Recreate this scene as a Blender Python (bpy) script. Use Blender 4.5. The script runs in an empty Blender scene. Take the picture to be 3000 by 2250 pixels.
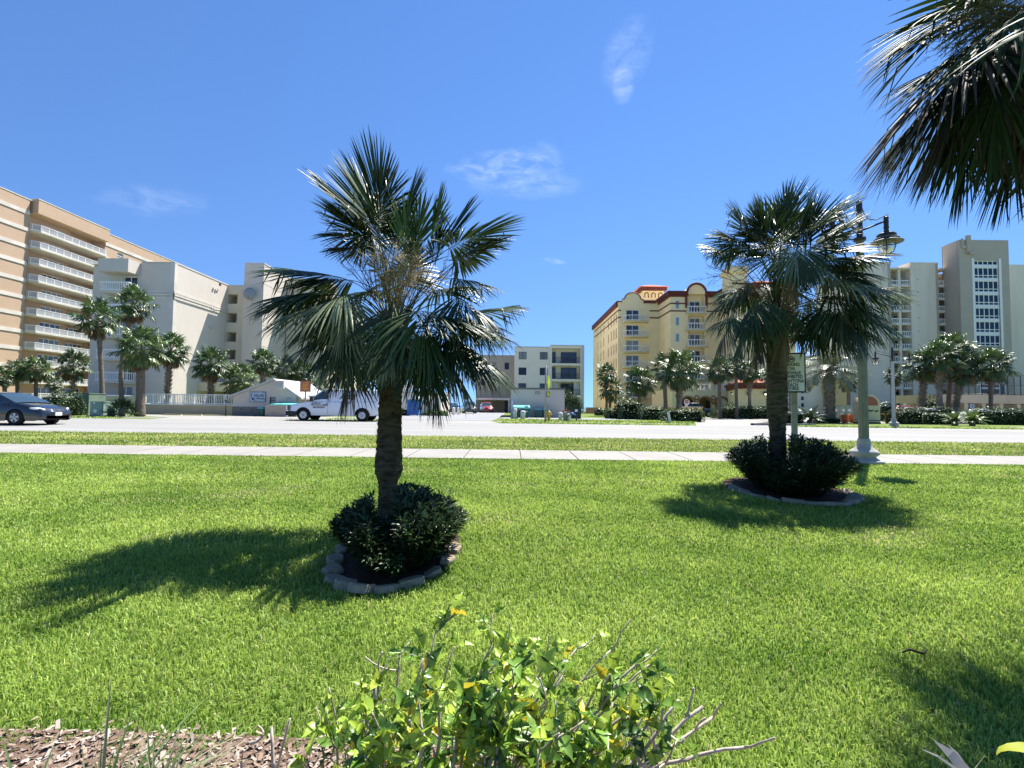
import bpy, math, random
import numpy as np
from mathutils import Vector, Matrix

random.seed(7)
R = math.radians
C = bpy.context.scene.collection
sc = bpy.context.scene

# ---------------------------------------------------------------- camera, sky, sun
F = 1450.0
HZ = 1191.0
ROLL = 0.012
cam_d = bpy.data.cameras.new('camera')
cam = bpy.data.objects.new('camera', cam_d)
C.objects.link(cam)
cam_d.sensor_width = 36.0
cam_d.lens = 36.0 * F / 3000.0
cam_d.clip_start = 0.05
cam_d.clip_end = 9000.0
CM = Matrix.Rotation(R(90) + math.atan((HZ - 1125.0) / F), 4, 'X') @ Matrix.Rotation(ROLL, 4, 'Z')
cam.matrix_world = CM
sc.camera = cam
SUN = Vector((0.335, 0.455, 1.0)).normalized()
sun_el = math.asin(SUN.z)
sun_az = math.atan2(SUN.x, SUN.y)
ld = bpy.data.lights.new('sun', 'SUN')
ld.energy = 4.9
ld.angle = R(0.5)
ld.color = (1.0, 0.955, 0.88)
lo = bpy.data.objects.new('sun', ld)
lo.rotation_euler = SUN.to_track_quat('Z', 'Y').to_euler()
C.objects.link(lo)

world = bpy.data.worlds.new('World')
sc.world = world
world.use_nodes = True
wn = world.node_tree.nodes
wl = world.node_tree.links
for n in list(wn):
    wn.remove(n)


def wnode(t, **k):
    n = wn.new(t)
    for a, b in k.items():
        setattr(n, a, b)
    return n


w_out = wnode('ShaderNodeOutputWorld')
w_bg = wnode('ShaderNodeBackground')
w_bg.inputs['Strength'].default_value = 0.086
w_sky = wnode('ShaderNodeTexSky', sky_type='NISHITA')
w_sky.sun_disc = False
w_sky.sun_elevation = sun_el
w_sky.sun_rotation = sun_az
w_sky.altitude = 0
w_sky.air_density = 1.0
w_sky.dust_density = 0.0
w_sky.ozone_density = 3.6
w_hs = wnode('ShaderNodeHueSaturation')
w_hs.inputs['Hue'].default_value = 0.506
w_hs.inputs['Saturation'].default_value = 1.17
w_hs.inputs['Value'].default_value = 0.95
wl.new(w_sky.outputs[0], w_hs.inputs['Color'])
w_c0 = wnode('ShaderNodeTexCoord')
w_m0 = wnode('ShaderNodeMapping')
w_m0.inputs['Scale'].default_value = (1, 1, .80)
w_m0.inputs['Location'].default_value = (0, 0, .20)
wl.new(w_c0.outputs['Generated'], w_m0.inputs[0])
wl.new(w_m0.outputs[0], w_sky.inputs['Vector'])


def pix_dir(px, py):
    return (CM.to_3x3() @ Vector(((px - 1500) / F, -(py - 1125) / F, -1))).normalized()


# thin wisps of cloud: noise inside soft elliptical patches of the sky dome
w_tc = wnode('ShaderNodeTexCoord')
prev = None
for (px, py, ax, ay, st, rot) in ((1480, 485, 0.10, 0.026, .30, .12), (1595, 480, 0.035, 0.035, .14, .5), (1825, 235, 0.018, 0.034, .26, .0),
                                  (1838, 160, 0.035, 0.05, .13, -.5), (455, 590, 0.07, 0.022, .10, .2), (1625, 765, 0.02, 0.005, .2, -.2),
                                  (1540, 540, .10, .025, .16, .0)):
    d = pix_dir(px, py)
    sx = Vector((d.y, -d.x, 0)).normalized()
    sz = d.cross(sx) * -1
    c_, s_ = math.cos(rot), math.sin(rot)
    u = sx * c_ + sz * s_
    v = sz * c_ - sx * s_
    acc = []
    for ax_v, wd in ((u, ax), (v, ay)):
        dp = wnode('ShaderNodeVectorMath', operation='DOT_PRODUCT')
        dp.inputs[1].default_value = ax_v
        wl.new(w_tc.outputs['Generated'], dp.inputs[0])
        m = wnode('ShaderNodeMath', operation='DIVIDE')
        m.inputs[1].default_value = wd
        wl.new(dp.outputs['Value'], m.inputs[0])
        m2 = wnode('ShaderNodeMath', operation='MULTIPLY')
        wl.new(m.outputs[0], m2.inputs[0])
        wl.new(m.outputs[0], m2.inputs[1])
        acc.append(m2)
    a = wnode('ShaderNodeMath', operation='ADD')
    wl.new(acc[0].outputs[0], a.inputs[0])
    wl.new(acc[1].outputs[0], a.inputs[1])
    mr = wnode('ShaderNodeMapRange')
    mr.inputs['From Min'].default_value = 0.0
    mr.inputs['From Max'].default_value = 1.6
    mr.inputs['To Min'].default_value = st
    mr.inputs['To Max'].default_value = 0.0
    mr.interpolation_type = 'SMOOTHSTEP'
    wl.new(a.outputs[0], mr.inputs['Value'])
    dp = wnode('ShaderNodeVectorMath', operation='DOT_PRODUCT')
    dp.inputs[1].default_value = d
    wl.new(w_tc.outputs['Generated'], dp.inputs[0])
    gt = wnode('ShaderNodeMath', operation='GREATER_THAN')
    gt.inputs[1].default_value = 0.5
    wl.new(dp.outputs['Value'], gt.inputs[0])
    mm = wnode('ShaderNodeMath', operation='MULTIPLY')
    wl.new(gt.outputs[0], mm.inputs[0])
    wl.new(mr.outputs[0], mm.inputs[1])
    if prev is None:
        prev = mm
    else:
        ad = wnode('ShaderNodeMath', operation='MAXIMUM')
        wl.new(prev.outputs[0], ad.inputs[0])
        wl.new(mm.outputs[0], ad.inputs[1])
        prev = ad
w_nz = wnode('ShaderNodeTexNoise')
w_nz.inputs['Scale'].default_value = 22
w_nz.inputs['Detail'].default_value = 10
w_nz.inputs['Roughness'].default_value = .62
w_nz.inputs['Distortion'].default_value = .5
w_mp = wnode('ShaderNodeMapping')
w_mp.inputs['Scale'].default_value = (1, 1, 2.6)
wl.new(w_tc.outputs['Generated'], w_mp.inputs[0])
wl.new(w_mp.outputs[0], w_nz.inputs['Vector'])
w_mr = wnode('ShaderNodeMapRange')
w_mr.inputs['From Min'].default_value = .30
w_mr.inputs['From Max'].default_value = .86
w_mr.interpolation_type = 'SMOOTHSTEP'
wl.new(w_nz.outputs['Fac'], w_mr.inputs['Value'])
w_mu = wnode('ShaderNodeMath', operation='MULTIPLY')
wl.new(w_mr.outputs[0], w_mu.inputs[0])
wl.new(prev.outputs[0], w_mu.inputs[1])
w_mix = wnode('ShaderNodeMix', data_type='RGBA')
wl.new(w_mu.outputs[0], w_mix.inputs['Factor'])
wl.new(w_hs.outputs[0], w_mix.inputs['A'])
w_mix.inputs['B'].default_value = (8.5, 8.8, 9.3, 1)
wl.new(w_mix.outputs['Result'], w_bg.inputs['Color'])
wl.new(w_bg.outputs[0], w_out.inputs['Surface'])

sc.view_settings.view_transform = 'Standard'
sc.view_settings.look = 'None'
sc.view_settings.gamma = 1
sc.view_settings.exposure = 1.32
sc.cycles.max_bounces = 6
sc.cycles.transparent_max_bounces = 8


# ---------------------------------------------------------------- helpers
def P(px, py, Y):
    d = CM.to_3x3() @ Vector(((px - 1500) / F, -(py - 1125) / F, -1))
    return d * (Y / d.y)


def PX(px, py, Y):
    return P(px, py, Y).x


def PZ(px, py, Y):
    return P(px, py, Y).z


GP = [(-40, -1.56), (0, -1.55), (3, -1.53), (6, -1.45), (11.45, -1.22), (13.45, -1.2), (17.9, -1.12), (24, -1.03), (31, -1.06), (165, -1.06)]


def gz(y):
    if y <= GP[0][0]:
        return GP[0][1]
    for (a, za), (b, zb) in zip(GP, GP[1:]):
        if y <= b:
            return za + (zb - za) * (y - a) / (b - a)
    return GP[-1][1]


def tag(o, label=None, cat=None, group=None, kind=None):
    if label:
        o['label'] = label
    if cat:
        o['category'] = cat
    if group:
        o['group'] = group
    if kind:
        o['kind'] = kind
    return o


def empty(name, loc, rz=0.0, label=None, cat=None, group=None):
    o = bpy.data.objects.new(name, None)
    C.objects.link(o)
    o.empty_display_size = .2
    o.location = loc
    o.rotation_euler = (0, 0, rz)
    tag(o, label, cat, group)
    return o


MATS = {}


def mat(name, col, rough=.65, spec=.35, metal=0.0, var=None, bump=None, trans=0.0, alpha=1.0, emit=None, coat=0.0, attr=None, stretch=None, ior=None, transm=0.0, var2=None):
    if name in MATS:
        return MATS[name]
    m = bpy.data.materials.new(name)
    m.use_nodes = True
    nt = m.node_tree
    b = nt.nodes['Principled BSDF']
    b.inputs['Base Color'].default_value = (*col, 1)
    b.inputs['Roughness'].default_value = rough
    b.inputs['Specular IOR Level'].default_value = spec
    b.inputs['Metallic'].default_value = metal
    b.inputs['Coat Weight'].default_value = coat
    b.inputs['Transmission Weight'].default_value = transm
    b.inputs['Alpha'].default_value = alpha
    tc = nt.nodes.new('ShaderNodeTexCoord')
    src = tc.outputs['Object']
    if stretch:
        mp = nt.nodes.new('ShaderNodeMapping')
        mp.inputs['Scale'].default_value = stretch
        nt.links.new(src, mp.inputs[0])
        src = mp.outputs[0]
    colsrc = None
    if attr:
        at = nt.nodes.new('ShaderNodeAttribute')
        at.attribute_name = attr
        colsrc = at.outputs['Color']
    for vv in (var, var2):
        if not vv:
            continue
        sca, c2, lo_, hi_ = vv
        nz = nt.nodes.new('ShaderNodeTexNoise')
        nz.inputs['Scale'].default_value = sca
        nz.inputs['Detail'].default_value = 6
        nz.inputs['Roughness'].default_value = .6
        nt.links.new(src, nz.inputs['Vector'])
        mr = nt.nodes.new('ShaderNodeMapRange')
        mr.inputs['From Min'].default_value = lo_
        mr.inputs['From Max'].default_value = hi_
        nt.links.new(nz.outputs['Fac'], mr.inputs['Value'])
        mx = nt.nodes.new('ShaderNodeMix')
        mx.data_type = 'RGBA'
        nt.links.new(mr.outputs[0], mx.inputs['Factor'])
        if colsrc:
            nt.links.new(colsrc, mx.inputs['A'])
        else:
            mx.inputs['A'].default_value = (*col, 1)
        mx.inputs['B'].default_value = (*c2, 1)
        colsrc = mx.outputs['Result']
    if colsrc:
        nt.links.new(colsrc, b.inputs['Base Color'])
    if bump:
        nz = nt.nodes.new('ShaderNodeTexNoise')
        nz.inputs['Scale'].default_value = bump[0]
        nz.inputs['Detail'].default_value = 5
        nt.links.new(src, nz.inputs['Vector'])
        bp = nt.nodes.new('ShaderNodeBump')
        bp.inputs['Strength'].default_value = bump[1]
        bp.inputs['Distance'].default_value = bump[2] if len(bump) > 2 else .02
        nt.links.new(nz.outputs['Fac'], bp.inputs['Height'])
        nt.links.new(bp.outputs[0], b.inputs['Normal'])
    if emit:
        b.inputs['Emission Color'].default_value = (*emit[0], 1)
        b.inputs['Emission Strength'].default_value = emit[1]
    if trans > 0:
        out = nt.nodes['Material Output']
        tr = nt.nodes.new('ShaderNodeBsdfTranslucent')
        if colsrc:
            hs = nt.nodes.new('ShaderNodeHueSaturation')
            hs.inputs['Value'].default_value = 1.15
            hs.inputs['Hue'].default_value = .49
            nt.links.new(colsrc, hs.inputs['Color'])
            nt.links.new(hs.outputs[0], tr.inputs['Color'])
        else:
            tr.inputs['Color'].default_value = (min(1, col[0] * 1.35), min(1, col[1] * 1.2), col[2] * .6, 1)
        ms = nt.nodes.new('ShaderNodeMixShader')
        ms.inputs[0].default_value = trans
        nt.links.new(b.outputs[0], ms.inputs[1])
        nt.links.new(tr.outputs[0], ms.inputs[2])
        nt.links.new(ms.outputs[0], out.inputs['Surface'])
    MATS[name] = m
    return m


class MB:
    def __init__(s):
        s.v = []
        s.f = []
        s.m = []
        s.sm = []

    def add(s, vs, fs, m=0, smooth=False):
        o = len(s.v)
        s.v.extend([tuple(p) for p in vs])
        for f in fs:
            s.f.append(tuple(i + o for i in f))
            s.m.append(m)
            s.sm.append(smooth)
        return s

    def box(s, x0, x1, y0, y1, z0, z1, m=0):
        if x0 > x1:
            x0, x1 = x1, x0
        if y0 > y1:
            y0, y1 = y1, y0
        vs = [(x0, y0, z0), (x1, y0, z0), (x1, y1, z0), (x0, y1, z0), (x0, y0, z1), (x1, y0, z1), (x1, y1, z1), (x0, y1, z1)]
        return s.add(vs, [(0, 3, 2, 1), (4, 5, 6, 7), (0, 1, 5, 4), (1, 2, 6, 5), (2, 3, 7, 6), (3, 0, 4, 7)], m)

    def prism(s, poly, z0, z1, m=0):
        """poly = list of (x, y), counter-clockwise seen from above"""
        n = len(poly)
        vs = [(x, y, z0) for x, y in poly] + [(x, y, z1) for x, y in poly]
        fs = [tuple(range(n - 1, -1, -1)), tuple(range(n, 2 * n))]
        fs += [(i, (i + 1) % n, n + (i + 1) % n, n + i) for i in range(n)]
        return s.add(vs, fs, m)

    def extr(s, poly, axis, a, b, m=0):
        """poly in the two other axes extruded along axis ('x' -> poly (y,z); 'y' -> poly (x,z))"""
        n = len(poly)
        if axis == 'x':
            vs = [(a, p, q) for p, q in poly] + [(b, p, q) for p, q in poly]
        else:
            vs = [(p, a, q) for p, q in poly] + [(p, b, q) for p, q in poly]
        fs = [tuple(range(n - 1, -1, -1)), tuple(range(n, 2 * n))]
        fs += [(i, (i + 1) % n, n + (i + 1) % n, n + i) for i in range(n)]
        return s.add(vs, fs, m)

    def lathe(s, prof, n=16, c=(0, 0), m=0, smooth=True, flute=0.0):
        vs = []
        for k, (r, z) in enumerate(prof):
            for i in range(n):
                a = 2 * math.pi * i / n
                rr = r * (1 - (flute if i % 2 else 0))
                vs.append((c[0] + rr * math.cos(a), c[1] + rr * math.sin(a), z))
        fs = []
        for k in range(len(prof) - 1):
            for i in range(n):
                j = (i + 1) % n
                fs.append((k * n + i, k * n + j, (k + 1) * n + j, (k + 1) * n + i))
        fs.append(tuple(range(n - 1, -1, -1)))
        fs.append(tuple((len(prof) - 1) * n + i for i in range(n)))
        return s.add(vs, fs, m, smooth)

    def tube(s, pts, rad, n=6, m=0, smooth=True):
        pts = [Vector(p) for p in pts]
        k = len(pts)
        rads = rad if isinstance(rad, (list, tuple)) else [rad] * k
        vs = []
        up = Vector((0, 0, 1))
        for i, p in enumerate(pts):
            t = (pts[min(i + 1, k - 1)] - pts[max(i - 1, 0)])
            if t.length < 1e-9:
                t = Vector((0, 0, 1))
            t.normalize()
            a = t.cross(up)
            if a.length < .05:
                a = t.cross(Vector((1, 0, 0)))
            a.normalize()
            b = t.cross(a)
            for j in range(n):
                q = 2 * math.pi * j / n
                vs.append(p + (a * math.cos(q) + b * math.sin(q)) * rads[i])
        fs = []
        for i in range(k - 1):
            for j in range(n):
                l = (j + 1) % n
                fs.append((i * n + j, (i + 1) * n + j, (i + 1) * n + l, i * n + l))
        fs.append(tuple(range(n)))
        fs.append(tuple((k - 1) * n + i for i in range(n - 1, -1, -1)))
        return s.add(vs, fs, m, smooth)

    def build(s, name, mats, parent=None, off=None):
        me = bpy.data.meshes.new(name)
        v = s.v
        if off is not None:
            v = [(a - off[0], b - off[1], c - off[2]) for a, b, c in v]
        me.from_pydata(v, [], s.f)
        if not isinstance(mats, (list, tuple)):
            mats = [mats]
        for m in mats:
            me.materials.append(m)
        if len(mats) > 1:
            me.polygons.foreach_set('material_index', s.m)
        if any(s.sm):
            me.polygons.foreach_set('use_smooth', s.sm)
        me.update()
        o = bpy.data.objects.new(name, me)
        C.objects.link(o)
        if parent is not None:
            o.parent = parent
        return o


def bld(mb, name, mats, root):
    """mesh modelled in world coordinates under a root placed in the world (no rotation)"""
    return mb.build(name, mats, root, off=root.location)


def np_mesh(name, V, Fc, mats, parent=None, col=None, smooth=False, off=None):
    me = bpy.data.meshes.new(name)
    V = np.asarray(V, dtype=np.float32)
    if off is not None:
        V = V - np.asarray(off, dtype=np.float32)
    Fc = np.asarray(Fc, dtype=np.int32)
    k = Fc.shape[1]
    me.vertices.add(len(V))
    me.vertices.foreach_set('co', V.ravel())
    me.loops.add(Fc.size)
    me.loops.foreach_set('vertex_index', Fc.ravel())
    me.polygons.add(len(Fc))
    me.polygons.foreach_set('loop_start', np.arange(0, Fc.size, k, dtype=np.int32))
    if smooth:
        me.polygons.foreach_set('use_smooth', np.ones(len(Fc), dtype=bool))
    me.update(calc_edges=True)
    me.validate()
    if not isinstance(mats, (list, tuple)):
        mats = [mats]
    for m in mats:
        me.materials.append(m)
    if col is not None:
        at = me.color_attributes.new('col', 'FLOAT_COLOR', 'POINT')
        cc = np.ones((len(V), 4), dtype=np.float32)
        cc[:, :3] = col
        at.data.foreach_set('color', cc.ravel())
    o = bpy.data.objects.new(name, me)
    C.objects.link(o)
    if parent is not None:
        o.parent = parent
    return o


def copy_tree(root, loc, rz=0.0, label=None, scale=None):
    r = root.copy()
    C.objects.link(r)
    r.location = loc
    r.rotation_euler = (0, 0, rz)
    if scale:
        r.scale = (scale, scale, scale) if not isinstance(scale, tuple) else scale
    if label:
        r['label'] = label
    for ch in list(root.children):
        c = ch.copy()
        C.objects.link(c)
        c.parent = r
        for g in list(ch.children):
            d = g.copy()
            C.objects.link(d)
            d.parent = c
    return r


def text_mesh(name, txt, size, m, parent, loc, rot=(math.pi / 2, 0, 0), extrude=.002, align='CENTER', shear=0.0, bold=0.0, space=1.0, sx=1.0):
    cu = bpy.data.curves.new(name + '_curve', 'FONT')
    cu.body = txt
    cu.size = size
    cu.align_x = align
    cu.align_y = 'CENTER'
    cu.extrude = extrude
    cu.shear = shear
    cu.offset = bold
    cu.space_line = space
    cu.resolution_u = 3
    t = bpy.data.objects.new(name, cu)
    C.objects.link(t)
    dg = bpy.context.evaluated_depsgraph_get()
    me = bpy.data.meshes.new_from_object(t.evaluated_get(dg))
    bpy.data.objects.remove(t)
    bpy.data.curves.remove(cu)
    me.materials.clear()
    me.materials.append(m)
    o = bpy.data.objects.new(name, me)
    C.objects.link(o)
    o.parent = parent
    o.location = loc
    o.rotation_euler = rot
    o.scale = (sx, 1, 1)
    return o


def facade(mb, p0, ud, width, z0, z1, holes, depth=.25, m=0, mr=None):
    """vertical wall sheet starting at p0 running along unit ud; outward normal is to the right of ud. holes=(u0,u1,z0,z1)"""
    mr = m if mr is None else mr
    ud = Vector((ud[0], ud[1])).normalized()
    nout = Vector((ud.y, -ud.x))
    us = sorted(set([0.0, width] + [h[0] for h in holes] + [h[1] for h in holes]))
    zs = sorted(set([z0, z1] + [h[2] for h in holes] + [h[3] for h in holes]))

    def pt(u, z, d=0.0):
        q = Vector(p0[:2]) + ud * u - nout * d
        return (q.x, q.y, z)
    for i in range(len(us) - 1):
        run = None
        for j in range(len(zs) - 1):
            uc = (us[i] + us[i + 1]) / 2
            zc = (zs[j] + zs[j + 1]) / 2
            inside = any(h[0] < uc < h[1] and h[2] < zc < h[3] for h in holes)
            if not inside:
                mb.add([pt(us[i], zs[j]), pt(us[i + 1], zs[j]), pt(us[i + 1], zs[j + 1]), pt(us[i], zs[j + 1])], [(0, 1, 2, 3)], m)
    for (a, b, c, d) in holes:
        q = [pt(a, c), pt(b, c), pt(b, d), pt(a, d), pt(a, c, depth), pt(b, c, depth), pt(b, d, depth), pt(a, d, depth)]
        mb.add(q, [(0, 4, 5, 1), (1, 5, 6, 2), (2, 6, 7, 3), (3, 7, 4, 0)], mr)


def win(root, name, p0, ud, h, depth, nx=1, ny=1, fw=.06, mats=None, world_off=True, back=False):
    """frame + glass filling hole h of a facade, set back by depth*0.6"""
    ud = Vector((ud[0], ud[1])).normalized()
    nout = Vector((ud.y, -ud.x))
    d = depth * .75
    mats = [mats[0], random.choice(PANES)] if mats[1] is GLASS else mats
    a, b, c, e = h
    mb = MB()

    def bar(u0, u1, z0, z1, d0, d1, m):
        q = []
        for dd in (d0, d1):
            for (u, z) in ((u0, z0), (u1, z0), (u1, z1), (u0, z1)):
                w = Vector(p0[:2]) + ud * u - nout * dd
                q.append((w.x, w.y, z))
        mb.add(q, [(0, 1, 2, 3), (4, 7, 6, 5), (0, 4, 5, 1), (1, 5, 6, 2), (2, 6, 7, 3), (3, 7, 4, 0)], m)
    bar(a, b, c, e, d, d + .03, 1)
    d -= .03
    bar(a, a + fw, c, e, d - .03, d + .028, 0)
    bar(b - fw, b, c, e, d - .03, d + .028, 0)
    bar(a + fw, b - fw, c, c + fw, d - .03, d + .028, 0)
    bar(a + fw, b - fw, e - fw, e, d - .03, d + .028, 0)
    for i in range(1, nx):
        u = a + (b - a) * i / nx
        bar(u - fw / 2, u + fw / 2, c + fw, e - fw, d - .025, d + .026, 0)
    for j in range(1, ny):
        z = c + (e - c) * j / ny
        bar(a + fw, b - fw, z - fw / 2, z + fw / 2, d - .02, d + .024, 0)
    return bld(mb, name, mats, root)


def railing(mb, pts, z0, h, step=.22, bw=.07, m=0, rail=.08, posts=None, pm=None):
    """white picket railing along a polyline of (x,y)"""
    for (x0, y0), (x1, y1) in zip(pts, pts[1:]):
        L = math.hypot(x1 - x0, y1 - y0)
        if L < 1e-4:
            continue
        ux, uy = (x1 - x0) / L, (y1 - y0) / L
        nx, ny = -uy, ux

        def bx(u0, u1, w, za, zb):
            q = [(x0 + ux * u + nx * s, y0 + uy * u + ny * s) for u, s in ((u0, -w), (u1, -w), (u1, w), (u0, w))]
            mb.prism(q, za, zb, m)
        bx(0, L, rail / 2, z0 + h - rail, z0 + h)
        bx(0, L, rail / 2, z0 + .04, z0 + .04 + rail)
        n = max(1, int(L / step))
        for i in range(n + 1):
            u = L * i / n
            w = bw / 2
            bx(max(0, u - w), min(L, u + w), .015, z0 + .04 + rail, z0 + h - rail)


GLASS = mat('dark_window_glass', (.02, .028, .04), .06, .8)
GLASS_BLUE = mat('blue_window_glass', (.02, .04, .075), .12, .25)
PANES = [GLASS, GLASS, GLASS_BLUE, mat('curtained_glass', (.13, .13, .125), .12, .8), mat('blind_glass', (.26, .255, .24), .2, .6)]
WHITE = mat('white_paint', (.78, .78, .76), .45, .4)
WHITE_ROUGH = mat('white_stucco', (.7, .69, .66), .85, .2)
BLACK = mat('black_paint', (.015, .015, .017), .4, .4)
RUBBER = mat('tyre_rubber', (.02, .02, .02), .8, .2)
CHROME = mat('bright_metal', (.75, .76, .78), .2, .5, 1.0)

# ---------------------------------------------------------------- ground, road, walks
rng = np.random.default_rng(11)


def sheet(name, rects, dz, m, kind='structure', thick=0.0):
    """rects: list of polygons (x,y); cut at the profile breakpoints so that they follow the ground"""
    mb = MB()
    for poly in rects:
        ys = sorted(set([p[1] for p in poly] + [g[0] for g in GP if min(p[1] for p in poly) < g[0] < max(p[1] for p in poly)]))
        n = len(poly)

        def span(y):
            xs = []
            for i in range(n):
                (xa, ya), (xb, yb) = poly[i], poly[(i + 1) % n]
                if abs(ya - yb) < 1e-9:
                    if abs(ya - y) < 1e-9:
                        xs += [xa, xb]
                elif min(ya, yb) - 1e-9 <= y <= max(ya, yb) + 1e-9:
                    xs.append(xa + (xb - xa) * (y - ya) / (yb - ya))
            return min(xs), max(xs)
        for ya, yb in zip(ys, ys[1:]):
            (a0, a1), (b0, b1) = span(ya), span(yb)
            za, zb = gz(ya) + dz, gz(yb) + dz
            mb.add([(a0, ya, za), (a1, ya, za), (b1, yb, zb), (b0, yb, zb)], [(0, 1, 2, 3)])
            if thick:
                for (p, q, zp, zq) in (((a0, ya), (b0, yb), za, zb), ((b1, yb), (a1, ya), zb, za)):
                    mb.add([(p[0], p[1], zp), (q[0], q[1], zq), (q[0], q[1], zq - thick), (p[0], p[1], zp - thick)], [(0, 1, 2, 3)])
        if thick:
            for y, sgn in ((ys[0], 1), (ys[-1], -1)):
                a0, a1 = span(y)
                z = gz(y) + dz
                mb.add([(a0, y, z), (a1, y, z), (a1, y, z - thick), (a0, y, z - thick)], [(0, 3, 2, 1)])
    o = mb.build(name, m)
    tag(o, kind=kind)
    return o


TURF = mat('turf_soil', (.12, .19, .035), .95, .1, var=(1.3, (.13, .15, .05), .35, .75), bump=(60, .6, .03), var2=(.35, (.15, .15, .065), .5, .8))
xs_ = [-700, -60, -20, -6, 0, 6, 20, 60, 700]
ys_ = [-40, 0, 3, 6, 11.45, 13.45, 17.9, 24, 31, 60, 165]
gv = [(x, y, gz(y)) for y in ys_ for x in xs_]
gf = [(j * 9 + i, j * 9 + i + 1, j * 9 + 10 + i, j * 9 + 9 + i) for j in range(len(ys_) - 1) for i in range(8)]
gb = MB()
gb.add(gv, gf)
gb.add([(-700, 165, -1.06), (700, 165, -1.06), (700, 172, -3.2), (-700, 172, -3.2)], [(0, 1, 2, 3)])
tag(gb.build('ground', TURF), kind='structure')
gb = MB()
gb.add([(-6000, 168, -3.0), (6000, 168, -3.0), (6000, 8000, -3.0), (-6000, 8000, -3.0)], [(0, 1, 2, 3)])
tag(gb.build('sea_water', mat('sea_water', (.02, .10, .16), .15, .5, bump=(.4, .4, .3))), kind='structure')

CONC = mat('concrete_walk', (.275, .262, .238), .85, .25, var=(1.3, (.22, .21, .19), .4, .75), bump=(90, .25, .004), var2=(30, (.23, .22, .20), .5, .8))
ROADM = mat('pale_asphalt', (.262, .26, .25), .85, .25, var=(1.1, (.20, .20, .195), .42, .72), bump=(130, .5, .008), stretch=(.06, 1, 1), var2=(70, (.16, .16, .16), .56, .70))
ASPH = mat('grey_asphalt', (.21, .215, .225), .88, .25, var=(.5, (.27, .27, .27), .4, .7), bump=(120, .4, .006))
# pavement of separate slabs with open joints
mb = MB()
x = -41.0
k = 0
while x < 41:
    w = 1.33
    for (ya, yb) in ((11.45, 13.45),):
        mb.add([(x + .012, ya, gz(ya) + .02), (x + w - .012, ya, gz(ya) + .02), (x + w - .012, yb, gz(yb) + .03), (x + .012, yb, gz(yb) + .03),
                (x + .012, ya, gz(ya) - .06), (x + w - .012, ya, gz(ya) - .06), (x + w - .012, yb, gz(yb) - .06), (x + .012, yb, gz(yb) - .06)],
               [(0, 1, 2, 3), (0, 4, 5, 1), (1, 5, 6, 2), (2, 6, 7, 3), (3, 7, 4, 0)])
    x += w
tag(mb.build('pavement', CONC), kind='structure')
sheet('road', [[(-300, 17.9), (300, 17.9), (300, 30.8), (-300, 30.8)]], .012, ROADM)
LINEW = mat('worn_line_white', (.40, .40, .39), .8, .2, var=(3, (.27, .27, .26), .35, .6))
LINEY = mat('worn_line_yellow', (.36, .30, .16), .8, .2, var=(3, (.27, .26, .22), .35, .6))
sheet('road_edge_line', [[(-200, 18.5), (200, 18.5), (200, 18.62), (-200, 18.62)], [(-200, 30.1), (200, 30.1), (200, 30.22), (-200, 30.22)]], .016, LINEW)
sheet('road_lane_dashes', [[(a * 12.0, y), (a * 12.0 + 3, y), (a * 12.0 + 3, y + .12), (a * 12.0, y + .12)] for a in range(-10, 11) for y in (21.6, 27.5)], .016, LINEW)
sheet('road_turn_lane_lines', [[(-200, y), (200, y), (200, y + .11), (-200, y + .11)] for y in (23.4, 26.0)], .016, LINEY)
# far side walk, drives
sheet('far_pavement', [[(-19, 33.4), (-6.2, 33.4), (-6.2, 34.9), (-19, 34.9)], [(-1.0, 33.4), (12.0, 33.4), (12.0, 34.9), (-1.0, 34.9)],
                       [(-70, 33.4), (-24, 33.4), (-24, 34.9), (-70, 34.9)], [(22, 33.2), (34, 33.2), (34, 34.7), (22, 34.7)]], .016, CONC)
APRON = mat('drive_concrete', (.28, .27, .25), .85, .25, var=(1.2, (.225, .22, .205), .4, .75), bump=(70, .3, .005))
sheet('driveway_concrete', [[(-22.5, 30.6), (-14.7, 30.6), (-12.6, 34.9), (-12.6, 41.9), (-34, 41.9), (-24, 34.9)],
                            [(-8.5, 30.6), (-.7, 30.6), (-1.6, 36), (-8.5, 36)],
                            [(11.4, 30.6), (17.2, 30.6), (19.5, 34.5), (26, 42), (26, 60), (15, 60), (16.2, 45), (13.0, 35)],
                            [(33.5, 30.6), (60, 30.6), (60, 36.5), (36.5, 36.5)],
                            [(26, 42.5), (90, 42.5), (90, 60), (26, 60)]], .008, APRON)
sheet('driveway_asphalt', [[(-12.4, 36), (-1.4, 36), (-1.0, 48.8), (-1.0, 84), (-12.4, 84)],
                           [(-.9, 41.5), (12.5, 41.5), (15.8, 44), (8.2, 49.0), (-.9, 49.0)],
                           [(-90, 46.5), (-12.8, 46.5), (-12.8, 56), (-90, 56)]], .02, ASPH)
MULCH = mat('wood_mulch', (.17, .115, .085), .95, .1, var=(38, (.34, .27, .21), .47, .66), bump=(70, 1.0, .03), var2=(9, (.13, .085, .06), .45, .7))
mb = MB()
bed = [(-9, -2), (9, -2), (9, 1.75), (3, 1.85), (1.6, 1.9), (.8, 2.05), (.2, 2.2), (-.4, 2.28), (-1.2, 2.33), (-2.6, 2.36), (-4.5, 2.4), (-9, 2.4)]
mb.prism(bed, -1.60, -1.512)
tag(mb.build('mulch_bed', MULCH), kind='structure')


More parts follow.
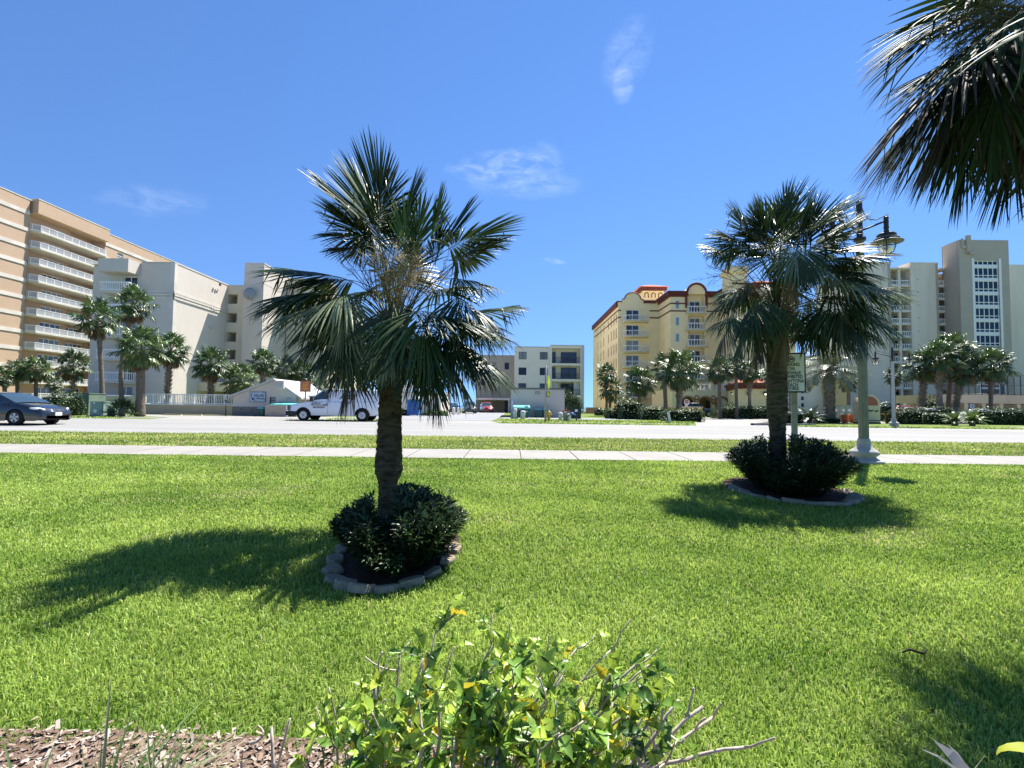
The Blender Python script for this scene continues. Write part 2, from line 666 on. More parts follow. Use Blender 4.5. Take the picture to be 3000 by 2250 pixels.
rc = np.random.default_rng(4)
n_ = 16000
xx_, yy_ = rc.uniform(-3.2, 3.2, n_), rc.uniform(1.2, 2.42, n_)
ok_ = yy_ < np.interp(xx_, [p[0] for p in sorted(bed[2:])], [p[1] for p in sorted(bed[2:])]) + rc.normal(0, .03, n_)
xx_, yy_ = xx_[ok_], yy_[ok_]
n_ = len(xx_)
q_ = rc.uniform(0, 6.283, n_)
l_ = rc.uniform(.005, .022, n_)
w_ = l_ * rc.uniform(.2, .55, n_)
zz_ = -1.512 + rc.uniform(.0, .012, n_)
ux, uy = np.cos(q_), np.sin(q_)
tz = rc.normal(0, .35, n_) * l_
Vc = np.stack([np.stack([xx_ + sx * ux * l_ - sy * uy * w_, yy_ + sx * uy * l_ + sy * ux * w_, zz_ + sx * tz + sy * rc.normal(0, .002, n_) + .004], 1) for sx, sy in ((-1, -1), (1, -.7), (.9, 1), (-1, .8))], 1).reshape(-1, 3)
cc_ = np.array([[.22, .15, .11], [.30, .22, .17], [.36, .30, .25], [.16, .105, .08], [.40, .35, .30]])[rc.integers(0, 5, n_)] * rc.uniform(.7, 1.2, (n_, 1))
tag(np_mesh('wood_chips', Vc, np.arange(n_ * 4).reshape(n_, 4), mat('wood_chip', (.25, .18, .13), .85, .2, attr='col'), col=np.repeat(cc_, 4, 0)), 'loose wood chips and litter on the mulch bed', 'mulch', kind='stuff')


def bed_edge(x):
    pts = sorted(bed[2:])
    return np.interp(x, [p[0] for p in pts], [p[1] for p in pts])


RINGS = [(-1.12, 5.1, .60, 1.12), (4.62, 8.4, .94, 1.12)]


def snoise(x, y, s, seed):
    r = np.random.default_rng(seed)
    out = np.zeros_like(x)
    for i in range(9):
        a = r.uniform(0, 6.28)
        fq = s * r.uniform(.5, 2.2)
        out += np.sin((x * math.cos(a) + y * math.sin(a)) * fq + r.uniform(0, 6.28))
    return out / 3.0


GPa = np.array(GP)


def blades(zones, seed):
    r = np.random.default_rng(seed)
    Vs, Fs, Cs = [], [], []
    base = 0
    for (y0, y1, dens, hgt, wid, xm, dry) in zones:
        ny = max(1, int((y1 - y0) / .5))
        for k in range(ny):
            ya, yb = y0 + (y1 - y0) * k / ny, y0 + (y1 - y0) * (k + 1) / ny
            half = xm * yb + .5
            n = int(2 * half * (yb - ya) * dens)
            x = r.uniform(-half, half, n)
            y = r.uniform(ya, yb, n)
            keep = np.ones(n, bool)
            for (cx, cy, cr, cs) in RINGS:
                keep &= ((x - cx) / (cr + .01)) ** 2 + ((y - cy) / (cs + .01)) ** 2 > 1
            keep &= y > bed_edge(x) - .12 + .16 * (snoise(x, y, 9, 3)) * .5
            keep &= (y < 11.47) | (y > 13.46)
            x, y = x[keep], y[keep]
            n = len(x)
            z = np.interp(y, GPa[:, 0], GPa[:, 1])
            patch = snoise(x, y, 1.1, 5)
            fine = snoise(x, y, 6.5, 6)
            h = hgt * r.uniform(.5, 1.15, n) * (1 + .10 * patch + .06 * fine)
            w = wid * r.uniform(.7, 1.3, n)
            a = r.uniform(0, 6.283, n)
            lean = np.abs(r.normal(0, .38, n)) + .12
            la = a + r.normal(0, .5, n) + np.pi / 2
            sx, sy = np.cos(a) * w / 2, np.sin(a) * w / 2
            dx, dy = np.cos(la), np.sin(la)
            V = np.empty((n, 5, 3))
            V[:, 0] = np.stack([x - sx, y - sy, z - .01], 1)
            V[:, 1] = np.stack([x + sx, y + sy, z - .01], 1)
            mx, my, mz = x + dx * lean * h * .35, y + dy * lean * h * .35, z + h * .62
            V[:, 2] = np.stack([mx - sx * .85, my - sy * .85, mz], 1)
            V[:, 3] = np.stack([mx + sx * .85, my + sy * .85, mz], 1)
            V[:, 4] = np.stack([x + dx * lean * h * 1.15, y + dy * lean * h * 1.15, z + h * np.clip(1.05 - .45 * lean, .35, 1.0)], 1)
            i0 = base + np.arange(n)[:, None] * 5
            T = np.array([[0, 1, 3], [0, 3, 2], [2, 3, 4]])
            Fs.append((i0[:, None, :] + T[None]).reshape(-1, 3))
            base += n * 5
            Vs.append(V.reshape(-1, 3))
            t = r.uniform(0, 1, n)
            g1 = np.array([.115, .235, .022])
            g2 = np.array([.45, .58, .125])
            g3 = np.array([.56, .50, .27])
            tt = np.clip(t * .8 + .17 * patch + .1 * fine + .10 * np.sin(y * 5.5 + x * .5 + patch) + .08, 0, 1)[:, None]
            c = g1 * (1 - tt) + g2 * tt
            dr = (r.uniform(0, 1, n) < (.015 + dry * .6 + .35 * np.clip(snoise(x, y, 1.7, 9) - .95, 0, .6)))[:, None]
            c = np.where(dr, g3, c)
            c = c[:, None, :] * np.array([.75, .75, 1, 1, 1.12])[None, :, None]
            Cs.append(c.reshape(-1, 3))
    return np.concatenate(Vs), np.concatenate(Fs), np.concatenate(Cs)


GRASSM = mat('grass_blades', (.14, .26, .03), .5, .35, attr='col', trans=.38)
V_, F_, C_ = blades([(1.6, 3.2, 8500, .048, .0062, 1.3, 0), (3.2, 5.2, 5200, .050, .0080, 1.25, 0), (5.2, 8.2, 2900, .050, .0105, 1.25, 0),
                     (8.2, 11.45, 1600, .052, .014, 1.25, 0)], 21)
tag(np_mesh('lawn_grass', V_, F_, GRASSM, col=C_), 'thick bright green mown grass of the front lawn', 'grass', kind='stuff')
V_, F_, C_ = blades([(13.5, 17.85, 460, .070, .028, 1.25, .10)], 22)
C_ = C_ * np.array([1.08, .95, 1.2])
tag(np_mesh('verge_grass', V_, F_, GRASSM, col=C_), 'paler patchy grass strip between pavement and road', 'grass', kind='stuff')
V_, F_, C_ = blades([(31.0, 33.3, 60, .10, .07, 1.05, .15), (35.0, 41.3, 45, .11, .08, .55, .15)], 23)
kx = (V_[0::5, 0] + V_[1::5, 0]) / 2
ky = V_[0::5, 1]


def in_drive(x, y):
    k = ((x > -24 - (y - 30) * .6) & (x < -14.2 + (y - 31) * .2)) | ((x > -8.8) & (x < -.7) & (y < 36)) | ((x > -12.6) & (x < -.9) & (y >= 35.5))
    k |= (x > 10.8 + (y - 30.6) * .45) & (x < 17.5 + (y - 30.6) * .75)
    k |= (x > 33.2 + (y - 30.6) * .5)
    k |= (x < -24) & (y > 35)
    return k


kp = ~in_drive(kx, ky)
idx = np.nonzero(kp)[0]
V2 = V_.reshape(-1, 5, 3)[idx].reshape(-1, 3)
C2 = C_.reshape(-1, 5, 3)[idx].reshape(-1, 3)
T = np.array([[0, 1, 3], [0, 3, 2], [2, 3, 4]])
F2 = (np.arange(len(idx))[:, None, None] * 5 + T[None]).reshape(-1, 3)
tag(np_mesh('far_grass', V2, F2, GRASSM, col=C2), 'mown grass strips across the road', 'grass', kind='stuff')
# raised kerb of the planted island right of the yellow hotel drive
sheet('kerb', [[(15.9, 33.0), (20.2, 33.0), (20.2, 33.25), (16.4, 33.25)], [(15.9, 33.0), (16.1, 33.0), (22.1, 40.6), (21.9, 40.6)]], .14, CONC, thick=.2)

# ---------------------------------------------------------------- palms
FROND = mat('palm_leaf', (.028, .062, .016), .42, .36, attr='col', trans=.16)
FROND3 = mat('matt_palm_leaf', (.028, .062, .016), .65, .15, attr='col', trans=.12)  # rougher, less glossy leaf for the corner palm
FROND_DEAD = mat('dry_palm_leaf', (.20, .155, .09), .6, .3, attr='col', trans=.18)
PETI = mat('palm_petiole', (.15, .19, .05), .45, .4, var=(9, (.22, .20, .07), .4, .7))
BARK = mat('palm_bark', (.14, .11, .07), .9, .15, var=(6, (.04, .036, .025), .42, .62), bump=(26, .9, .03), stretch=(1, 1, 3.2), var2=(3, (.075, .085, .035), .5, .75))
BOOT = mat('palm_leaf_base', (.20, .165, .115), .8, .2, var=(10, (.11, .09, .06), .4, .7), bump=(40, .4, .01))
TWIG = mat('dry_flower_stalk', (.13, .085, .055), .8, .2)
SEED = mat('tan_seed_stalk', (.36, .29, .15), .7, .3)
NUP = np.array([0, 0, 1.0])


def _n(v):
    v = np.asarray(v, float)
    l = np.linalg.norm(v, axis=-1, keepdims=True)
    return v / np.maximum(l, 1e-9)


def bez(a, b, c, t):
    t = np.asarray(t)[:, None]
    return a * (1 - t) ** 2 + 2 * b * t * (1 - t) + c * t ** 2


def frond_np(r, c0, H, f, Rb, droop=.5, span=2.3, N=44, fold=.5, K=6, col=(.03, .065, .018), wscale=1.0, kink=.25, cv=.35, tipw=1.0):
    """costapalmate blade: returns (V, quads, colours). Every segment is a creased strip."""
    H = np.asarray(H, float)
    f = _n(f)
    s = np.cross(f, NUP)
    if np.linalg.norm(s) < .15:
        q = r.uniform(0, 6.28)
        s = np.array([math.cos(q), math.sin(q), 0])
    s = _n(s)
    n = _n(np.cross(s, f))
    if n[2] < 0:
        n = -n
    # costa continues from the hastula and curves down
    Vs, Qs, Cs = [], [], []
    base = 0
    costa_len = .42 * Rb
    for i in range(N):
        u = (i + .5) / N * 2 - 1
        ph = u * span
        a = abs(u)
        ct = (1 - a) ** 1.0
        sdown = droop * .5
        org = H + f * (costa_len * ct) - np.array([0, 0, 1]) * sdown * (costa_len * ct) ** 2 / max(Rb, .1)
        d = f * math.cos(ph) + s * math.sin(ph) * math.cos(fold) - n * abs(math.sin(ph)) * math.sin(fold)
        d = _n(d + r.normal(0, .035, 3))
        L = Rb * (.82 + .18 * math.cos(ph * .8)) * (1 - .35 * ct) * r.uniform(.9, 1.06)
        side = _n(np.cross(d, n) + 1e-6)
        dphi = 2 * span / N
        wmax = L * .42 * dphi * 1.45 * wscale
        p = org.copy()
        g = droop * r.uniform(.75, 1.3)
        kk = r.integers(K // 2, K) if r.random() < kink else 99
        pts, ws = [], []
        for k in range(K + 1):
            t = k / K
            pts.append(p.copy())
            if t < .42:
                w = wmax * (t / .42) ** .9 + .002
            else:
                w = wmax * (1 - ((t - .42) / .58) ** 2.0) * (.98) + .0015 * tipw
            ws.append(w)
            dd = d - NUP * g * (t ** 1.3) * 1.25
            if k >= kk:
                dd = dd - NUP * 2.2 + r.normal(0, .25, 3)
            d2 = _n(dd)
            p = p + d2 * (L / K)
        pts = np.array(pts)
        ws = np.array(ws)[:, None]
        tang = _n(np.gradient(pts, axis=0))
        nn = _n(np.cross(side, tang))
        sd = _n(np.cross(tang, nn))
        rot = r.normal(0, .35)
        sd2 = sd * math.cos(rot) + nn * math.sin(rot)
        nn2 = nn * math.cos(rot) - sd * math.sin(rot)
        tw = np.linspace(0, 1, K + 1)[:, None]
        sdm = _n(sd * (1 - tw) + sd2 * tw)
        nnm = _n(nn * (1 - tw) + nn2 * tw)
        A = pts - sdm * ws / 2
        B = pts + nnm * ws * .28
        D = pts + sdm * ws / 2
        V = np.stack([A, B, D], 1).reshape(-1, 3)
        i0 = base + np.arange(K)[:, None] * 3
        q = np.concatenate([i0 + np.array([[0, 1, 4, 3]]), i0 + np.array([[1, 2, 5, 4]])])
        Vs.append(V)
        Qs.append(q)
        cc = np.array(col) * (1 + cv * r.uniform(-1, 1))
        tip = np.linspace(0, 1, K + 1)
        cols = cc[None, :] * (1 - .15 * tip[:, None]) + np.array([.09, .07, .03]) * (np.clip(tip - .86, 0, 1)[:, None] * 3)
        Cs.append(np.repeat(cols, 3, 0))
        base += len(V)
    return np.concatenate(Vs), np.concatenate(Qs), np.concatenate(Cs)


def petiole_np(c0, mid, H, w0, w1, K=7, col=(.12, .16, .045)):
    pts = bez(np.array(c0, float), np.array(mid, float), np.array(H, float), np.linspace(0, 1, K + 1))
    tang = _n(np.gradient(pts, axis=0))
    s = _n(np.cross(tang, NUP) + 1e-6)
    n = np.cross(s, tang)
    w = np.linspace(w0, w1, K + 1)[:, None]
    V = np.stack([pts - s * w / 2, pts - n * w * .35, pts + s * w / 2, pts + n * w * .12], 1).reshape(-1, 3)
    i0 = np.arange(K)[:, None] * 4
    q = np.concatenate([i0 + np.array([[a, (a + 1) % 4, 4 + (a + 1) % 4, 4 + a]]) for a in range(4)])
    return V, q, np.tile(np.array(col), (len(V), 1))


def join_np(parts):
    Vs, Qs, Cs = [], [], []
    b = 0
    for V, Q, c in parts:
        Vs.append(V)
        Qs.append(Q + b)
        Cs.append(c)
        b += len(V)
    return np.concatenate(Vs), np.concatenate(Qs), np.concatenate(Cs)


def palm_frond(r, root, name, c0, H, f, Rb, mats=FROND, pet=True, up=.25, w=(.032, .016), pcol=(.12, .16, .045), **kw):
    kw['N'] = int(kw.get('N', 40) * 1.22)
    kw['wscale'] = kw.get('wscale', 1.0 if f[2] < 0 else 1.35)
    Rb = Rb * (1.12 if f[2] > 0 else 1.10) * (root.location.y / 5.2 if root.location.y < 7 and root.location.y > 5 else 1)
    parts = [frond_np(r, c0, H, f, Rb, **kw)]
    if pet:
        H_ = np.array(H, float)
        c_ = np.array(c0, float)
        L = np.linalg.norm(H_ - c_)
        mid = H_ - _n(f) * L * .45
        mid[2] = max(mid[2], (c_[2] + H_[2]) / 2 + up * L * .5)
        parts.append(petiole_np(c_, mid, H_ + _n(f) * Rb * .15, w[0], w[1], col=pcol))
    V, Q, Cc = join_np(parts)
    return np_mesh(name, V, Q, mats, root, col=Cc, off=root.location, smooth=False)


def trunk_mesh(root, prof, cx, cy, m=BARK, seed=1, n=28, rough=.035, name='trunk', step=.025, fibre=True):
    """prof: list of (z, radius, dx) in world z"""
    r = np.random.default_rng(seed)
    zs = np.arange(prof[0][0], prof[-1][0] + step, step)
    rad = np.interp(zs, [p[0] for p in prof], [p[1] for p in prof])
    dx = np.interp(zs, [p[0] for p in prof], [p[2] for p in prof])
    a = np.linspace(0, 2 * np.pi, n, endpoint=False)
    ring = 1 + .02 * np.sin(zs * 2 * np.pi / .075 + .6 * np.sin(zs * 7))
    RR = rad[:, None] * ring[:, None] * (1 + r.normal(0, rough, (len(zs), n)) + .02 * np.sin(a * 3 + 1)[None, :])
    X = cx + dx[:, None] + RR * np.cos(a)[None]
    Y = cy + RR * np.sin(a)[None]
    Z = np.repeat(zs[:, None], n, 1)
    V = np.stack([X, Y, Z], 2).reshape(-1, 3)
    i = np.arange((len(zs) - 1) * n)
    row, c = i // n, i % n
    Q = np.stack([row * n + c, row * n + (c + 1) % n, (row + 1) * n + (c + 1) % n, (row + 1) * n + c], 1)
    if fibre:
        # little ragged leaf-base splinters along the bark
        nb = int(len(zs) * n * .20)
        vv, qq = [], []
        b = len(V)
        for k in range(nb):
            j = r.integers(0, len(zs))
            q = r.uniform(0, 6.283)
            rr = rad[j]
            p = np.array([cx + dx[j] + rr * math.cos(q), cy + rr * math.sin(q), zs[j]])
            o = np.array([math.cos(q), math.sin(q), 0])
            t = np.array([-math.sin(q), math.cos(q), 0]) * r.uniform(.005, .018)
            e = p + o * r.uniform(.006, .035) + NUP * r.uniform(.01, .06)
            vv += [p - t, p + t, e + t * .2, e - t * .2]
            qq.append([b, b + 1, b + 2, b + 3])
            b += 4
        V = np.concatenate([V, np.array(vv)])
        Q = np.concatenate([Q, np.array(qq)])
    return np_mesh(name, V, Q, m, root, off=root.location, smooth=False)


def twigs(r, root, name, stems, m, rad=.006, sub=14, sublen=.28, curl=.4, lev=2, off=None, droop=.25):
    """branching flower stalk: each stem = list of points"""
    mb = MB()

    def rand(k):
        return Vector(r.normal(0, 1, 3)) * k
    for pts in stems:
        pts = [Vector(p) for p in pts]
        ln = sum((b - a).length for a, b in zip(pts, pts[1:]))
        mb.tube(pts, [rad * 1.6 * (1 - .5 * i / len(pts)) for i in range(len(pts))], 4)
        for k in range(sub):
            t = r.uniform(.25, 1) * (len(pts) - 1)
            i = min(int(t), len(pts) - 2)
            p = pts[i].lerp(pts[i + 1], t - i)
            d = (pts[i + 1] - pts[i]).normalized()
            dd = (d + rand(curl)).normalized()
            L = sublen * r.uniform(.5, 1.1)
            q = [p]
            for s in range(5):
                dd = (dd + rand(curl * .35) - Vector((0, 0, droop * .3))).normalized()
                q.append(q[-1] + dd * L / 5)
                if lev > 1 and s > 0:
                    for z in range(2):
                        e = (dd + rand(curl * 1.3)).normalized()
                        l2 = L * r.uniform(.15, .4)
                        e2 = (e + rand(.4)).normalized()
                        mb.tube([q[-1], q[-1] + e * l2 * .5, q[-1] + e * l2 * .5 + e2 * l2 * .5], rad * .38, 3)
            mb.tube(q, [rad * .8, rad * .7, rad * .6, rad * .5, rad * .45, rad * .35], 3)
    return mb.build(name, m, root, off=root.location)


def boots(r, root, cx, cy, z0, z1, rad, n, m=BOOT, L=.28, w=.05):
    mb = MB()
    for k in range(n):
        z = z0 + (z1 - z0) * (k + r.uniform(0, 1)) / n
        q = k * 2.399 + r.uniform(-.2, .2)
        o = Vector((math.cos(q), math.sin(q), 0))
        t = Vector((-math.sin(q), math.cos(q), 0))
        p0 = Vector((cx, cy, z)) + o * rad * .8
        lean = r.uniform(.35, .9)
        l = L * r.uniform(.6, 1.2)
        tip = p0 + o * l * lean + Vector((0, 0, l)) + t * l * r.uniform(-.35, .35)
        for sgn in (-1, 1):
            b = p0 + t * sgn * w * 1.4
            mb.add([b - t * w * .5, b + t * w * .5, tip + t * w * .35, tip - t * w * .35,
                    b - t * w * .5 + o * .02, b + t * w * .5 + o * .02, tip + t * w * .35 + o * .015, tip - t * w * .35 + o * .015],
                   [(0, 1, 2, 3), (4, 7, 6, 5), (0, 4, 5, 1), (1, 5, 6, 2), (2, 6, 7, 3), (3, 7, 4, 0)])
    return mb.build('leaf_bases', m, root, off=root.location)


G1 = (.030, .062, .016)
G2 = (.046, .090, .02)
G_GLINT = (.19, .23, .12)  # pale green: white glints of the drooping fronds put into the colour
DRY = (.19, .15, .085)
BRN = (.085, .062, .036)


def W(c0, k, cx_, cy_, u, v, d=0.0):
    """offset from the crown centre c0 by crop pixels (u right, v down) * k metres and d metres in depth"""
    return (c0[0] + (u - cx_) * k, c0[1] + d, c0[2] - (v - cy_) * k)


# ---- the near palm on the left
r = np.random.default_rng(101)
pb = P(1134, 1545, 5.9)
palm1 = empty('palm_tree', (pb.x, 5.9, pb.z + .0), 0, 'large near palm with pinched trunk and full drooping crown, in stone ring at left', 'palm tree', 'palms on the front lawn')
zt = [(1545, 28), (1500, 28.5), (1430, 27), (1410, 27), (1382, 39), (1350, 38.5), (1300, 36), (1240, 33.5), (1160, 32), (1090, 34), (1000, 36)]
prof = [(PZ(1134, y, 5.9), w * 5.9 / F, 0) for y, w in zt]
prof[0] = (prof[0][0] - .1, prof[0][1], 0)
trunk_mesh(palm1, prof, pb.x, 5.9, seed=3)
c0 = P(1150, 960, 5.9)
c0 = np.array([pb.x + .02, 5.9, c0.z - .12])
K1 = .5425 * 5.9 / F
boots(r, palm1, pb.x, 5.9, c0[2] - .28, c0[2] + .1, .12, 16)
CX1, CY1 = 815, 1124
L1 = [  # u, v, depth, f, R, droop, span, N, colour, fold
    (655, 500, .05, (-.75, 0, .7), .74, .10, 1.45, 40, G1, .1),
    (740, 525, -.15, (.02, -.05, 1), .80, .04, 1.25, 44, G1, .08),
    (690, 505, .2, (-.35, .1, .95), .80, .04, 1.3, 40, G2, .1),
    (800, 520, .25, (.25, .1, 1), .70, .06, 1.0, 32, G1, .1),
    (640, 560, .1, (-.9, 0, .1), .50, .30, 1.3, 34, G1, .2),
    (1115, 640, -.1, (.80, -.1, .35), .72, .15, 1.75, 50, G1, .15),
    (1070, 600, .15, (.40, .2, .9), .60, .06, 1.1, 32, G1, .1),
    (1000, 600, .1, (.22, 0, 1), .60, .06, 1.0, 30, G2, .1),
    (930, 640, -.05, (.1, 0, 1), .55, .06, .8, 24, G2, .1),
    (870, 640, 0, (.0, 0, 1), .55, .05, .6, 20, (.09, .17, .035), .1),
    (800, 660, .3, (-.12, .1, 1), .58, .1, 1.0, 28, G2, .1),
    (740, 700, .1, (-.4, .1, .8), .55, .2, 1.2, 30, G1, .15),
    (1130, 780, .1, (.9, .1, -.1), .50, .4, 1.6, 40, G1, .3),
    (540, 790, .1, (-1, 0, .16), .86, .34, 1.0, 36, G1, .2),
    (500, 860, .3, (-1, .2, 0), .80, .42, 1.2, 36, G1, .25),
    (470, 880, -.1, (-1, -.1, -.15), .72, .4, 1.3, 38, G1, .3),
    (640, 950, -.55, (-.75, -.25, -.30), .76, .5, 1.55, 44, G_GLINT, .5),
    (655, 965, -.6, (-.05, -.3, -.9), .55, .5, 1.2, 36, G_GLINT, .4),
    (890, 1080, -.75, (.0, -.3, -1), .56, .5, 1.25, 38, G_GLINT, .4),
    (985, 1030, -.62, (.45, -.35, -.7), .74, .5, 1.4, 42, G2, .5),
    (1010, 1020, -.55, (.9, -.2, -.20), .68, .42, 1.0, 30, G1, .3),
    (1130, 965, -.3, (.7, -.25, -.40), .68, .55, 1.5, 42, G2, .45),
    (1210, 965, .2, (1, .1, .20), .60, .3, 1.15, 36, G1, .25),
    (1160, 1010, .35, (.9, .3, -.15), .66, .55, 1.5, 42, G1, .4),
    (1080, 1110, -.35, (.8, -.3, -.45), .84, .5, 1.4, 46, G1, .4),
    (1130, 1110, .05, (.85, 0, -.5), .80, .55, 1.4, 46, G1, .4),
    (990, 1150, -.5, (.4, -.3, -.8), .74, .5, 1.4, 42, G1, .4),
    (1040, 1150, .3, (.5, .3, -.75), .74, .5, 1.5, 42, G1, .4),
    (570, 1050, -.1, (-.8, -.1, -.5), .72, .5, 1.5, 44, G1, .4),
    (530, 980, .25, (-.9, .3, -.25), .74, .5, 1.5, 44, G1, .4),
    (640, 1120, -.45, (-.4, -.3, -.8), .62, .5, 1.4, 40, G_GLINT, .4),
    (600, 1120, .25, (-.5, .3, -.7), .66, .5, 1.5, 42, G1, .4),
    (730, 1140, -.6, (-.12, -.3, -1), .54, .5, 1.2, 34, G2, .4),
    (700, 1140, .4, (-.2, .4, -.8), .56, .5, 1.4, 36, G1, .4),
    (900, 1150, .45, (.15, .5, -.8), .58, .5, 1.4, 38, G1, .4),
    (840, 760, .35, (.0, .5, .6), .6, .5, 1.5, 36, G2, .3),
    (700, 820, .45, (-.5, .7, .2), .6, .5, 1.4, 36, G1, .3),
    (1000, 820, .4, (.5, .6, .3), .6, .5, 1.4, 36, G1, .3),
]
for (u, v, d, f, Rb, dr, sp, N, col, fo) in L1:
    palm_frond(r, palm1, 'frond', c0, W(c0, K1, CX1, CY1, u, v, d), f, Rb, droop=dr, span=sp, N=N, fold=fo, col=col, up=.5 if v > 900 else .1, kink=.3 if v > 700 else .06,
               pcol=(.10, .13, .05) if v < 900 else (.15, .17, .08))
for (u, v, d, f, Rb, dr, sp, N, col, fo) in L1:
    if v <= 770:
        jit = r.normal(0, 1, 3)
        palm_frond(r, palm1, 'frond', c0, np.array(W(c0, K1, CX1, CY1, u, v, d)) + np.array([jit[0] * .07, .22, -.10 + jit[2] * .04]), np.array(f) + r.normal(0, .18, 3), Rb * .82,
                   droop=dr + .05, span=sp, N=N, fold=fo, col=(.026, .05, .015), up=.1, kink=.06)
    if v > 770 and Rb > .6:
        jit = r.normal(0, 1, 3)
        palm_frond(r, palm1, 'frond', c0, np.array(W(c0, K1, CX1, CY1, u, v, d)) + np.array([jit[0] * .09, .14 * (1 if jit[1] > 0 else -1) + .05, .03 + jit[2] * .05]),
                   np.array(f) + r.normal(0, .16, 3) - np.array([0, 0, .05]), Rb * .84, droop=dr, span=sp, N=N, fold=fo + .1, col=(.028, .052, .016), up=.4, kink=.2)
for (u, v, d, f, Rb) in ((640, 1290, -.25, (-.25, -.2, -1), .5), (1010, 1300, .1, (.3, .1, -1), .55), (560, 1200, .1, (-.5, .1, -.8), .5)):
    palm_frond(r, palm1, 'dead_frond', c0, W(c0, K1, CX1, CY1, u, v, d), f, Rb, mats=FROND_DEAD, droop=.7, span=1.2, N=30, fold=.7, col=BRN, kink=.5, pcol=(.16, .11, .06))
st = []
for (u, v, d) in ((400, 430, 0), (440, 590, .1), (500, 700, .1), (1150, 700, .1), (1100, 800, -.2), (560, 660, .2)):
    e = W(c0, K1, CX1, CY1, u, v, d)
    m_ = W(c0, K1, CX1, CY1, (u + CX1) / 2 + 40 * (1 if u < 800 else -1), (v + CY1) / 2 - 60, d / 2)
    st.append([tuple(x) for x in bez(np.array(c0), np.array(m_), np.array(e), np.linspace(0, 1, 7))])
twigs(r, palm1, 'flower_stalk', st, TWIG, rad=.0036, sub=13, sublen=.26, curl=.35, droop=-.2)
st = []
for (u, v, d) in ((870, 690, -.45), (760, 740, -.5), (780, 840, -.45), (990, 800, -.4), (900, 780, -.6), (800, 760, -.5), (940, 760, -.45), (900, 850, -.5), (840, 820, -.55), (960, 700, -.3)):
    e = W(c0, K1, CX1, CY1, u, v, d)
    m_ = W(c0, K1, CX1, CY1, u, v - 60, d * .4)
    st.append([tuple(x) for x in bez(np.array(c0), np.array(m_), np.array(e), np.linspace(0, 1, 6))])
twigs(r, palm1, 'seed_cluster', st, SEED, rad=.0042, sub=34, sublen=.19, curl=1.0, droop=.1)

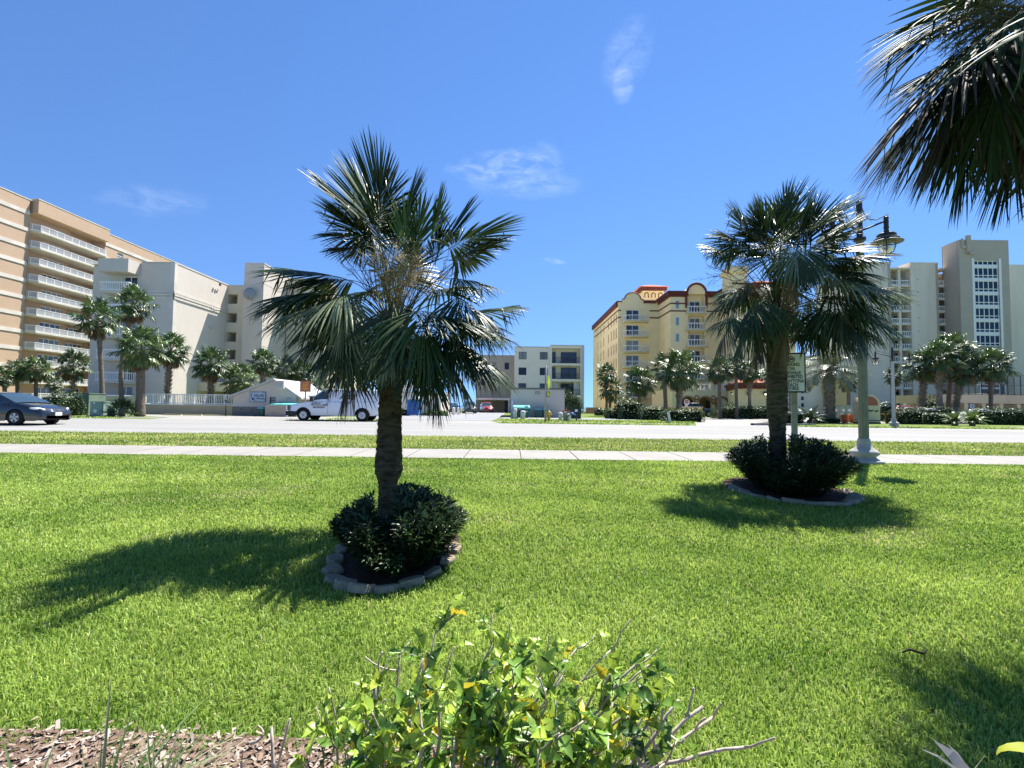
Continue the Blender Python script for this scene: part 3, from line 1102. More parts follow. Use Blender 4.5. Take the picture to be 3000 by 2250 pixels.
# ---- the second palm, on the right
r = np.random.default_rng(202)
D2 = 8.8
pb = P(2280, 1418, D2)
palm2 = empty('palm_tree', (pb.x, D2, pb.z), 0, 'second lawn palm with shaggy brown skirt, in dark round shrub by the parking sign', 'palm tree', 'palms on the front lawn')
zt = [(1418, 22), (1330, 22.5), (1260, 21.5), (1230, 24), (1200, 27.5), (1120, 27.5), (1060, 26), (980, 27), (920, 28)]
prof = [(PZ(2279, y, D2), w * D2 / F, 0) for y, w in zt]
prof[0] = (prof[0][0] - .1, prof[0][1], 0)
trunk_mesh(palm2, prof, pb.x, D2, seed=4)
K2 = .392 * D2 / F
CX2, CY2 = 715, 1040
c0 = np.array([pb.x, D2, PZ(2280, 912, D2) - .1])
boots(r, palm2, pb.x, D2, c0[2] - .55, c0[2] + .05, .14, 26, L=.34, w=.06)
L2 = [
    (690, 460, .1, (-.15, .1, 1), .85, .05, 1.0, 36, G2, .1),
    (640, 500, -.2, (-.35, -.1, .9), .70, .08, 1.2, 38, G1, .12),
    (820, 480, -.25, (.25, -.1, 1), .78, .06, 1.0, 36, G1, .1),
    (980, 520, -.1, (.75, -.1, .55), .90, .12, 1.0, 40, G2, .15),
    (540, 520, .1, (-.75, .1, .5), .70, .2, 1.3, 40, G1, .2),
    (620, 640, -.3, (-.5, -.3, .1), .60, .5, 1.5, 40, G1, .3),
    (880, 600, -.3, (.5, -.3, .3), .75, .3, 1.4, 40, G1, .25),
    (1120, 740, .2, (1, .1, .15), .85, .25, 1.1, 40, G1, .3),
    (760, 430, -.1, (.12, 0, 1), .80, .04, .8, 30, G2, .1),
    (885, 430, -.15, (.72, -.05, .62), 1.02, .12, 1.15, 44, G2, .2),
    (930, 470, .2, (.4, .2, .85), .9, .1, .9, 34, G1, .15),
    (560, 430, .1, (-.45, .1, .85), .75, .1, 1.1, 36, G1, .15),
    (470, 500, 0, (-.85, 0, .35), .62, .35, 1.6, 44, G1, .3),
    (440, 560, -.2, (-.8, -.2, -.2), .5, .5, 1.4, 34, G1, .4),
    (1050, 560, .1, (.9, .1, .30), .95, .2, 1.1, 40, G1, .25),
    (980, 660, -.3, (.85, -.3, .1), .78, .25, 1.6, 46, G1, .2),
    (1040, 700, -.2, (.8, -.2, -.1), .85, .4, 1.3, 42, G1, .35),
    (680, 590, -.7, (-.1, -.5, -.8), .75, .6, 1.4, 40, G_GLINT, .45),
    (760, 640, -.6, (.35, -.5, -.5), .8, .6, 1.3, 38, G_GLINT, .4),
    (1030, 810, -.6, (.7, -.45, -.3), .98, .5, 1.3, 42, G_GLINT, .45),
    (1180, 860, -.2, (.95, -.2, -.05), .95, .35, 1.2, 42, G2, .4),
    (1250, 930, .1, (.95, .1, -.2), .88, .45, 1.3, 42, G1, .45),
    (1180, 980, -.3, (.8, -.3, -.5), .95, .5, 1.4, 44, G2, .5),
    (1100, 1020, .1, (.7, .1, -.7), .95, .5, 1.4, 42, G1, .5),
    (990, 1000, -.6, (.35, -.4, -.8), .95, .5, 1.4, 42, G1, .5),
    (900, 1060, -.3, (.2, -.3, -.9), .75, .5, 1.4, 38, G1, .5),
    (560, 930, -.2, (-.35, -.2, -.85), .95, .5, 1.3, 40, G2, .5),
    (600, 1000, .3, (-.3, .3, -.85), .9, .5, 1.4, 40, G1, .5),
    (520, 780, .3, (-.6, .4, -.5), .8, .5, 1.4, 38, G1, .5),
    (860, 760, .5, (.3, .7, .1), .8, .5, 1.4, 36, G1, .3),
    (640, 760, .5, (-.3, .7, .1), .8, .5, 1.4, 36, G1, .3),
    (1000, 880, .5, (.7, .6, -.3), .9, .5, 1.4, 38, G1, .4),
    (800, 540, .4, (.1, .6, .7), .8, .3, 1.2, 34, G2, .2),
]
for (u, v, d, f, Rb, dr, sp, N, col, fo) in L2:
    palm_frond(r, palm2, 'frond', c0, W(c0, K2, CX2, CY2, u, v, d), f, Rb, droop=dr, span=sp, N=N, fold=fo, col=col, up=.4 if v > 700 else .05, kink=.3,
               pcol=(.14, .17, .05))
for (u, v, d, f, Rb, dr, sp, N, col, fo) in L2:
    if Rb > .6:
        jit = r.normal(0, 1, 3)
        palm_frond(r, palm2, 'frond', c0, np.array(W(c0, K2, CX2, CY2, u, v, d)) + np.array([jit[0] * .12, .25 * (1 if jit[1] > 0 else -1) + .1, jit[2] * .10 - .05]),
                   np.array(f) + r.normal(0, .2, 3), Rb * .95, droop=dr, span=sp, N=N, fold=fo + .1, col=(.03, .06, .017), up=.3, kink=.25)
# the lone frond hanging out to the left
palm_frond(r, palm2, 'frond', c0, W(c0, K2, CX2, CY2, 345, 1052, -.3), (-.85, -.1, -.35), .58, droop=.45, span=1.5, N=30, fold=.6, col=G2, up=.35, pcol=(.10, .12, .06), w=(.03, .014))
for (u, v, d, f, Rb, cc) in ((690, 1120, -.38, (-.03, -.05, -1), .72, DRY), (560, 1120, -.1, (-.12, -.1, -1), .7, BRN), (1010, 1020, -.72, (.35, -.2, -.9), .62, DRY), (620, 1060, .2, (-.2, .1, -1), .8, BRN),
                             (900, 1060, .1, (.3, .1, -1), .5, BRN), (1060, 1060, -.4, (.5, -.2, -.8), .7, BRN), (690, 760, -.65, (-.05, -.2, -1), .6, DRY)):
    palm_frond(r, palm2, 'dead_frond', c0, W(c0, K2, CX2, CY2, u, v, d), f, Rb, mats=FROND_DEAD, droop=.8, span=.8, N=34, fold=1.1, col=cc, kink=.2, pcol=(.20, .16, .10))
st = []
for (u, v, d) in ((210, 660, 0), (260, 720, .1), (330, 560, .1), (380, 850, -.2), (560, 460, -.2), (430, 640, -.3)):
    e = W(c0, K2, CX2, CY2, u, v, d)
    m_ = W(c0, K2, CX2, CY2, (u + CX2) / 2 + 40, (v + CY2) / 2 - 120, d / 2)
    st.append([tuple(x) for x in bez(np.array(c0), np.array(m_), np.array(e), np.linspace(0, 1, 7))])
twigs(r, palm2, 'flower_stalk', st, TWIG, rad=.005, sub=18, sublen=.34, curl=.5)
st = []
for (u, v, d) in ((1370, 600, .1), (1340, 690, .0), (1400, 640, -.1)):
    e = W(c0, K2, CX2, CY2, u, v, d)
    m_ = W(c0, K2, CX2, CY2, (u + CX2) / 2 - 20, (v + CY2) / 2 - 150, d / 2)
    st.append([tuple(x) for x in bez(np.array(c0), np.array(m_), np.array(e), np.linspace(0, 1, 7))])
twigs(r, palm2, 'blossom_cluster', st, mat('pale_palm_blossom', (.48, .46, .22), .7, .2, trans=.3), rad=.006, sub=24, sublen=.22, curl=.9)

# ---- the big palm whose crown hangs into the top right corner
r = np.random.default_rng(303)
D3 = 3.9
c0 = np.array([PX(3190, 100, D3), D3, PZ(3190, 150, D3)])
palm3 = empty('palm_tree', (c0[0], D3, -1.5), 0, 'big dark palm overhead whose hanging fronds fill the top right corner', 'palm tree', 'palms on the front lawn')
trunk_mesh(palm3, [(-1.6, .2, 0), (-1.2, .17, 0), (1, .16, 0), (2.2, .17, 0), (c0[2] - .1, .18, 0)], c0[0], D3, seed=8)
K3 = .4216 * D3 / F
boots(r, palm3, c0[0], D3, c0[2] - .7, c0[2] + .0, .16, 26, L=.4, w=.07)


def W3(u, v, d):
    p = P(2450 + u * .4216, v * .4216, D3 + d)
    return (p.x, D3 + d, p.z)


L3 = [
    (1000, 30, 0, (-.9, 0, -.25), .88, .35, .8, 26, G1, .3, 0),
    (1020, 260, -.1, (-.66, -.05, -.60), 1.22, .28, .75, 36, BRN, .3, 1),
    (1060, 300, .1, (-.45, .05, -.85), 1.15, .3, .9, 38, BRN, .4, 1),
    (1080, 330, .35, (-.6, .2, -.6), 1.2, .3, .9, 38, G1, .4, 0),
    (1120, 360, -.2, (-.15, -.1, -1), 1.05, .3, .9, 34, G1, .4, 0),
    (1340, 200, -.1, (-.25, -.05, -1), 1.05, .3, .9, 42, DRY, .4, 1),
    (1330, 260, .3, (-.3, .1, -.9), 1.08, .3, 1.0, 42, G1, .4, 0),
    (1400, 360, -.2, (-.2, -.1, -1), .95, .3, 1.0, 42, BRN, .4, 1),
    (1420, 360, .4, (-.1, .2, -1), .95, .3, 1.0, 40, G1, .4, 0),
    (1180, 130, .3, (-.75, .2, -.5), 1.0, .3, .9, 34, G1, .3, 0),
    (1300, 60, -.3, (-.6, -.3, -.5), .9, .3, 1.1, 38, G1, .3, 0),
    (1560, 500, 0, (-.05, 0, -1), .9, .3, 1.0, 40, BRN, .4, 1),
    (1450, -40, .4, (-.5, .4, .2), .8, .3, 1.1, 36, G1, .3, 0),
    (1500, -150, 0, (-.5, 0, .8), 1.1, .2, 1.2, 36, G1, .3, 0),
    (1800, -250, .2, (.1, .1, 1), 1.1, .2, 1.2, 36, G1, .3, 0),
    (2300, 0, .2, (.8, .1, .3), 1.2, .3, 1.2, 36, G1, .3, 0),
    (2300, 300, -.2, (.8, -.1, -.4), 1.2, .3, 1.2, 36, G1, .3, 0),
    (2100, 600, .3, (.4, .3, -.9), 1.2, .3, 1.2, 36, G1, .3, 0),
    (1900, 500, -.8, (.1, -.7, -.7), 1.1, .3, 1.2, 36, G1, .3, 0),
    (1900, 500, .9, (.1, .7, -.7), 1.1, .3, 1.2, 36, G1, .3, 0),
    (1700, 100, -.9, (-.3, -.9, -.1), 1.1, .3, 1.2, 36, G1, .3, 0),
    (1700, 100, .9, (-.3, .9, -.1), 1.1, .3, 1.2, 36, G1, .3, 0),
]
for (u, v, d, f, Rb, dr, sp, N, col, fo, dead) in L3:
    palm_frond(r, palm3, 'dead_frond' if dead else 'frond', c0, W3(u, v, d), f, Rb, mats=FROND_DEAD if dead else FROND3, droop=dr, span=sp, N=N, fold=fo, col=col, up=.3, kink=.15, K=8,
               pcol=(.09, .11, .05) if not dead else (.16, .12, .08), w=(.045, .022))
for (u, v, d, f, Rb, dr, sp, N, col, fo, dead) in L3:
    if 950 < u < 1600 and v > 0:
        jit = r.normal(0, 1, 3)
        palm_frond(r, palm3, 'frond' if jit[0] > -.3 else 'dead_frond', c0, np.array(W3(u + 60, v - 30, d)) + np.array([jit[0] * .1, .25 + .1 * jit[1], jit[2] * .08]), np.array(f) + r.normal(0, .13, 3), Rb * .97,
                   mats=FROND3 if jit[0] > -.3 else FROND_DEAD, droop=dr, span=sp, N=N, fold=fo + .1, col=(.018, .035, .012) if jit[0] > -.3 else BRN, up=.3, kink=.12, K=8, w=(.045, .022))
st = []
for (u, v, d) in ((760, 150, 0), (860, 60, .1), (900, 200, .1), (980, 120, -.1), (700, 260, .1), (1000, 40, 0), (820, 330, .15)):
    st.append([tuple(x) for x in bez(np.array(c0), np.array(W3(1300, 60, d)), np.array(W3(u, v, d)), np.linspace(0, 1, 7))])
twigs(r, palm3, 'seed_cluster', st, mat('green_seed_stalk', (.10, .10, .045), .8, .2, var=(12, (.22, .19, .09), .5, .7)), rad=.0045, sub=36, sublen=.26, curl=.9)

# ---------------------------------------------------------------- stone rings and shrubs round the two palms
LEAFD = mat('dark_shrub_leaf', (.022, .042, .014), .38, .45, attr='col', trans=.08)
STONE = mat('flagstone', (.36, .30, .20), .85, .2, var=(7, (.20, .17, .115), .4, .7), bump=(30, .6, .02), var2=(2.5, (.36, .33, .27), .5, .8))
SOIL = mat('dark_soil', (.05, .036, .026), .95, .1, bump=(50, .9, .02), var=(20, (.10, .08, .055), .5, .75))


def leaf_np(p, d, L, w, r, fold=.25, droop=.3):
    """narrow leaf: 2 creased segments -> 9 verts?  returns V(8,3), quads"""
    d = _n(d)
    s = _n(np.cross(d, NUP) + r.normal(0, .15, 3))
    n = _n(np.cross(s, d))
    V = []
    for t, ww in ((0, .25), (.4, 1.0), (.75, .7), (1.0, .04)):
        c = p + d * L * t - NUP * droop * L * t * t
        V += [c - s * w * ww / 2, c + n * w * -fold * ww, c + s * w * ww / 2]
    Q = []
    for k in range(3):
        b = k * 3
        Q += [[b, b + 1, b + 4, b + 3], [b + 1, b + 2, b + 5, b + 4]]
    return np.array(V), np.array(Q)


def join_leaves(lst):
    nv = np.cumsum([0] + [len(a[0]) for a in lst])
    V = np.concatenate([a[0] for a in lst])
    Q = np.concatenate([a[1] + b for a, b in zip(lst, nv)])
    Cc = np.concatenate([np.tile(a[2], (len(a[0]), 1)) for a in lst])
    return V, Q, Cc


def petunia(root, cx, cy, z, rad, h, nst, seed, ay=1.0, gap=None):
    r = np.random.default_rng(seed)
    lst = []
    stem = MB()
    for k in range(nst):
        q = r.uniform(0, 6.283)
        rr = rad * math.sqrt(r.uniform(0, 1))
        bx, by = cx + rr * .55 * math.cos(q), cy + rr * .55 * math.sin(q) * ay
        hh = h * (1 - .42 * (rr / rad) ** 2.2) * r.uniform(.85, 1.12)
        tx, ty = cx + rr * 1.08 * math.cos(q), cy + rr * 1.08 * math.sin(q) * ay
        if gap and abs(tx - gap[0] * ty / gap[1]) < gap[2] and ty < gap[1]:
            hh *= .55
        b = np.array([bx, by, z])
        t = np.array([tx, ty, z + hh])
        mid = (b + t) / 2 + np.array([0, 0, hh * .12]) + r.normal(0, .02, 3)
        tt = np.linspace(0, 1, 9)
        pts = bez(b, mid, t, tt)
        stem.tube([tuple(x) for x in pts[::2]], .0035, 3)
        for i in range(2, 9):
            dirv = pts[i] - pts[i - 1]
            dirv = _n(dirv)
            a0 = r.uniform(0, 6.28)
            m = 4 if i < 8 else 6
            for j in range(m):
                a = a0 + j * 6.283 / m + r.normal(0, .25)
                side = np.array([math.cos(a), math.sin(a), 0])
                dd = side * r.uniform(.7, 1.0) + dirv * (.55 if i < 8 else 1.1)
                L = r.uniform(.075, .125)
                V, Q = leaf_np(pts[i] + r.normal(0, .008, 3), dd, L, L * .19, r)
                c = np.array([.03, .058, .018]) * r.uniform(.6, 1.7)
                lst.append((V, Q, c))
    V, Q, Cc = join_leaves(lst)
    np_mesh('foliage', V, Q, LEAFD, root, col=Cc, off=root.location)
    stem.build('stems', mat('shrub_stem', (.05, .06, .025), .7, .2), root, off=root.location)


def flower(root, p, name='flower'):
    mb = MB()
    p = Vector(p)
    for k in range(5):
        a = k * 1.257
        d = Vector((math.cos(a), math.sin(a), .25)) * .022
        t = Vector((-math.sin(a), math.cos(a), 0)) * .012
        mb.add([p, p + d * .6 - t, p + d, p + d * .6 + t], [(0, 1, 2, 3)])
    mb.tube([p, p + Vector((0, 0, -.03))], [.004, .002], 5)
    bld(mb, name, mat('violet_petal', (.22, .16, .50), .6, .2, trans=.3), root)


(cx1, cy1, cr1, cs1), (cx2, cy2, cr2, cs2) = RINGS
for (cx, cy, cr, cs) in RINGS:
    mb = MB()
    n = 40
    z = gz(cy)
    pts = [(cx + (cr + .0) * math.cos(k * 6.2832 / n), cy + (cs + .0) * math.sin(k * 6.2832 / n)) for k in range(n)]
    mb.add([(x, y, gz(y) + .015) for x, y in pts] + [(cx, cy, z + .03)], [(i, (i + 1) % n, n) for i in range(n)])
    tag(mb.build('planting_soil', SOIL), kind='structure')
s1 = empty('round_shrub', (-1.05, 5.0, gz(5.1)), 0, 'dark narrow-leaved shrub mound around the pinched near palm trunk', 'shrub')
petunia(s1, -1.03, 4.76, gz(5.0), .55, .60, 620, 31, ay=1.3, gap=(-1.49, 5.9, .12))
flower(s1, P(1320, 1438, 5.0))
s2 = empty('round_shrub', (4.55, 8.15, gz(8.2)), 0, 'wider dark narrow-leaved shrub around the shaggy second palm near the lamp post', 'shrub')
petunia(s2, 4.62, 8.3, gz(8.4), .82, .84, 780, 32, ay=1.35, gap=(4.72, 8.8, .2))
flower(s2, P(2347, 1284, 8.2))


def stone(cx, cy, z, a, L, Wd, T, tilt, seed, label, group):
    r = random.Random(seed)
    n = 7
    pts = []
    for k in range(n):
        q = k * 6.2832 / n + r.uniform(-.25, .25)
        pts.append((L / 2 * math.cos(q) * r.uniform(.85, 1.12), Wd / 2 * math.sin(q) * r.uniform(.85, 1.12)))
    mb = MB()
    vs = [(x, y, 0) for x, y in pts] + [(x * .97, y * .97, T * .75) for x, y in pts] + [(x * .85, y * .85, T + r.uniform(-.006, .006)) for x, y in pts]
    fs = [tuple(range(n - 1, -1, -1)), tuple(range(2 * n, 3 * n))]
    for i in range(n):
        j = (i + 1) % n
        fs += [(i, j, n + j, n + i), (n + i, n + j, 2 * n + j, 2 * n + i)]
    mb.add(vs, fs)
    o = mb.build('edging_stone', STONE)
    o.location = (cx, cy, z)
    o.rotation_euler = (tilt * math.sin(a) * -1, tilt * math.cos(a) * 1, a + math.pi / 2)
    tag(o, label, 'stone', group)
    return o


rr_ = random.Random(5)
places = ['at its far left', 'at its left end', 'left of the front', 'at the front left', 'at the very front', 'just right of the front', 'at the front right', 'at the right']
k = 0
for ang, L, wd in ((184, .24, .16), (203, .26, .18), (218, .22, .2), (232, .22, .2), (247, .24, .2), (264, .26, .2), (283, .27, .18), (303, .28, .18), (322, .27, .17), (341, .24, .16), (358, .22, .15)):
    a = R(ang)
    x, y = cx1 + (cr1 - .04) * math.cos(a), cy1 + (cs1 - .04) * math.sin(a)
    side = 'left' if ang < 235 else ('front' if ang < 285 else 'right')
    lab = ['flat pale flagstone in the near palm ring, hidden side at the far left', 'upright flagstone at the left end of the near palm ring', 'flagstone leaning on the left end stone of the near palm ring',
           'rounded flagstone at the front left corner of the near palm ring', 'broad rounded flagstone left of the ring front', 'broad flagstone at the very front of the near palm ring',
           'thin flagstone in deep shade right of the ring front', 'light spotted flagstone at the front right of the near palm ring', 'flagstone under leaves on the right arc of the near palm ring',
           'small flagstone near the right end of the near palm ring', 'last small flagstone at the right end of the near palm ring'][k]
    stone(x, y, gz(y) + .0, a, L * .92, wd, rr_.uniform(.04, .075), -.22 + rr_.uniform(-.15, .15), 40 + k, lab, 'edging stones round the near palm')
    k += 1
k = 0
for ang, L, wd in ((186, .34, .24), (200, .3, .2), (214, .34, .22), (228, .3, .2), (242, .34, .22), (256, .36, .24), (270, .4, .26), (285, .42, .26), (300, .36, .24), (316, .4, .3), (332, .3, .2), (348, .3, .2)):
    a = R(ang)
    x, y = cx2 + (cr2 - .03) * math.cos(a), cy2 + (cs2 - .03) * math.sin(a)
    lab = ['flagstone at the far left end of the ring round the second palm', 'second flagstone from the left in the ring of the second palm', 'shaded flagstone third from left in the second palm ring',
           'shaded flagstone fourth from left in the second palm ring', 'low flagstone left of front in the second palm ring', 'flat flagstone in shade before the second palm shrub',
           'long flagstone at the front middle of the second palm ring', 'broad flagstone just right of the middle of the second palm ring', 'flagstone right of front in the second palm ring',
           'large sunlit flagstone at the right corner of the second palm ring', 'small flagstone beyond the sunlit corner stone of the second ring', 'last flagstone at the right end of the second palm ring'][k]
    stone(x, y, gz(y) + .0, a, L * .92, wd, rr_.uniform(.04, .07), -.2 + rr_.uniform(-.12, .12), 80 + k, lab, 'edging stones round the second palm')
    k += 1

# ---------------------------------------------------------------- hibiscus in the foreground
HL = mat('hibiscus_leaf', (.10, .19, .03), .36, .5, attr='col', trans=.35)
HB = mat('pale_twig', (.50, .44, .36), .85, .2, var=(30, (.30, .25, .20), .4, .7), bump=(120, .4, .003))


def lobed_leaf(p, d, up, L, r, col):
    """three-lobed toothed leaf, creased on the midrib"""
    d = _n(d)
    s = _n(np.cross(d, up))
    n = _n(np.cross(s, d))
    half = [(0, .04), (.05, .22), (.18, .34), (.30, .36), (.42, .46), (.40, .30), (.52, .26), (.62, .24), (.72, .17), (.86, .09), (1.0, .0)]
    w = r.uniform(.55, .85)
    cup = r.uniform(.1, .8)
    curl = r.uniform(0, 1.0)
    V, Q = [], []
    for t, q in half:
        c = p + d * L * t - n * curl * L * t * t * .5
        V += [c - s * q * L * w + n * cup * q * L, c, c + s * q * L * w + n * cup * q * L]
    for k in range(len(half) - 1):
        b = k * 3
        Q += [[b, b + 1, b + 4, b + 3], [b + 1, b + 2, b + 5, b + 4]]
    V = np.array(V) + r.normal(0, .0009, (len(V), 3))
    return V, np.array(Q), col


def hibiscus(root, stems, seed, nleaf=1.0, extra=0):
    r = np.random.default_rng(seed)
    mb = MB()
    lst = []
    for (b, t, rad, lf) in stems:
        b = np.array(b, float)
        t = np.array(t, float)
        L = np.linalg.norm(t - b)
        ctrl = (b + t) / 2 + r.normal(0, .035, 3) + np.array([0, 0, L * .04])
        n = 10
        pts = bez(b, ctrl, t, np.linspace(0, 1, n))
        pts[1:-1] += r.normal(0, .006, (n - 2, 3))
        mb.tube([tuple(x) for x in pts], [rad * (1 - .5 * i / (n - 1)) * (1 + .18 * (i % 2)) for i in range(n)], 6)
        nodes = []
        for i in range(3, n):
            nodes.append((pts[i], _n(pts[i] - pts[i - 1])))
            if r.random() < .6:
                d = _n(_n(pts[i] - pts[i - 1]) + r.normal(0, .65, 3) + np.array([0, 0, .25]))
                l2 = r.uniform(.05, .16)
                q = [pts[i]]
                for k in range(4):
                    d = _n(d + r.normal(0, .22, 3) + np.array([0, 0, .12]))
                    q.append(q[-1] + d * l2 / 4)
                mb.tube([tuple(x) for x in q], [rad * .55, rad * .5, rad * .45, rad * .38, rad * .45], 5)
                nodes += [(q[2], d), (q[3], d), (q[4], d)]
        for (p, d) in nodes:
            m = r.poisson(1.1 * lf * nleaf)
            for j in range(m):
                dd = _n(d * .5 + r.normal(0, .75, 3) + np.array([0, -.25, .30]))
                Lf = r.uniform(.035, .095)
                y = r.random()
                if y < .06:
                    col = np.array([.60, .52, .04])
                elif y < .5:
                    col = np.array([.34, .48, .06])
                elif y < .8:
                    col = np.array([.17, .32, .045])
                else:
                    col = np.array([.06, .14, .03])
                col = col * r.uniform(.8, 1.2)
                st = p + d * .005
                e = st + dd * .02
                mb.tube([tuple(st), tuple(e)], .0011, 3, m=1)
                up = _n(np.array([0, -.35, 1.0]) + r.normal(0, .45, 3))
                lst.append(lobed_leaf(e, dd, up, Lf, r, col))
    V, Q, Cc = join_leaves([(a, b, c) for a, b, c in lst])
    np_mesh('foliage', V, Q, HL, root, col=Cc, off=root.location)
    mb.build('branch_core', [HB, mat('leaf_stalk', (.14, .2, .05), .5, .3)], root, off=root.location)


def hib_stems(pxlist, r):
    out = []
    for (bx, by, tx, ty, D, rad, lf) in pxlist:
        t = P(tx, ty + (60 if ty < 2100 else 0), D + r.uniform(-.06, .06))
        b = P(bx, by, D + r.uniform(-.12, .12))
        out.append(((b.x, b.y, -1.53), tuple(t), rad, lf))
    return out


r = np.random.default_rng(77)
h1 = empty('hibiscus_shrub', (P(1350, 2300, 1.95).x, 1.95, -1.53), 0, 'foreground hibiscus shrub with bright lobed leaves and bare pale twigs, widest in the bed', 'shrub')
px = [(1150, 2500, 1275, 1795, 1.95, .006, 1.3), (1200, 2500, 1330, 1835, 2.0, .005, 1.0), (1180, 2500, 1240, 1870, 1.9, .007, 1.0), (1120, 2500, 1170, 1860, 1.95, .007, .15), (1100, 2500, 1120, 1850, 1.9, .006, .1),
      (1250, 2500, 1440, 1830, 2.05, .006, .9), (1300, 2500, 1490, 1815, 2.05, .005, .15), (1350, 2500, 1540, 1870, 2.0, .006, 1.1), (1380, 2500, 1620, 1835, 2.0, .005, .8), (1400, 2500, 1690, 1840, 2.0, .006, .1),
      (1450, 2500, 1650, 1920, 1.9, .006, .9), (1480, 2500, 1790, 1845, 2.05, .006, .1), (1500, 2500, 1800, 1900, 2.0, .007, .8), (1520, 2500, 1860, 1890, 1.95, .007, .9), (1550, 2500, 1905, 1885, 2.0, .006, .15),
      (1600, 2500, 1990, 1990, 1.9, .009, .12), (1620, 2500, 2060, 2010, 1.85, .010, .08), (1640, 2500, 2090, 2040, 1.95, .009, .08), (1600, 2500, 1940, 1950, 1.95, .007, .6), (1650, 2500, 2180, 2190, 1.85, .009, .05),
      (1080, 2500, 1100, 1950, 1.85, .008, .7), (1060, 2500, 1130, 2060, 1.75, .008, .8), (1300, 2500, 1400, 1960, 1.8, .007, 1.3), (1350, 2500, 1500, 2000, 1.75, .008, 1.5), (1250, 2500, 1290, 2010, 1.75, .008, 1.3),
      (1420, 2500, 1600, 2010, 1.75, .008, 1.5), (1450, 2500, 1700, 2060, 1.75, .008, 1.3), (1500, 2500, 1800, 2090, 1.75, .008, 1.3), (1200, 2500, 1200, 2050, 1.7, .008, 1.2), (1550, 2500, 1900, 2120, 1.8, .008, 1.0),
      (1300, 2500, 1350, 2110, 1.65, .008, 1.6), (1400, 2500, 1480, 2130, 1.62, .008, 1.6), (1500, 2500, 1640, 2130, 1.65, .008, 1.5), (1250, 2500, 1240, 2150, 1.62, .008, 1.4), (1550, 2500, 1750, 2170, 1.65, .008, 1.4),
      (1100, 2500, 1080, 2120, 1.75, .008, .9), (1600, 2500, 1960, 2180, 1.75, .007, .8), (1150, 2500, 1130, 2180, 1.65, .007, 1.2), (1420, 2500, 1420, 2190, 1.58, .007, 1.6), (1530, 2500, 1580, 2200, 1.58, .007, 1.6)]
hibiscus(h1, hib_stems(px, r), 88, nleaf=1.35)
h2 = empty('hibiscus_shrub', (P(1020, 2300, 1.9).x, 1.9, -1.53), 0, 'small sparse hibiscus with pale forked twigs, left of the big foreground shrub', 'shrub')
px = [(1040, 2500, 1060, 2060, 1.95, .009, .15), (1020, 2500, 1075, 2110, 1.9, .008, .3), (1000, 2500, 985, 2110, 1.95, .006, .9), (980, 2500, 960, 2160, 1.9, .005, 1.0), (1060, 2500, 1010, 2200, 1.8, .006, .8)]
hibiscus(h2, hib_stems(px, r), 89, nleaf=.8)
h3 = empty('bare_twig', (P(800, 2300, 2.0).x, 2.0, -1.53), 0, 'leafless pale forked twig standing in mulch, left of the hibiscus', 'twig')
px = [(790, 2400, 795, 2130, 2.0, .008, 0), (790, 2400, 850, 2105, 2.0, .006, 0), (740, 2400, 712, 2195, 1.95, .006, .0), (735, 2180, 755, 2125, 2.0, .005, 0)]
rt = np.random.default_rng(3)
mb = MB()
for (bx, by, tx, ty, D, rad, lf) in px:
    b, t = P(bx, by, D), P(tx, ty, D)
    pts = bez(np.array([b.x, b.y, -1.53 if by > 2300 else b.z]), (np.array(b) + np.array(t)) / 2 + rt.normal(0, .02, 3), np.array(t), np.linspace(0, 1, 7))
    mb.tube([tuple(x) for x in pts], [rad * (1.1 - .07 * i) for i in range(7)], 6)
mb.build('stems', HB, h3, off=h3.location)

# strap-leaved tufts bottom left
BL = mat('strap_leaf', (.10, .19, .05), .4, .4, attr='col', trans=.2)


def tuft(cx, cy, z, n, L, w, seed, label, lean=(0, 0), cols=((.09, .17, .04), (.17, .25, .09), (.30, .30, .16))):
    r = np.random.default_rng(seed)
    root = empty('strap_leaf_plant', (cx, cy, z), 0, label, 'plant', 'strap-leaved plants in the mulch')
    Vs, Qs, Cs = [], [], []
    b = 0
    for k in range(n):
        a = r.uniform(0, 6.28)
        d = np.array([math.cos(a) * .55 + lean[0], math.sin(a) * .55 + lean[1], 1.0]) * 1.0
        d = _n(d)
        l = L * r.uniform(.5, 1.15)
        p = np.array([cx, cy, z]) + np.array([math.cos(a), math.sin(a), 0]) * r.uniform(0, .05)
        s = _n(np.cross(d, NUP))
        K = 7
        V = []
        for i in range(K + 1):
            t = i / K
            ww = w * (1 - t ** 2.5) * r.uniform(.95, 1.05) + .0006
            V += [p - s * ww / 2, p - np.cross(s, d) * ww * .2, p + s * ww / 2]
            d = _n(d - NUP * .17 * (t + .2))
            p = p + d * l / K
        Q = []
        for i in range(K):
            q = b + i * 3
            Q += [[q, q + 1, q + 4, q + 3], [q + 1, q + 2, q + 5, q + 4]]
        b += len(V)
        Vs += V
        Qs += Q
        c = np.array(cols[r.integers(0, len(cols))]) * r.uniform(.8, 1.2)
        Cs += [c] * len(V)
    np_mesh('leaves', np.array(Vs), np.array(Qs), BL, root, col=np.array(Cs), off=root.location)


g = P(300, 2330, 1.8)
tuft(g.x, 1.8, -1.52, 46, .46, .012, 1, 'strap-leaved tuft at the bottom edge, left of centre of the mulch', lean=(.45, .2))
g = P(80, 2360, 1.75)
tuft(g.x, 1.75, -1.52, 14, .34, .012, 2, 'thin strap-leaved tuft at the very bottom left corner', lean=(.3, .1), cols=((.10, .16, .06), (.2, .25, .13)))
g = P(470, 2330, 1.9)
tuft(g.x, 1.9, -1.52, 34, .36, .010, 3, 'pale grassy tuft between the strap-leaved tuft and the bare twig', lean=(.4, .05), cols=((.14, .22, .08), (.30, .31, .17), (.36, .34, .22)))
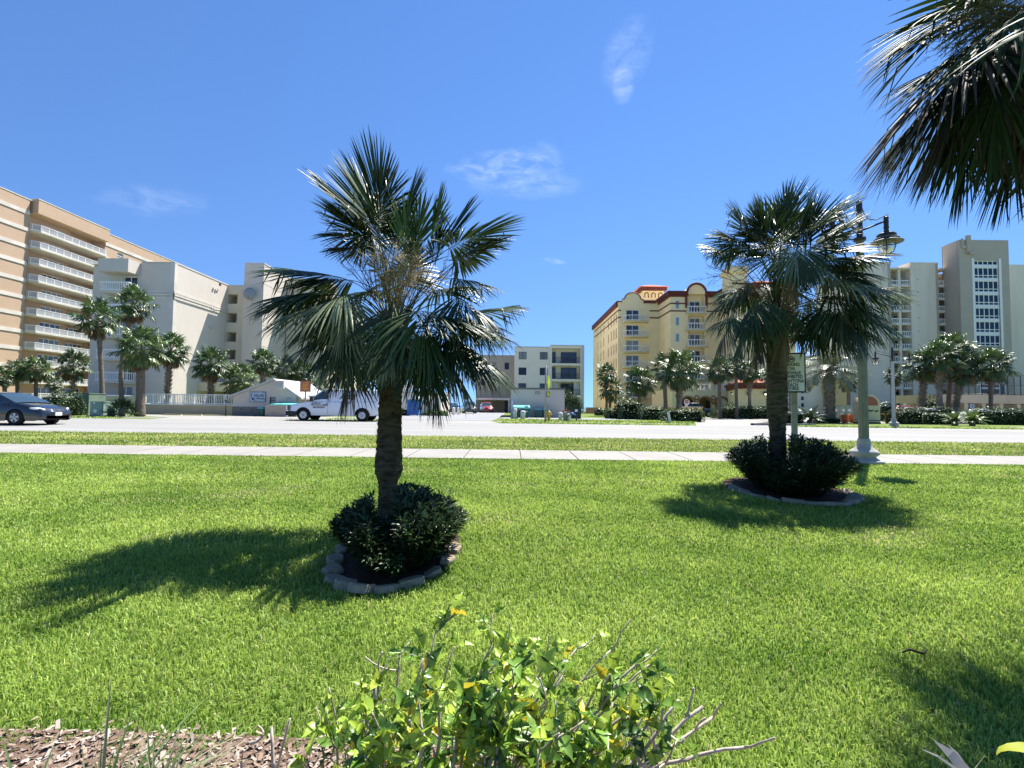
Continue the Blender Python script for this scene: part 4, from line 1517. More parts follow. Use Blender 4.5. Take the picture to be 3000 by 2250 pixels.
# dry palm leaf scrap and yellow leaf bottom right
rg = np.random.default_rng(9)
q = empty('fallen_palm_leaf', (P(2800, 2300, 1.75).x, 1.75, -1.5), 0, 'grey dry palm leaf pieces poking up at the bottom right', 'dead leaf')
mb = MB()
for (ax, ay, bx, by, w) in ((2830, 2262, 2735, 2168, 16), (2850, 2258, 2895, 2200, 10), (2800, 2252, 2690, 2190, 4), (2835, 2255, 2770, 2175, 4)):
    a, b = P(ax, ay, 1.8), P(bx, by, 1.9)
    s = Vector((.5, 0, .5)).normalized() * (w * 1.8 / F)
    m_ = (a + b) / 2 + Vector((0, 0, .01))
    mb.add([a - s, a + s, m_ + s * .8 + Vector((0, -.006, 0)), m_ - s * .8 + Vector((0, -.006, 0)), b],
           [(0, 1, 2, 3), (3, 2, 4)])
o = mb.build('leaflets', mat('grey_dry_leaf', (.36, .34, .30), .7, .2), q, off=q.location)
q = empty('yellow_leaf', (P(2960, 2200, 1.7).x, 1.7, -1.5), 0, 'broad yellow-green curved leaf entering at the bottom right corner', 'leaf')
pts = [(2918, 2205), (2925, 2188), (2950, 2177), (2985, 2173), (3040, 2178), (3120, 2190)]
pt2 = [(2920, 2210), (2932, 2203), (2955, 2199), (2990, 2203), (3040, 2215), (3120, 2240)]
mb = MB()
va = [P(a, b, 1.72) for a, b in pts]
vb = [P(a, b, 1.66) for a, b in pt2]
mb.add(va + vb + [(v + w_) / 2 + Vector((0, 0, -.006)) for v, w_ in zip(va, vb)], [(i, i + 1, 13 + i, 12 + i) for i in range(5)] + [(12 + i, 13 + i, 7 + i, 6 + i) for i in range(5)], smooth=True)
mb.build('blade', mat('yellow_green_leaf', (.36, .40, .05), .4, .4, trans=.35), q, off=q.location)
q = P(2685, 1865, 3.1)
qe = empty('twig_scrap', (q.x, q.y, gz(3.1)), 0, 'small dark twig lying on the sunny lawn at right', 'twig')
mb = MB()
mb.tube([(q.x - .09, 3.1, gz(3) + .055), (q.x - .03, 3.12, gz(3) + .065), (q.x + .04, 3.1, gz(3) + .05), (q.x + .09, 3.13, gz(3) + .06)], [.004, .008, .008, .003], 5)
bld(mb, 'stick', mat('dark_twig', (.03, .02, .015), .8, .2), qe)

# ---------------------------------------------------------------- street lamps
POLE = mat('aged_lamp_pole', (.22, .225, .17), .6, .35, var=(3, (.16, .165, .12), .4, .7), bump=(40, .1, .004))
BASE = mat('cast_concrete_base', (.42, .41, .38), .75, .25, var=(5, (.33, .32, .29), .4, .7))
IRON = mat('dark_iron', (.035, .033, .032), .5, .4)
LGLASS = mat('lamp_globe', (.75, .76, .72), .12, .5, transm=.75)
SHADE_IN = mat('shade_underside', (.17, .165, .14), .6, .3)


def lamp(x, y, z, Hh, label, rz=0.0, pole_m=None, scale_arm=1.0):
    root = empty('street_lamp', (x, y, z), rz, label, 'street lamp', 'lamp posts beside the road')
    pm = pole_m or POLE
    mb = MB()
    mb.lathe([(.40, 0), (.40, .06), (.37, .085), (.28, .10), (.25, .12), (.23, .16), (.30, .21), (.31, .25), (.26, .30), (.18, .36), (.15, .44), (.13, .52), (.13, .58), (.11, .58)], 28)
    mb.build('base', BASE, root)
    mb = MB()
    mb.lathe([(.108, .58), (.098, Hh * .45), (.088, Hh * .78), (.082, Hh - .9)], 24, flute=.10, smooth=False)
    mb.build('pole', pm, root)
    mb = MB()
    mb.lathe([(.09, Hh - .9), (.065, Hh - .86), (.065, Hh - .02), (.05, Hh)], 16)
    mb.lathe([(.12, Hh - .96), (.13, Hh - .92), (.12, Hh - .88)], 16)
    for s in (-1, 1):
        e = .72 * scale_arm
        zt = Hh - .42
        mb.tube([(0, 0, Hh - .72), (s * .25, 0, Hh - .62), (s * e, 0, zt)], .026, 6)
        mb.tube([(s * .065, 0, Hh - .12), (s * .13, 0, Hh - .30), (s * .27, 0, Hh - .42), (s * .45, 0, Hh - .42), (s * (e + .06), 0, Hh - .26)], .013, 5)
        mb.lathe([(.035, zt - .30), (.06, zt - .26), (.045, zt - .22), (.06, zt - .17), (.05, zt - .12), (.055, zt - .04), (.05, zt + .04), (.06, zt + .06), (.04, zt + .10)], 12, c=(s * e, 0))
    mb.build('arms', IRON, root)
    for s in (-1, 1):
        e = .72 * scale_arm
        zt = Hh - .70
        mb = MB()
        mb.lathe([(.06, zt), (.16, zt - .03), (.20, zt - .07), (.20, zt - .11), (.17, zt - .12), (.17, zt - .20), (.05, zt - .2)], 24, c=(e * s, 0))
        h_ = mb.build('lantern', IRON, root)
        for (ra, za, mm) in ((.26, zt - .15, 1), (.34, zt - .23, 1)):
            q = MB()
            q.lathe([(.17, za + .035), (ra * .8, za + .02), (ra, za - .02), (ra, za - .028), (ra * .8, za + .008), (.17, za + .02)], 28, c=(e * s, 0))
            q.build('shade_ring', SHADE_IN, h_)
        q = MB()
        q.lathe([(.145, zt - .20), (.15, zt - .33), (.13, zt - .43), (.09, zt - .50), (.02, zt - .535)], 20, c=(e * s, 0))
        q.build('globe', LGLASS, h_)
        q = MB()
        for k in range(4):
            a = R(45 + 90 * k)
            q.tube([(e * s + .17 * math.cos(a), .17 * math.sin(a), zt - .18), (e * s + .175 * math.cos(a), .175 * math.sin(a), zt - .36), (e * s + .13 * math.cos(a), .13 * math.sin(a), zt - .49), (e * s, 0, zt - .56)], .011, 5)
        for zz, rr in ((zt - .36, .178),):
            q.tube([(e * s + rr * math.cos(a), rr * math.sin(a), zz) for a in [R(20 * i) for i in range(19)]], .008, 5)
        q.build('cage', IRON, h_)
    return root


b = P(2532, 1352, 11.6)
lamp(b.x, 11.6, gz(11.6) + .0, PZ(2508, 590, 11.6) - gz(11.6) + .0, 'tall near street lamp on the lawn edge of the pavement, right of the second palm', rz=R(8))
b = P(2586, 1247, 34)
lamp(b.x, 33.0, gz(33), 5.35, 'small far street lamp across the road with two hanging lanterns', rz=R(5), pole_m=mat('pale_lamp_pole', (.40, .41, .39), .6, .3), scale_arm=1.7)

# ---------------------------------------------------------------- parking sign on the near pavement
D = 10.2
b = P(2322, 1335, D)
ps = empty('parking_sign', (b.x, D, gz(D)), R(-16), 'white parking prohibited sign on pale post behind the second palm', 'sign')
zt, zb = PZ(2325, 1038, D) - gz(D), PZ(2325, 1146, D) - gz(D)
mb = MB()
mb.box(-.0, .11, .03, .08, 0, zt - .1)
mb.build('post', mat('weathered_post', (.38, .37, .32), .8, .2, var=(6, (.28, .27, .22), .4, .7)), ps)
mb = MB()
mb.box(-.26, .26, -.012, .028, zb - .03, zt + .03)
pn = mb.build('panel_frame', BLACK, ps)
mb = MB()
mb.box(-.235, .235, -.018, -.0125, zb, zt)
mb.build('panel', mat('sign_white', (.84, .85, .85), .4, .4), ps)
hh = zt - zb
rows = [('PARKING', .715), ('ON', .60), ('SIDEWALK', .49), ('PROHIBITED', .385), ('IN DAYTONA', .27), ('BEACH', .165), ('SHORES', .065)]
for t, v in rows:
    text_mesh('lettering', t, .098, BLACK, ps, (0 if t != 'ON' else .0, -.0205, zb + hh * v), extrude=.001, sx=.74, bold=.002)
mb = MB()
mb.tube([(.055 * math.cos(R(30 * i)), -.022, zb + hh * .86 + .055 * math.sin(R(30 * i))) for i in range(13)], .008, 5)
mb.box(-.035, .035, -.026, -.0185, zb + hh * .86 - .012, zb + hh * .86 + .004)
mb.box(-.028, .028, -.026, -.0185, zb + hh * .86 + .012, zb + hh * .86 + .026)
mb.build('emblem', BLACK, ps)

# ---------------------------------------------------------------- buildings across the road
BRICK = mat('tan_brick', (.53, .375, .27), .9, .15, var=(.6, (.48, .335, .24), .4, .7), bump=(9, .3, .02), var2=(12, (.45, .32, .21), .45, .6))
CREAM = mat('cream_band', (.66, .60, .53), .8, .2, var=(.4, (.52, .48, .42), .4, .7))
GREYST = mat('grey_stucco', (.62, .555, .49), .9, .15, stretch=(1, 1, .22), var=(.6, (.54, .48, .42), .42, .72), bump=(14, .25, .02), var2=(5, (.59, .53, .465), .4, .6))
BEIGEST = mat('beige_stucco', (.62, .55, .43), .9, .15, var=(.4, (.56, .49, .38), .35, .7), bump=(14, .25, .02))
PALE = mat('pale_condo_stucco', (.88, .79, .66), .9, .15, var=(.5, (.83, .74, .61), .35, .7), bump=(14, .2, .02))
YEL = mat('yellow_stucco', (.92, .755, .44), .9, .15, var=(.4, (.88, .70, .39), .35, .7), bump=(12, .25, .02), var2=(2.5, (.93, .78, .48), .5, .8))
MAROON = mat('maroon_trim', (.15, .045, .035), .7, .25, var=(2, (.11, .035, .03), .4, .7))
REDTILE = mat('red_roof_tile', (.48, .13, .07), .8, .2, var=(6, (.36, .09, .05), .4, .7), bump=(10, .6, .04))
OLIVE = mat('olive_beige_stucco', (.76, .68, .56), .9, .15, stretch=(1, 1, .15), var=(.5, (.67, .59, .48), .42, .72), bump=(12, .2, .02))
OLIVED = mat('taupe_stucco', (.46, .40, .325), .9, .15, var=(.3, (.42, .365, .30), .35, .7), bump=(12, .2, .02))
DARKIN = mat('dark_interior', (.03, .028, .026), .8, .2)
BRONZE = mat('bronze_frame', (.04, .035, .03), .4, .4)
RAILG = mat('frosted_rail_panel', (.52, .50, .49), .5, .3, alpha=.62)
LOUV = mat('louvre_white', (.72, .70, .66), .6, .3)
GZ = -1.06
WM = [WHITE, GLASS]


def body(root, name, boxes, m, extra=None):
    mb = MB()
    for b in boxes:
        mb.box(*b)
    if extra:
        extra(mb)
    return bld(mb, name, m, root)


# ===== A: tall tan brick block on the far left
xa = -82.0
A = empty('apartment_tower', (xa - 8, 100, GZ), 0, 'tall tan brick apartment block with cream bands and long white balconies, far left', 'building')
ztA = PZ(0, 563, 82 * F / 1500)
sA = 2.87
zf0 = PZ(73, 670, 82.2)
floors = [zf0 - sA * k for k in range(12)]
ya, yb_ = 82.4, 98.0
mb = MB()
facade(mb, (xa, 55), (0, 1), ya - 55, GZ, ztA, [], m=0)
holesd = []
for k, z in enumerate(floors[:11]):
    holesd.append((86.9 - ya, 91.0 - ya, z + .02, z + 2.25))
facade(mb, (xa - 1.6, ya), (0, 1), 9.6, GZ, ztA - .5, holesd, .2)
holese = []
for k, z in enumerate(floors[:11]):
    holese.append((92.9 - ya - 9.6, 96.9 - ya - 9.6, z + .02, z + 2.2))
facade(mb, (xa - 2.6, ya + 9.6), (0, 1), yb_ - ya - 9.6, GZ, ztA - .5, holese, .2)
mb.add([(xa - 2.6, ya + 9.6, GZ), (xa - 1.6, ya + 9.6, GZ), (xa - 1.6, ya + 9.6, ztA - .5), (xa - 2.6, ya + 9.6, ztA - .5)], [(0, 1, 2, 3), (3, 2, 1, 0)])
for yy in (ya, yb_):
    mb.add([(xa - 2.7, yy, GZ), (xa, yy, GZ), (xa, yy, ztA), (xa - 2.7, yy, ztA)], [(0, 1, 2, 3)])
wh3 = []
for k, z in enumerate(floors[:11]):
    wh3 += [(3.2, 4.7, z + .75, z + 2.0), (14.5, 16.0, z + .75, z + 2.0), (26, 27.5, z + .75, z + 2.0)]
facade(mb, (xa, yb_), (0, 1), 150 - yb_, GZ, ztA, wh3, .2)
mb.box(xa - 16, xa - 2.8, 55, 150, GZ, ztA - .02)
mb.add([(xa - 16, 55, ztA), (xa, 55, ztA), (xa, 150, ztA), (xa - 16, 150, ztA)], [(0, 1, 2, 3)])
mb.add([(xa - 16, 55, GZ), (xa, 55, GZ), (xa, 55, ztA), (xa - 16, 55, ztA)], [(0, 1, 2, 3)])
mb.add([(xa - 16, 150, GZ), (xa, 150, GZ), (xa, 150, ztA), (xa - 16, 150, ztA)], [(0, 3, 2, 1)])
bld(mb, 'wall', BRICK, A)
mb = MB()
mb.box(xa - 2.7, xa + 1.0, ya + .5, yb_ - .2, ztA - 2.0, ztA + .35)
bld(mb, 'roof_overhang', BRICK, A)
mb = MB()
mb.box(xa - .2, xa + .06, 54.9, 150, ztA + .005, ztA + .15)
mb.box(xa - .2, xa + 1.05, ya + .45, yb_ - .15, ztA + .36, ztA + .5)
for k, z in enumerate([floors[0] + sA] + floors[:11]):
    for (y0, y1) in ((54.95, ya - .02), (yb_ + .05, 150)):
        mb.box(xa + .003, xa + .10, y0, y1, z - .45, z + .15)
bld(mb, 'cream_bands', CREAM, A)
for k, z in enumerate(floors[:11]):
    win(A, 'sliding_door', (xa - 1.6, ya), (0, 1), holesd[k], .2, 4, 1, .12, WM)
    win(A, 'sliding_door', (xa - 2.6, ya + 9.6), (0, 1), holese[k], .2, 4, 1, .12, WM)
for h in wh3:
    win(A, 'window', (xa, yb_), (0, 1), h, .2, 1, 2, .09, WM)
for k, z in enumerate(floors[:11]):
    b = MB()
    pl = [(xa - 2.4, ya + .2), (xa + .4, ya + .2), (xa + 1.2, ya + 1.0), (xa + 1.2, yb_ - 1.1), (xa + .6, yb_ - .1), (xa - 2.4, yb_ - .1)]
    b.prism(pl, z - .22, z)
    s = bld(b, 'balcony', CREAM, A)
    b = MB()
    q = [(xa + .05, ya + .25), (xa + .38, ya + .25), (xa + 1.13, ya + 1.03), (xa + 1.13, yb_ - 1.13), (xa + .55, yb_ - .17), (xa + .05, yb_ - .17)]
    railing(b, q, z, 1.05, step=1.45, bw=.09, m=0, rail=.09)
    for (x0, y0), (x1, y1) in zip(q, q[1:]):
        b.add([(x0, y0, z + .1), (x1, y1, z + .1), (x1, y1, z + .97), (x0, y0, z + .97)], [(0, 1, 2, 3)], 1)
    b.build('railing', [WHITE, RAILG], s, off=A.location)

# ===== B: grey stucco condominium
B = empty('condominium', (-41, 66, GZ), 0, 'grey stucco condominium with sunlit blank side wall and a dish, behind the left palms', 'building')
Db = 60.6
xc = PX(503, 1000, Db)
ztB = PZ(503, 771, Db)
sB = 67 * 58.7 / F
xl = PX(296, 900, Db)
xm = PX(409, 900, Db)
zb0 = PZ(330, 850, 58.7)
flB = [zb0 - sB * k for k in range(6)]
mb = MB()
hB = []
W0 = xm - xl
for k, z in enumerate(flB):
    u0 = W0 * (.55 if k != 1 else .45)
    hB.append((u0, u0 + 1.75, z + .05, z + 2.15))
facade(mb, (xl, Db + .01), (1, 0), W0, GZ, ztB - .1, hB, .2)
mb.box(xm, xc, Db, Db + 1, GZ, ztB)
bld(mb, 'front_wall', GREYST, B)
mb = MB()
y2 = 72.0
facade(mb, (xc, Db + 1), (0, 1), y2 - Db - 1 + 1, GZ, ztB, [(y2 - Db - 3.2, y2 - Db - 2.6, PZ(627, 837, 70), PZ(627, 829, 70))], .15)
mb.box(xl - 2, xc - .5, Db + 1.01, y2 + 14, GZ, ztB - .15)
mb.add([(xl - 2, Db + .5, ztB - .1), (xc, Db + .5, ztB - .1), (xc, y2 + 14, ztB - .1), (xl - 2, y2 + 14, ztB - .1)], [(0, 1, 2, 3)])
bld(mb, 'side_wall', GREYST, B)
mb = MB()
zc_ = PZ(503, 866, Db)
for dz, w in ((0, .14), (-.38, .10), (.36, .06)):
    mb.box(xm, xc + w, Db - w, Db + 0.002, zc_ + dz, zc_ + dz + .22)
    mb.box(xc + .002, xc + w, Db - w, y2, zc_ + dz, zc_ + dz + .22)
mb.box(xc - .5, xc + .035, Db - .035, Db + .5, GZ, ztB + .02)
mb.box(xm, xc + .05, Db - .05, Db + .3, ztB + .021, ztB + .14)
mb.box(xc - .3, xc + .05, Db + .31, y2, ztB + .021, ztB + .14)
bld(mb, 'cornice_trim', CREAM, B)
for (px, py) in ((613, 845), (620, 849), (626, 848), (610, 902), (617, 906), (623, 906), (607, 959), (614, 963), (620, 963)):
    d = -xc * F / (1500 - px)
    z = PZ(px, py, d)
    mb = MB()
    mb.box(xc + .01, xc + .16, d - .15, d + .15, z - .12, z + .12)
    bld(mb, 'wall_vent', GREYST, B)
for h in hB:
    win(B, 'sliding_door', (xl, Db + .01), (1, 0), h, .2, 2, 1, .10, WM)
b = MB()
x0, x1 = PX(287, 770, 58.6), PX(376, 770, 58.6)
b.box(x0, x1, 58.6, Db + .1, PZ(376, 793, 58.6) - .1, PZ(376, 757, 58.6))
bld(b, 'roof_canopy', GREYST, B)
x0, x1 = PX(288, 870, 58.7), PX(374, 870, 58.7)
for k, z in enumerate(flB):
    b = MB()
    b.box(x0, x1, 58.7, Db, z - .3, z)
    s = bld(b, 'balcony', GREYST, B)
    b = MB()
    railing(b, [(x0 + .05, Db - .1), (x0 + .05, 58.76), (x1 - .05, 58.76), (x1 - .05, Db - .1)], z, 1.05, step=.26, bw=.09, rail=.12)
    b.build('railing', WHITE, s, off=B.location)
# recessed wing with open galleries, stair tower, rear wing
x3 = PX(718, 900, y2)
mb = MB()
hg = []
zg = [PZ(678, 862, y2), PZ(678, 917, y2), PZ(678, 973, y2), PZ(678, 1025, y2), PZ(678, 1079, y2)]
ug0, ug1 = 0.05, PX(695, 900, y2) - xc
for z in zg:
    hg.append((ug0, ug1, z - 1.40, z))
facade(mb, (xc, y2), (1, 0), x3 - xc + .3, GZ, PZ(690, 835, y2), hg, 2.2)
mb.box(xc - 3, x3, y2 + 2.21, y2 + 9, GZ, PZ(690, 835, y2) - .03)
mb.add([(xc - .2, y2, PZ(690, 835, y2)), (x3, y2, PZ(690, 835, y2)), (x3, y2 + 9, PZ(690, 835, y2)), (xc - .2, y2 + 9, PZ(690, 835, y2))], [(0, 1, 2, 3)])
bld(mb, 'gallery_wing', BEIGEST, B)
b = MB()
for z in zg:
    b.box(xc + ug1 - .95, xc + ug1 - .25, y2 + 2.1, y2 + 2.2, z - 1.4, z - .25)
bld(b, 'gallery_doors', OLIVED, B)
mb = MB()
x4 = PX(770, 900, 71.3)
zt4 = PZ(745, 773, 71.3)
mb.box(x3 + .1, x4, 71.3, 79.6, GZ, zt4)
for zz in (zt4 - 2.9, zt4 - 6.0, zt4 - 9.0, zt4 - 12):
    mb.box(x3 + .09, x4 + .02, 71.28, 79.62, zz, zz + .06)
bld(mb, 'stair_tower', GREYST, B)
b = MB()
b.box(x3 + .08, x4 + .06, 71.25, 79.7, zt4 + .01, zt4 + .14)
bld(b, 'tower_coping', CREAM, B)
mb = MB()
mb.box(x4 + .2, x4 + 6.2, 78.5, 84, GZ, zt4 - .2)
mb.box(x4 + 6.2, PX(1015, 900, 86), 86, 96, GZ, PZ(900, 880, 86))
bld(mb, 'rear_wing', BEIGEST, B)
for k in range(4):
    z = PZ(900, 1100, 84) + sB * k - .3
    b = MB()
    b.box(PX(876, 900, 84), PX(965, 900, 84), 84, 86, z - .3, z)
    s = bld(b, 'balcony', CREAM, B)
    b2 = MB()
    railing(b2, [(PX(878, 900, 84), 84.05), (PX(963, 900, 84), 84.05)], z, 1.05, step=.3, bw=.11, rail=.12)
    b2.build('railing', WHITE, s, off=B.location)
    b2 = MB()
    b2.box(PX(900, 900, 85.9), PX(925, 900, 85.9), 85.9, 85.99, z + .1, z + 2.2)
    bld(b2, 'sliding_door', GLASS, B)
b = MB()
b.box(PX(561, 1120, 66), PX(655, 1120, 66) + .5, 66, 72, PZ(600, 1146, 66), PZ(600, 1119, 66))
b.box(PX(561, 1120, 66), PX(561, 1120, 66) + .5, 66.1, 71, GZ, PZ(600, 1146, 66))
bld(b, 'entrance_canopy', BEIGEST, B)
dsh = P(735, 862, 71)
b = MB()
prof = []
for k in range(9):
    t = k / 8
    prof.append((.86 * t + .001, .22 * t * t))
bb = MB()
bb.lathe(prof, 24, m=0)
vs = [(dsh.x + x, dsh.y - .35 - (.3 - z) * 1.0, dsh.z + y) for x, y, z in bb.v]
b.add(vs, bb.f, 0, True)
b.tube([(dsh.x, dsh.y + .3, dsh.z - .9), (dsh.x, dsh.y - .4, dsh.z - .3)], .06, 6)
b.tube([(dsh.x, dsh.y - .6, dsh.z - .8), (dsh.x, dsh.y - 1.1, dsh.z - .1)], .04, 6)
dso = empty('satellite_dish', (dsh.x, dsh.y, dsh.z), 0, 'round grey satellite dish on the grey stair tower', 'satellite dish')
bld(b, 'dish', mat('dish_grey', (.26, .28, .31), .5, .3), dso)

# ===== E: small four storey condo in the middle
De = 85.0
E = empty('condo_block', (PX(1600, 1150, De), De, GZ), 0, 'pale four storey condo with dark recessed balconies in the centre behind the dumpsters', 'building')
x0, x1, x2 = PX(1507, 1100, De), PX(1611, 1100, De), PX(1709, 1100, De)
zt1, zt2 = PZ(1560, 1018, De), PZ(1660, 1014, De)
mb = MB()
hs = []
for (ya_, yb2) in ((1031, 1053), (1077, 1099), (1123, 1145), (1168, 1190)):
    for (a, b_) in ((1519, 1542), (1581, 1604)):
        hs.append((PX(a, 1100, De) - x0, PX(b_, 1100, De) - x0, PZ(1560, yb2, De), PZ(1560, ya_, De)))
facade(mb, (x0, De), (1, 0), x1 - x0, GZ, zt1, hs, .15)
flz = [PZ(1660, y, De) for y in (1067, 1113, 1160, 1206)]
hb = []
for z in flz:
    hb.append((.3, x2 - x1 - .55, z + .12, z + 2.45))
hb[0] = (.3, x2 - x1 - .55, flz[0] + .12, PZ(1660, 1021, De))
facade(mb, (x1, De - .35), (1, 0), x2 - x1, GZ, zt2, hb, 1.6)
mb.box(x0, x2, De + 1.35, De + 30, GZ, zt1 - .02)
mb.add([(x0, De, GZ), (x0, De + 1.35, GZ), (x0, De + 1.35, zt1), (x0, De, zt1)], [(0, 1, 2, 3)])
mb.add([(x2, De - .35, GZ), (x2, De + 1.35, GZ), (x2, De + 1.35, zt2), (x2, De - .35, zt2)], [(0, 1, 2, 3)])
mb.add([(x1, De - .35, GZ), (x1, De, GZ), (x1, De, zt2), (x1, De - .35, zt2)], [(3, 2, 1, 0)])
mb.add([(x0, De, zt1), (x1, De, zt1), (x1, De + 1.35, zt1), (x0, De + 1.35, zt1), (x1, De - .35, zt2), (x2, De - .35, zt2), (x2, De + 6, zt2), (x1, De + 6, zt2), (x1, De, zt1), (x1, De + 6, zt1)], [(0, 1, 2, 3), (4, 5, 6, 7)])
mb.add([(x1, De, zt1 - .3), (x1, De + 6, zt1 - .3), (x1, De + 6, zt2), (x1, De, zt2)], [(3, 2, 1, 0)])
bld(mb, 'wall', PALE, E)
mb = MB()
mb.box(x0 - .05, x1 - .002, De - .06, De + .2, zt1 + .002, zt1 + .16)
mb.box(x1, x2 + .06, De - .42, De + .2, zt2 + .002, zt2 + .16)
mb.box(x2 - .35, x2 + .08, De - .5, De - .352, GZ, zt2)
bld(mb, 'roof_trim', CREAM, E)
BW = [BRONZE, GLASS]
for h in hs:
    win(E, 'window', (x0, De), (1, 0), h, .15, 2, 1, .07, BW)
for k, z in enumerate(flz):
    h = (2.1, 4.6, z + .14, z + 2.15)
    b = MB()
    yb2 = De + 1.2
    b.box(x1 + 2.0, x1 + 4.7, yb2 - .06, yb2, z + .13, z + 2.2, 0)
    b.box(x1 + 2.1, x1 + 3.3, yb2 - .09, yb2 - .061, z + .2, z + 2.1, 1)
    b.box(x1 + 3.4, x1 + 4.6, yb2 - .09, yb2 - .061, z + .2, z + 2.1, 1)
    b.box(x1 + .35, x1 + 1.05, yb2 - .06, yb2, z + .13, z + 2.2, 0)
    b.box(x1 + .45, x1 + .95, yb2 - .09, yb2 - .061, z + .2, z + 2.1, 1)
    bld(b, 'balcony_door', [BRONZE, GLASS], E)
    b = MB()
    railing(b, [(x1 + .3, De - .28), (x2 - .6, De - .28)], z + .1, 1.05, step=.16, bw=.03, rail=.05)
    bld(b, 'railing', BRONZE, E)
for (xa_, z, w) in ((x1 + .35, flz[2], 1.0), (x2 - 1.6, flz[2], 1.0), (x2 - 1.6, flz[3], 1.0)):
    b = MB()
    n = 9
    for i in range(n):
        b.box(xa_ + w * i / n, xa_ + w * (i + .8) / n, De + .3 + .04 * (i % 2), De + .36 + .04 * (i % 2), z + .15, z + 2.4)
    bld(b, 'vertical_blind', LOUV, E)
b = MB()
for px in (1573, 1625):
    p = P(px, 1012, De + 1)
    b.tube([(p.x, p.y, zt1), (p.x, p.y, zt1 + .75)], .03, 4)
bld(b, 'roof_pipes', OLIVED, E)
# shaded rear wing left of it
b = MB()
xl2, xr2 = PX(1395, 1100, 90), x0 - .02
zr = PZ(1450, 1040, 90)
hs2 = [(PX(a, 1100, 90) - xl2, PX(a + 13, 1100, 90) - xl2, PZ(1450, y + 20, 90), PZ(1450, y, 90)) for a in (1410, 1440, 1478) for y in (1062, 1108)]
facade(b, (xl2, 90), (1, 0), xr2 - xl2, GZ, zr, hs2 + [(PX(1478, 1180, 90) - xl2, PX(1491, 1180, 90) - xl2, GZ + .05, GZ + 2.3)], .2)
b.box(xl2, xr2, 90.21, 110, GZ, zr - .02)
b.add([(xl2, 90, zr), (xr2, 90, zr), (xr2, 91, zr), (xl2, 91, zr)], [(0, 1, 2, 3)])
EW = empty('condo_wing', (PX(1450, 1100, 90), 90, GZ), 0, 'olive grey rear condo wing seen under the fronds of the near palm', 'building')
bld(b, 'wall', OLIVED, EW)
for h in hs2:
    win(EW, 'window', (xl2, 90), (1, 0), h, .2, 1, 1, .06, BW)
win(EW, 'door', (xl2, 90), (1, 0), (PX(1478, 1180, 90) - xl2, PX(1491, 1180, 90) - xl2, GZ + .05, GZ + 2.3), .2, 1, 1, .12, BW)
b = MB()
b.box(PX(1395, 1170, 84), PX(1495, 1170, 84), 84, 90, PZ(1450, 1172, 84), PZ(1450, 1166, 84))
b.box(PX(1489, 1170, 84), PX(1493, 1170, 84), 84.1, 84.6, GZ, PZ(1450, 1172, 84))
bld(b, 'porch_roof', PALE, EW)

# low flat garage with dumpsters in front
Dg = 49.0
x0, x1 = PX(1496, 1180, Dg), PX(1654, 1180, Dg)
zt = PZ(1570, 1141, Dg)
G = empty('garage', (x0, Dg, GZ), 0, 'low windowless grey-beige garage behind the dumpsters and hydrant', 'building')
GAR = mat('garage_stucco', (.60, .54, .45), .9, .15, var=(.8, (.56, .50, .42), .35, .7), bump=(14, .25, .02))
body(G, 'wall', [(x0, x1, Dg, Dg + 12, GZ, zt)], GAR)
b = MB()
b.box(x0 - .08, x1 + .08, Dg - .1, Dg + 12.1, zt + .002, zt + .16)
bld(b, 'roof_edge', mat('roof_edge_brown', (.17, .155, .135), .7, .2), G)
b = MB()
p = P(1575, 1151, Dg)
b.box(p.x - .20, p.x + .20, Dg - .14, Dg - .002, p.z - .09, p.z + .09, 0)
b.box(p.x - .15, p.x + .15, Dg - .16, Dg - .141, p.z - .055, p.z + .055, 1)
bld(b, 'wall_light', [BRONZE, mat('lamp_lens', (.6, .6, .56), .3, .4)], G)
b = MB()
p = P(1510, 1171, Dg)
b.box(p.x - .22, p.x + .22, Dg - .02, Dg - .002, p.z - .16, p.z + .16)
bld(b, 'notice_board', mat('pale_blue_notice', (.5, .52, .60), .6, .3), G)
b = MB()
p = P(1501, 1188, Dg)
b.box(p.x - .10, p.x + .08, Dg - .06, Dg - .002, p.z - .5, p.z + .5)
bld(b, 'white_panel', WHITE, G)

# low white wall buildings behind the toilet
Dh = 56.0
H_ = empty('low_wall_building', (PX(1200, 1180, Dh), Dh, GZ), 0, 'low pale blank-walled building behind the blue portable toilet', 'building')
body(H_, 'wall', [(PX(1105, 1180, Dh), PX(1292, 1180, Dh), Dh, Dh + 8, GZ, PZ(1200, 1152, Dh))], PALE)
b = MB()
b.box(PX(1105, 1180, Dh) - .1, PX(1292, 1180, Dh) + .1, Dh - .1, Dh + 8.1, PZ(1200, 1152, Dh) + .002, PZ(1200, 1152, Dh) + .15)
bld(b, 'coping', CREAM, H_)
b = MB()
for k in range(6):
    p = PX(1165 + 14 * k, 1140, Dh + 4)
    b.box(p, p + .35, Dh + 4, Dh + 4.4, PZ(1200, 1152, Dh) + .15, PZ(1200, 1128, Dh))
b.box(PX(1160, 1140, Dh + 4), PX(1250, 1140, Dh + 4), Dh + 3.95, Dh + 4.45, PZ(1200, 1128, Dh), PZ(1200, 1122, Dh))
bld(b, 'roof_screen', LOUV, H_)

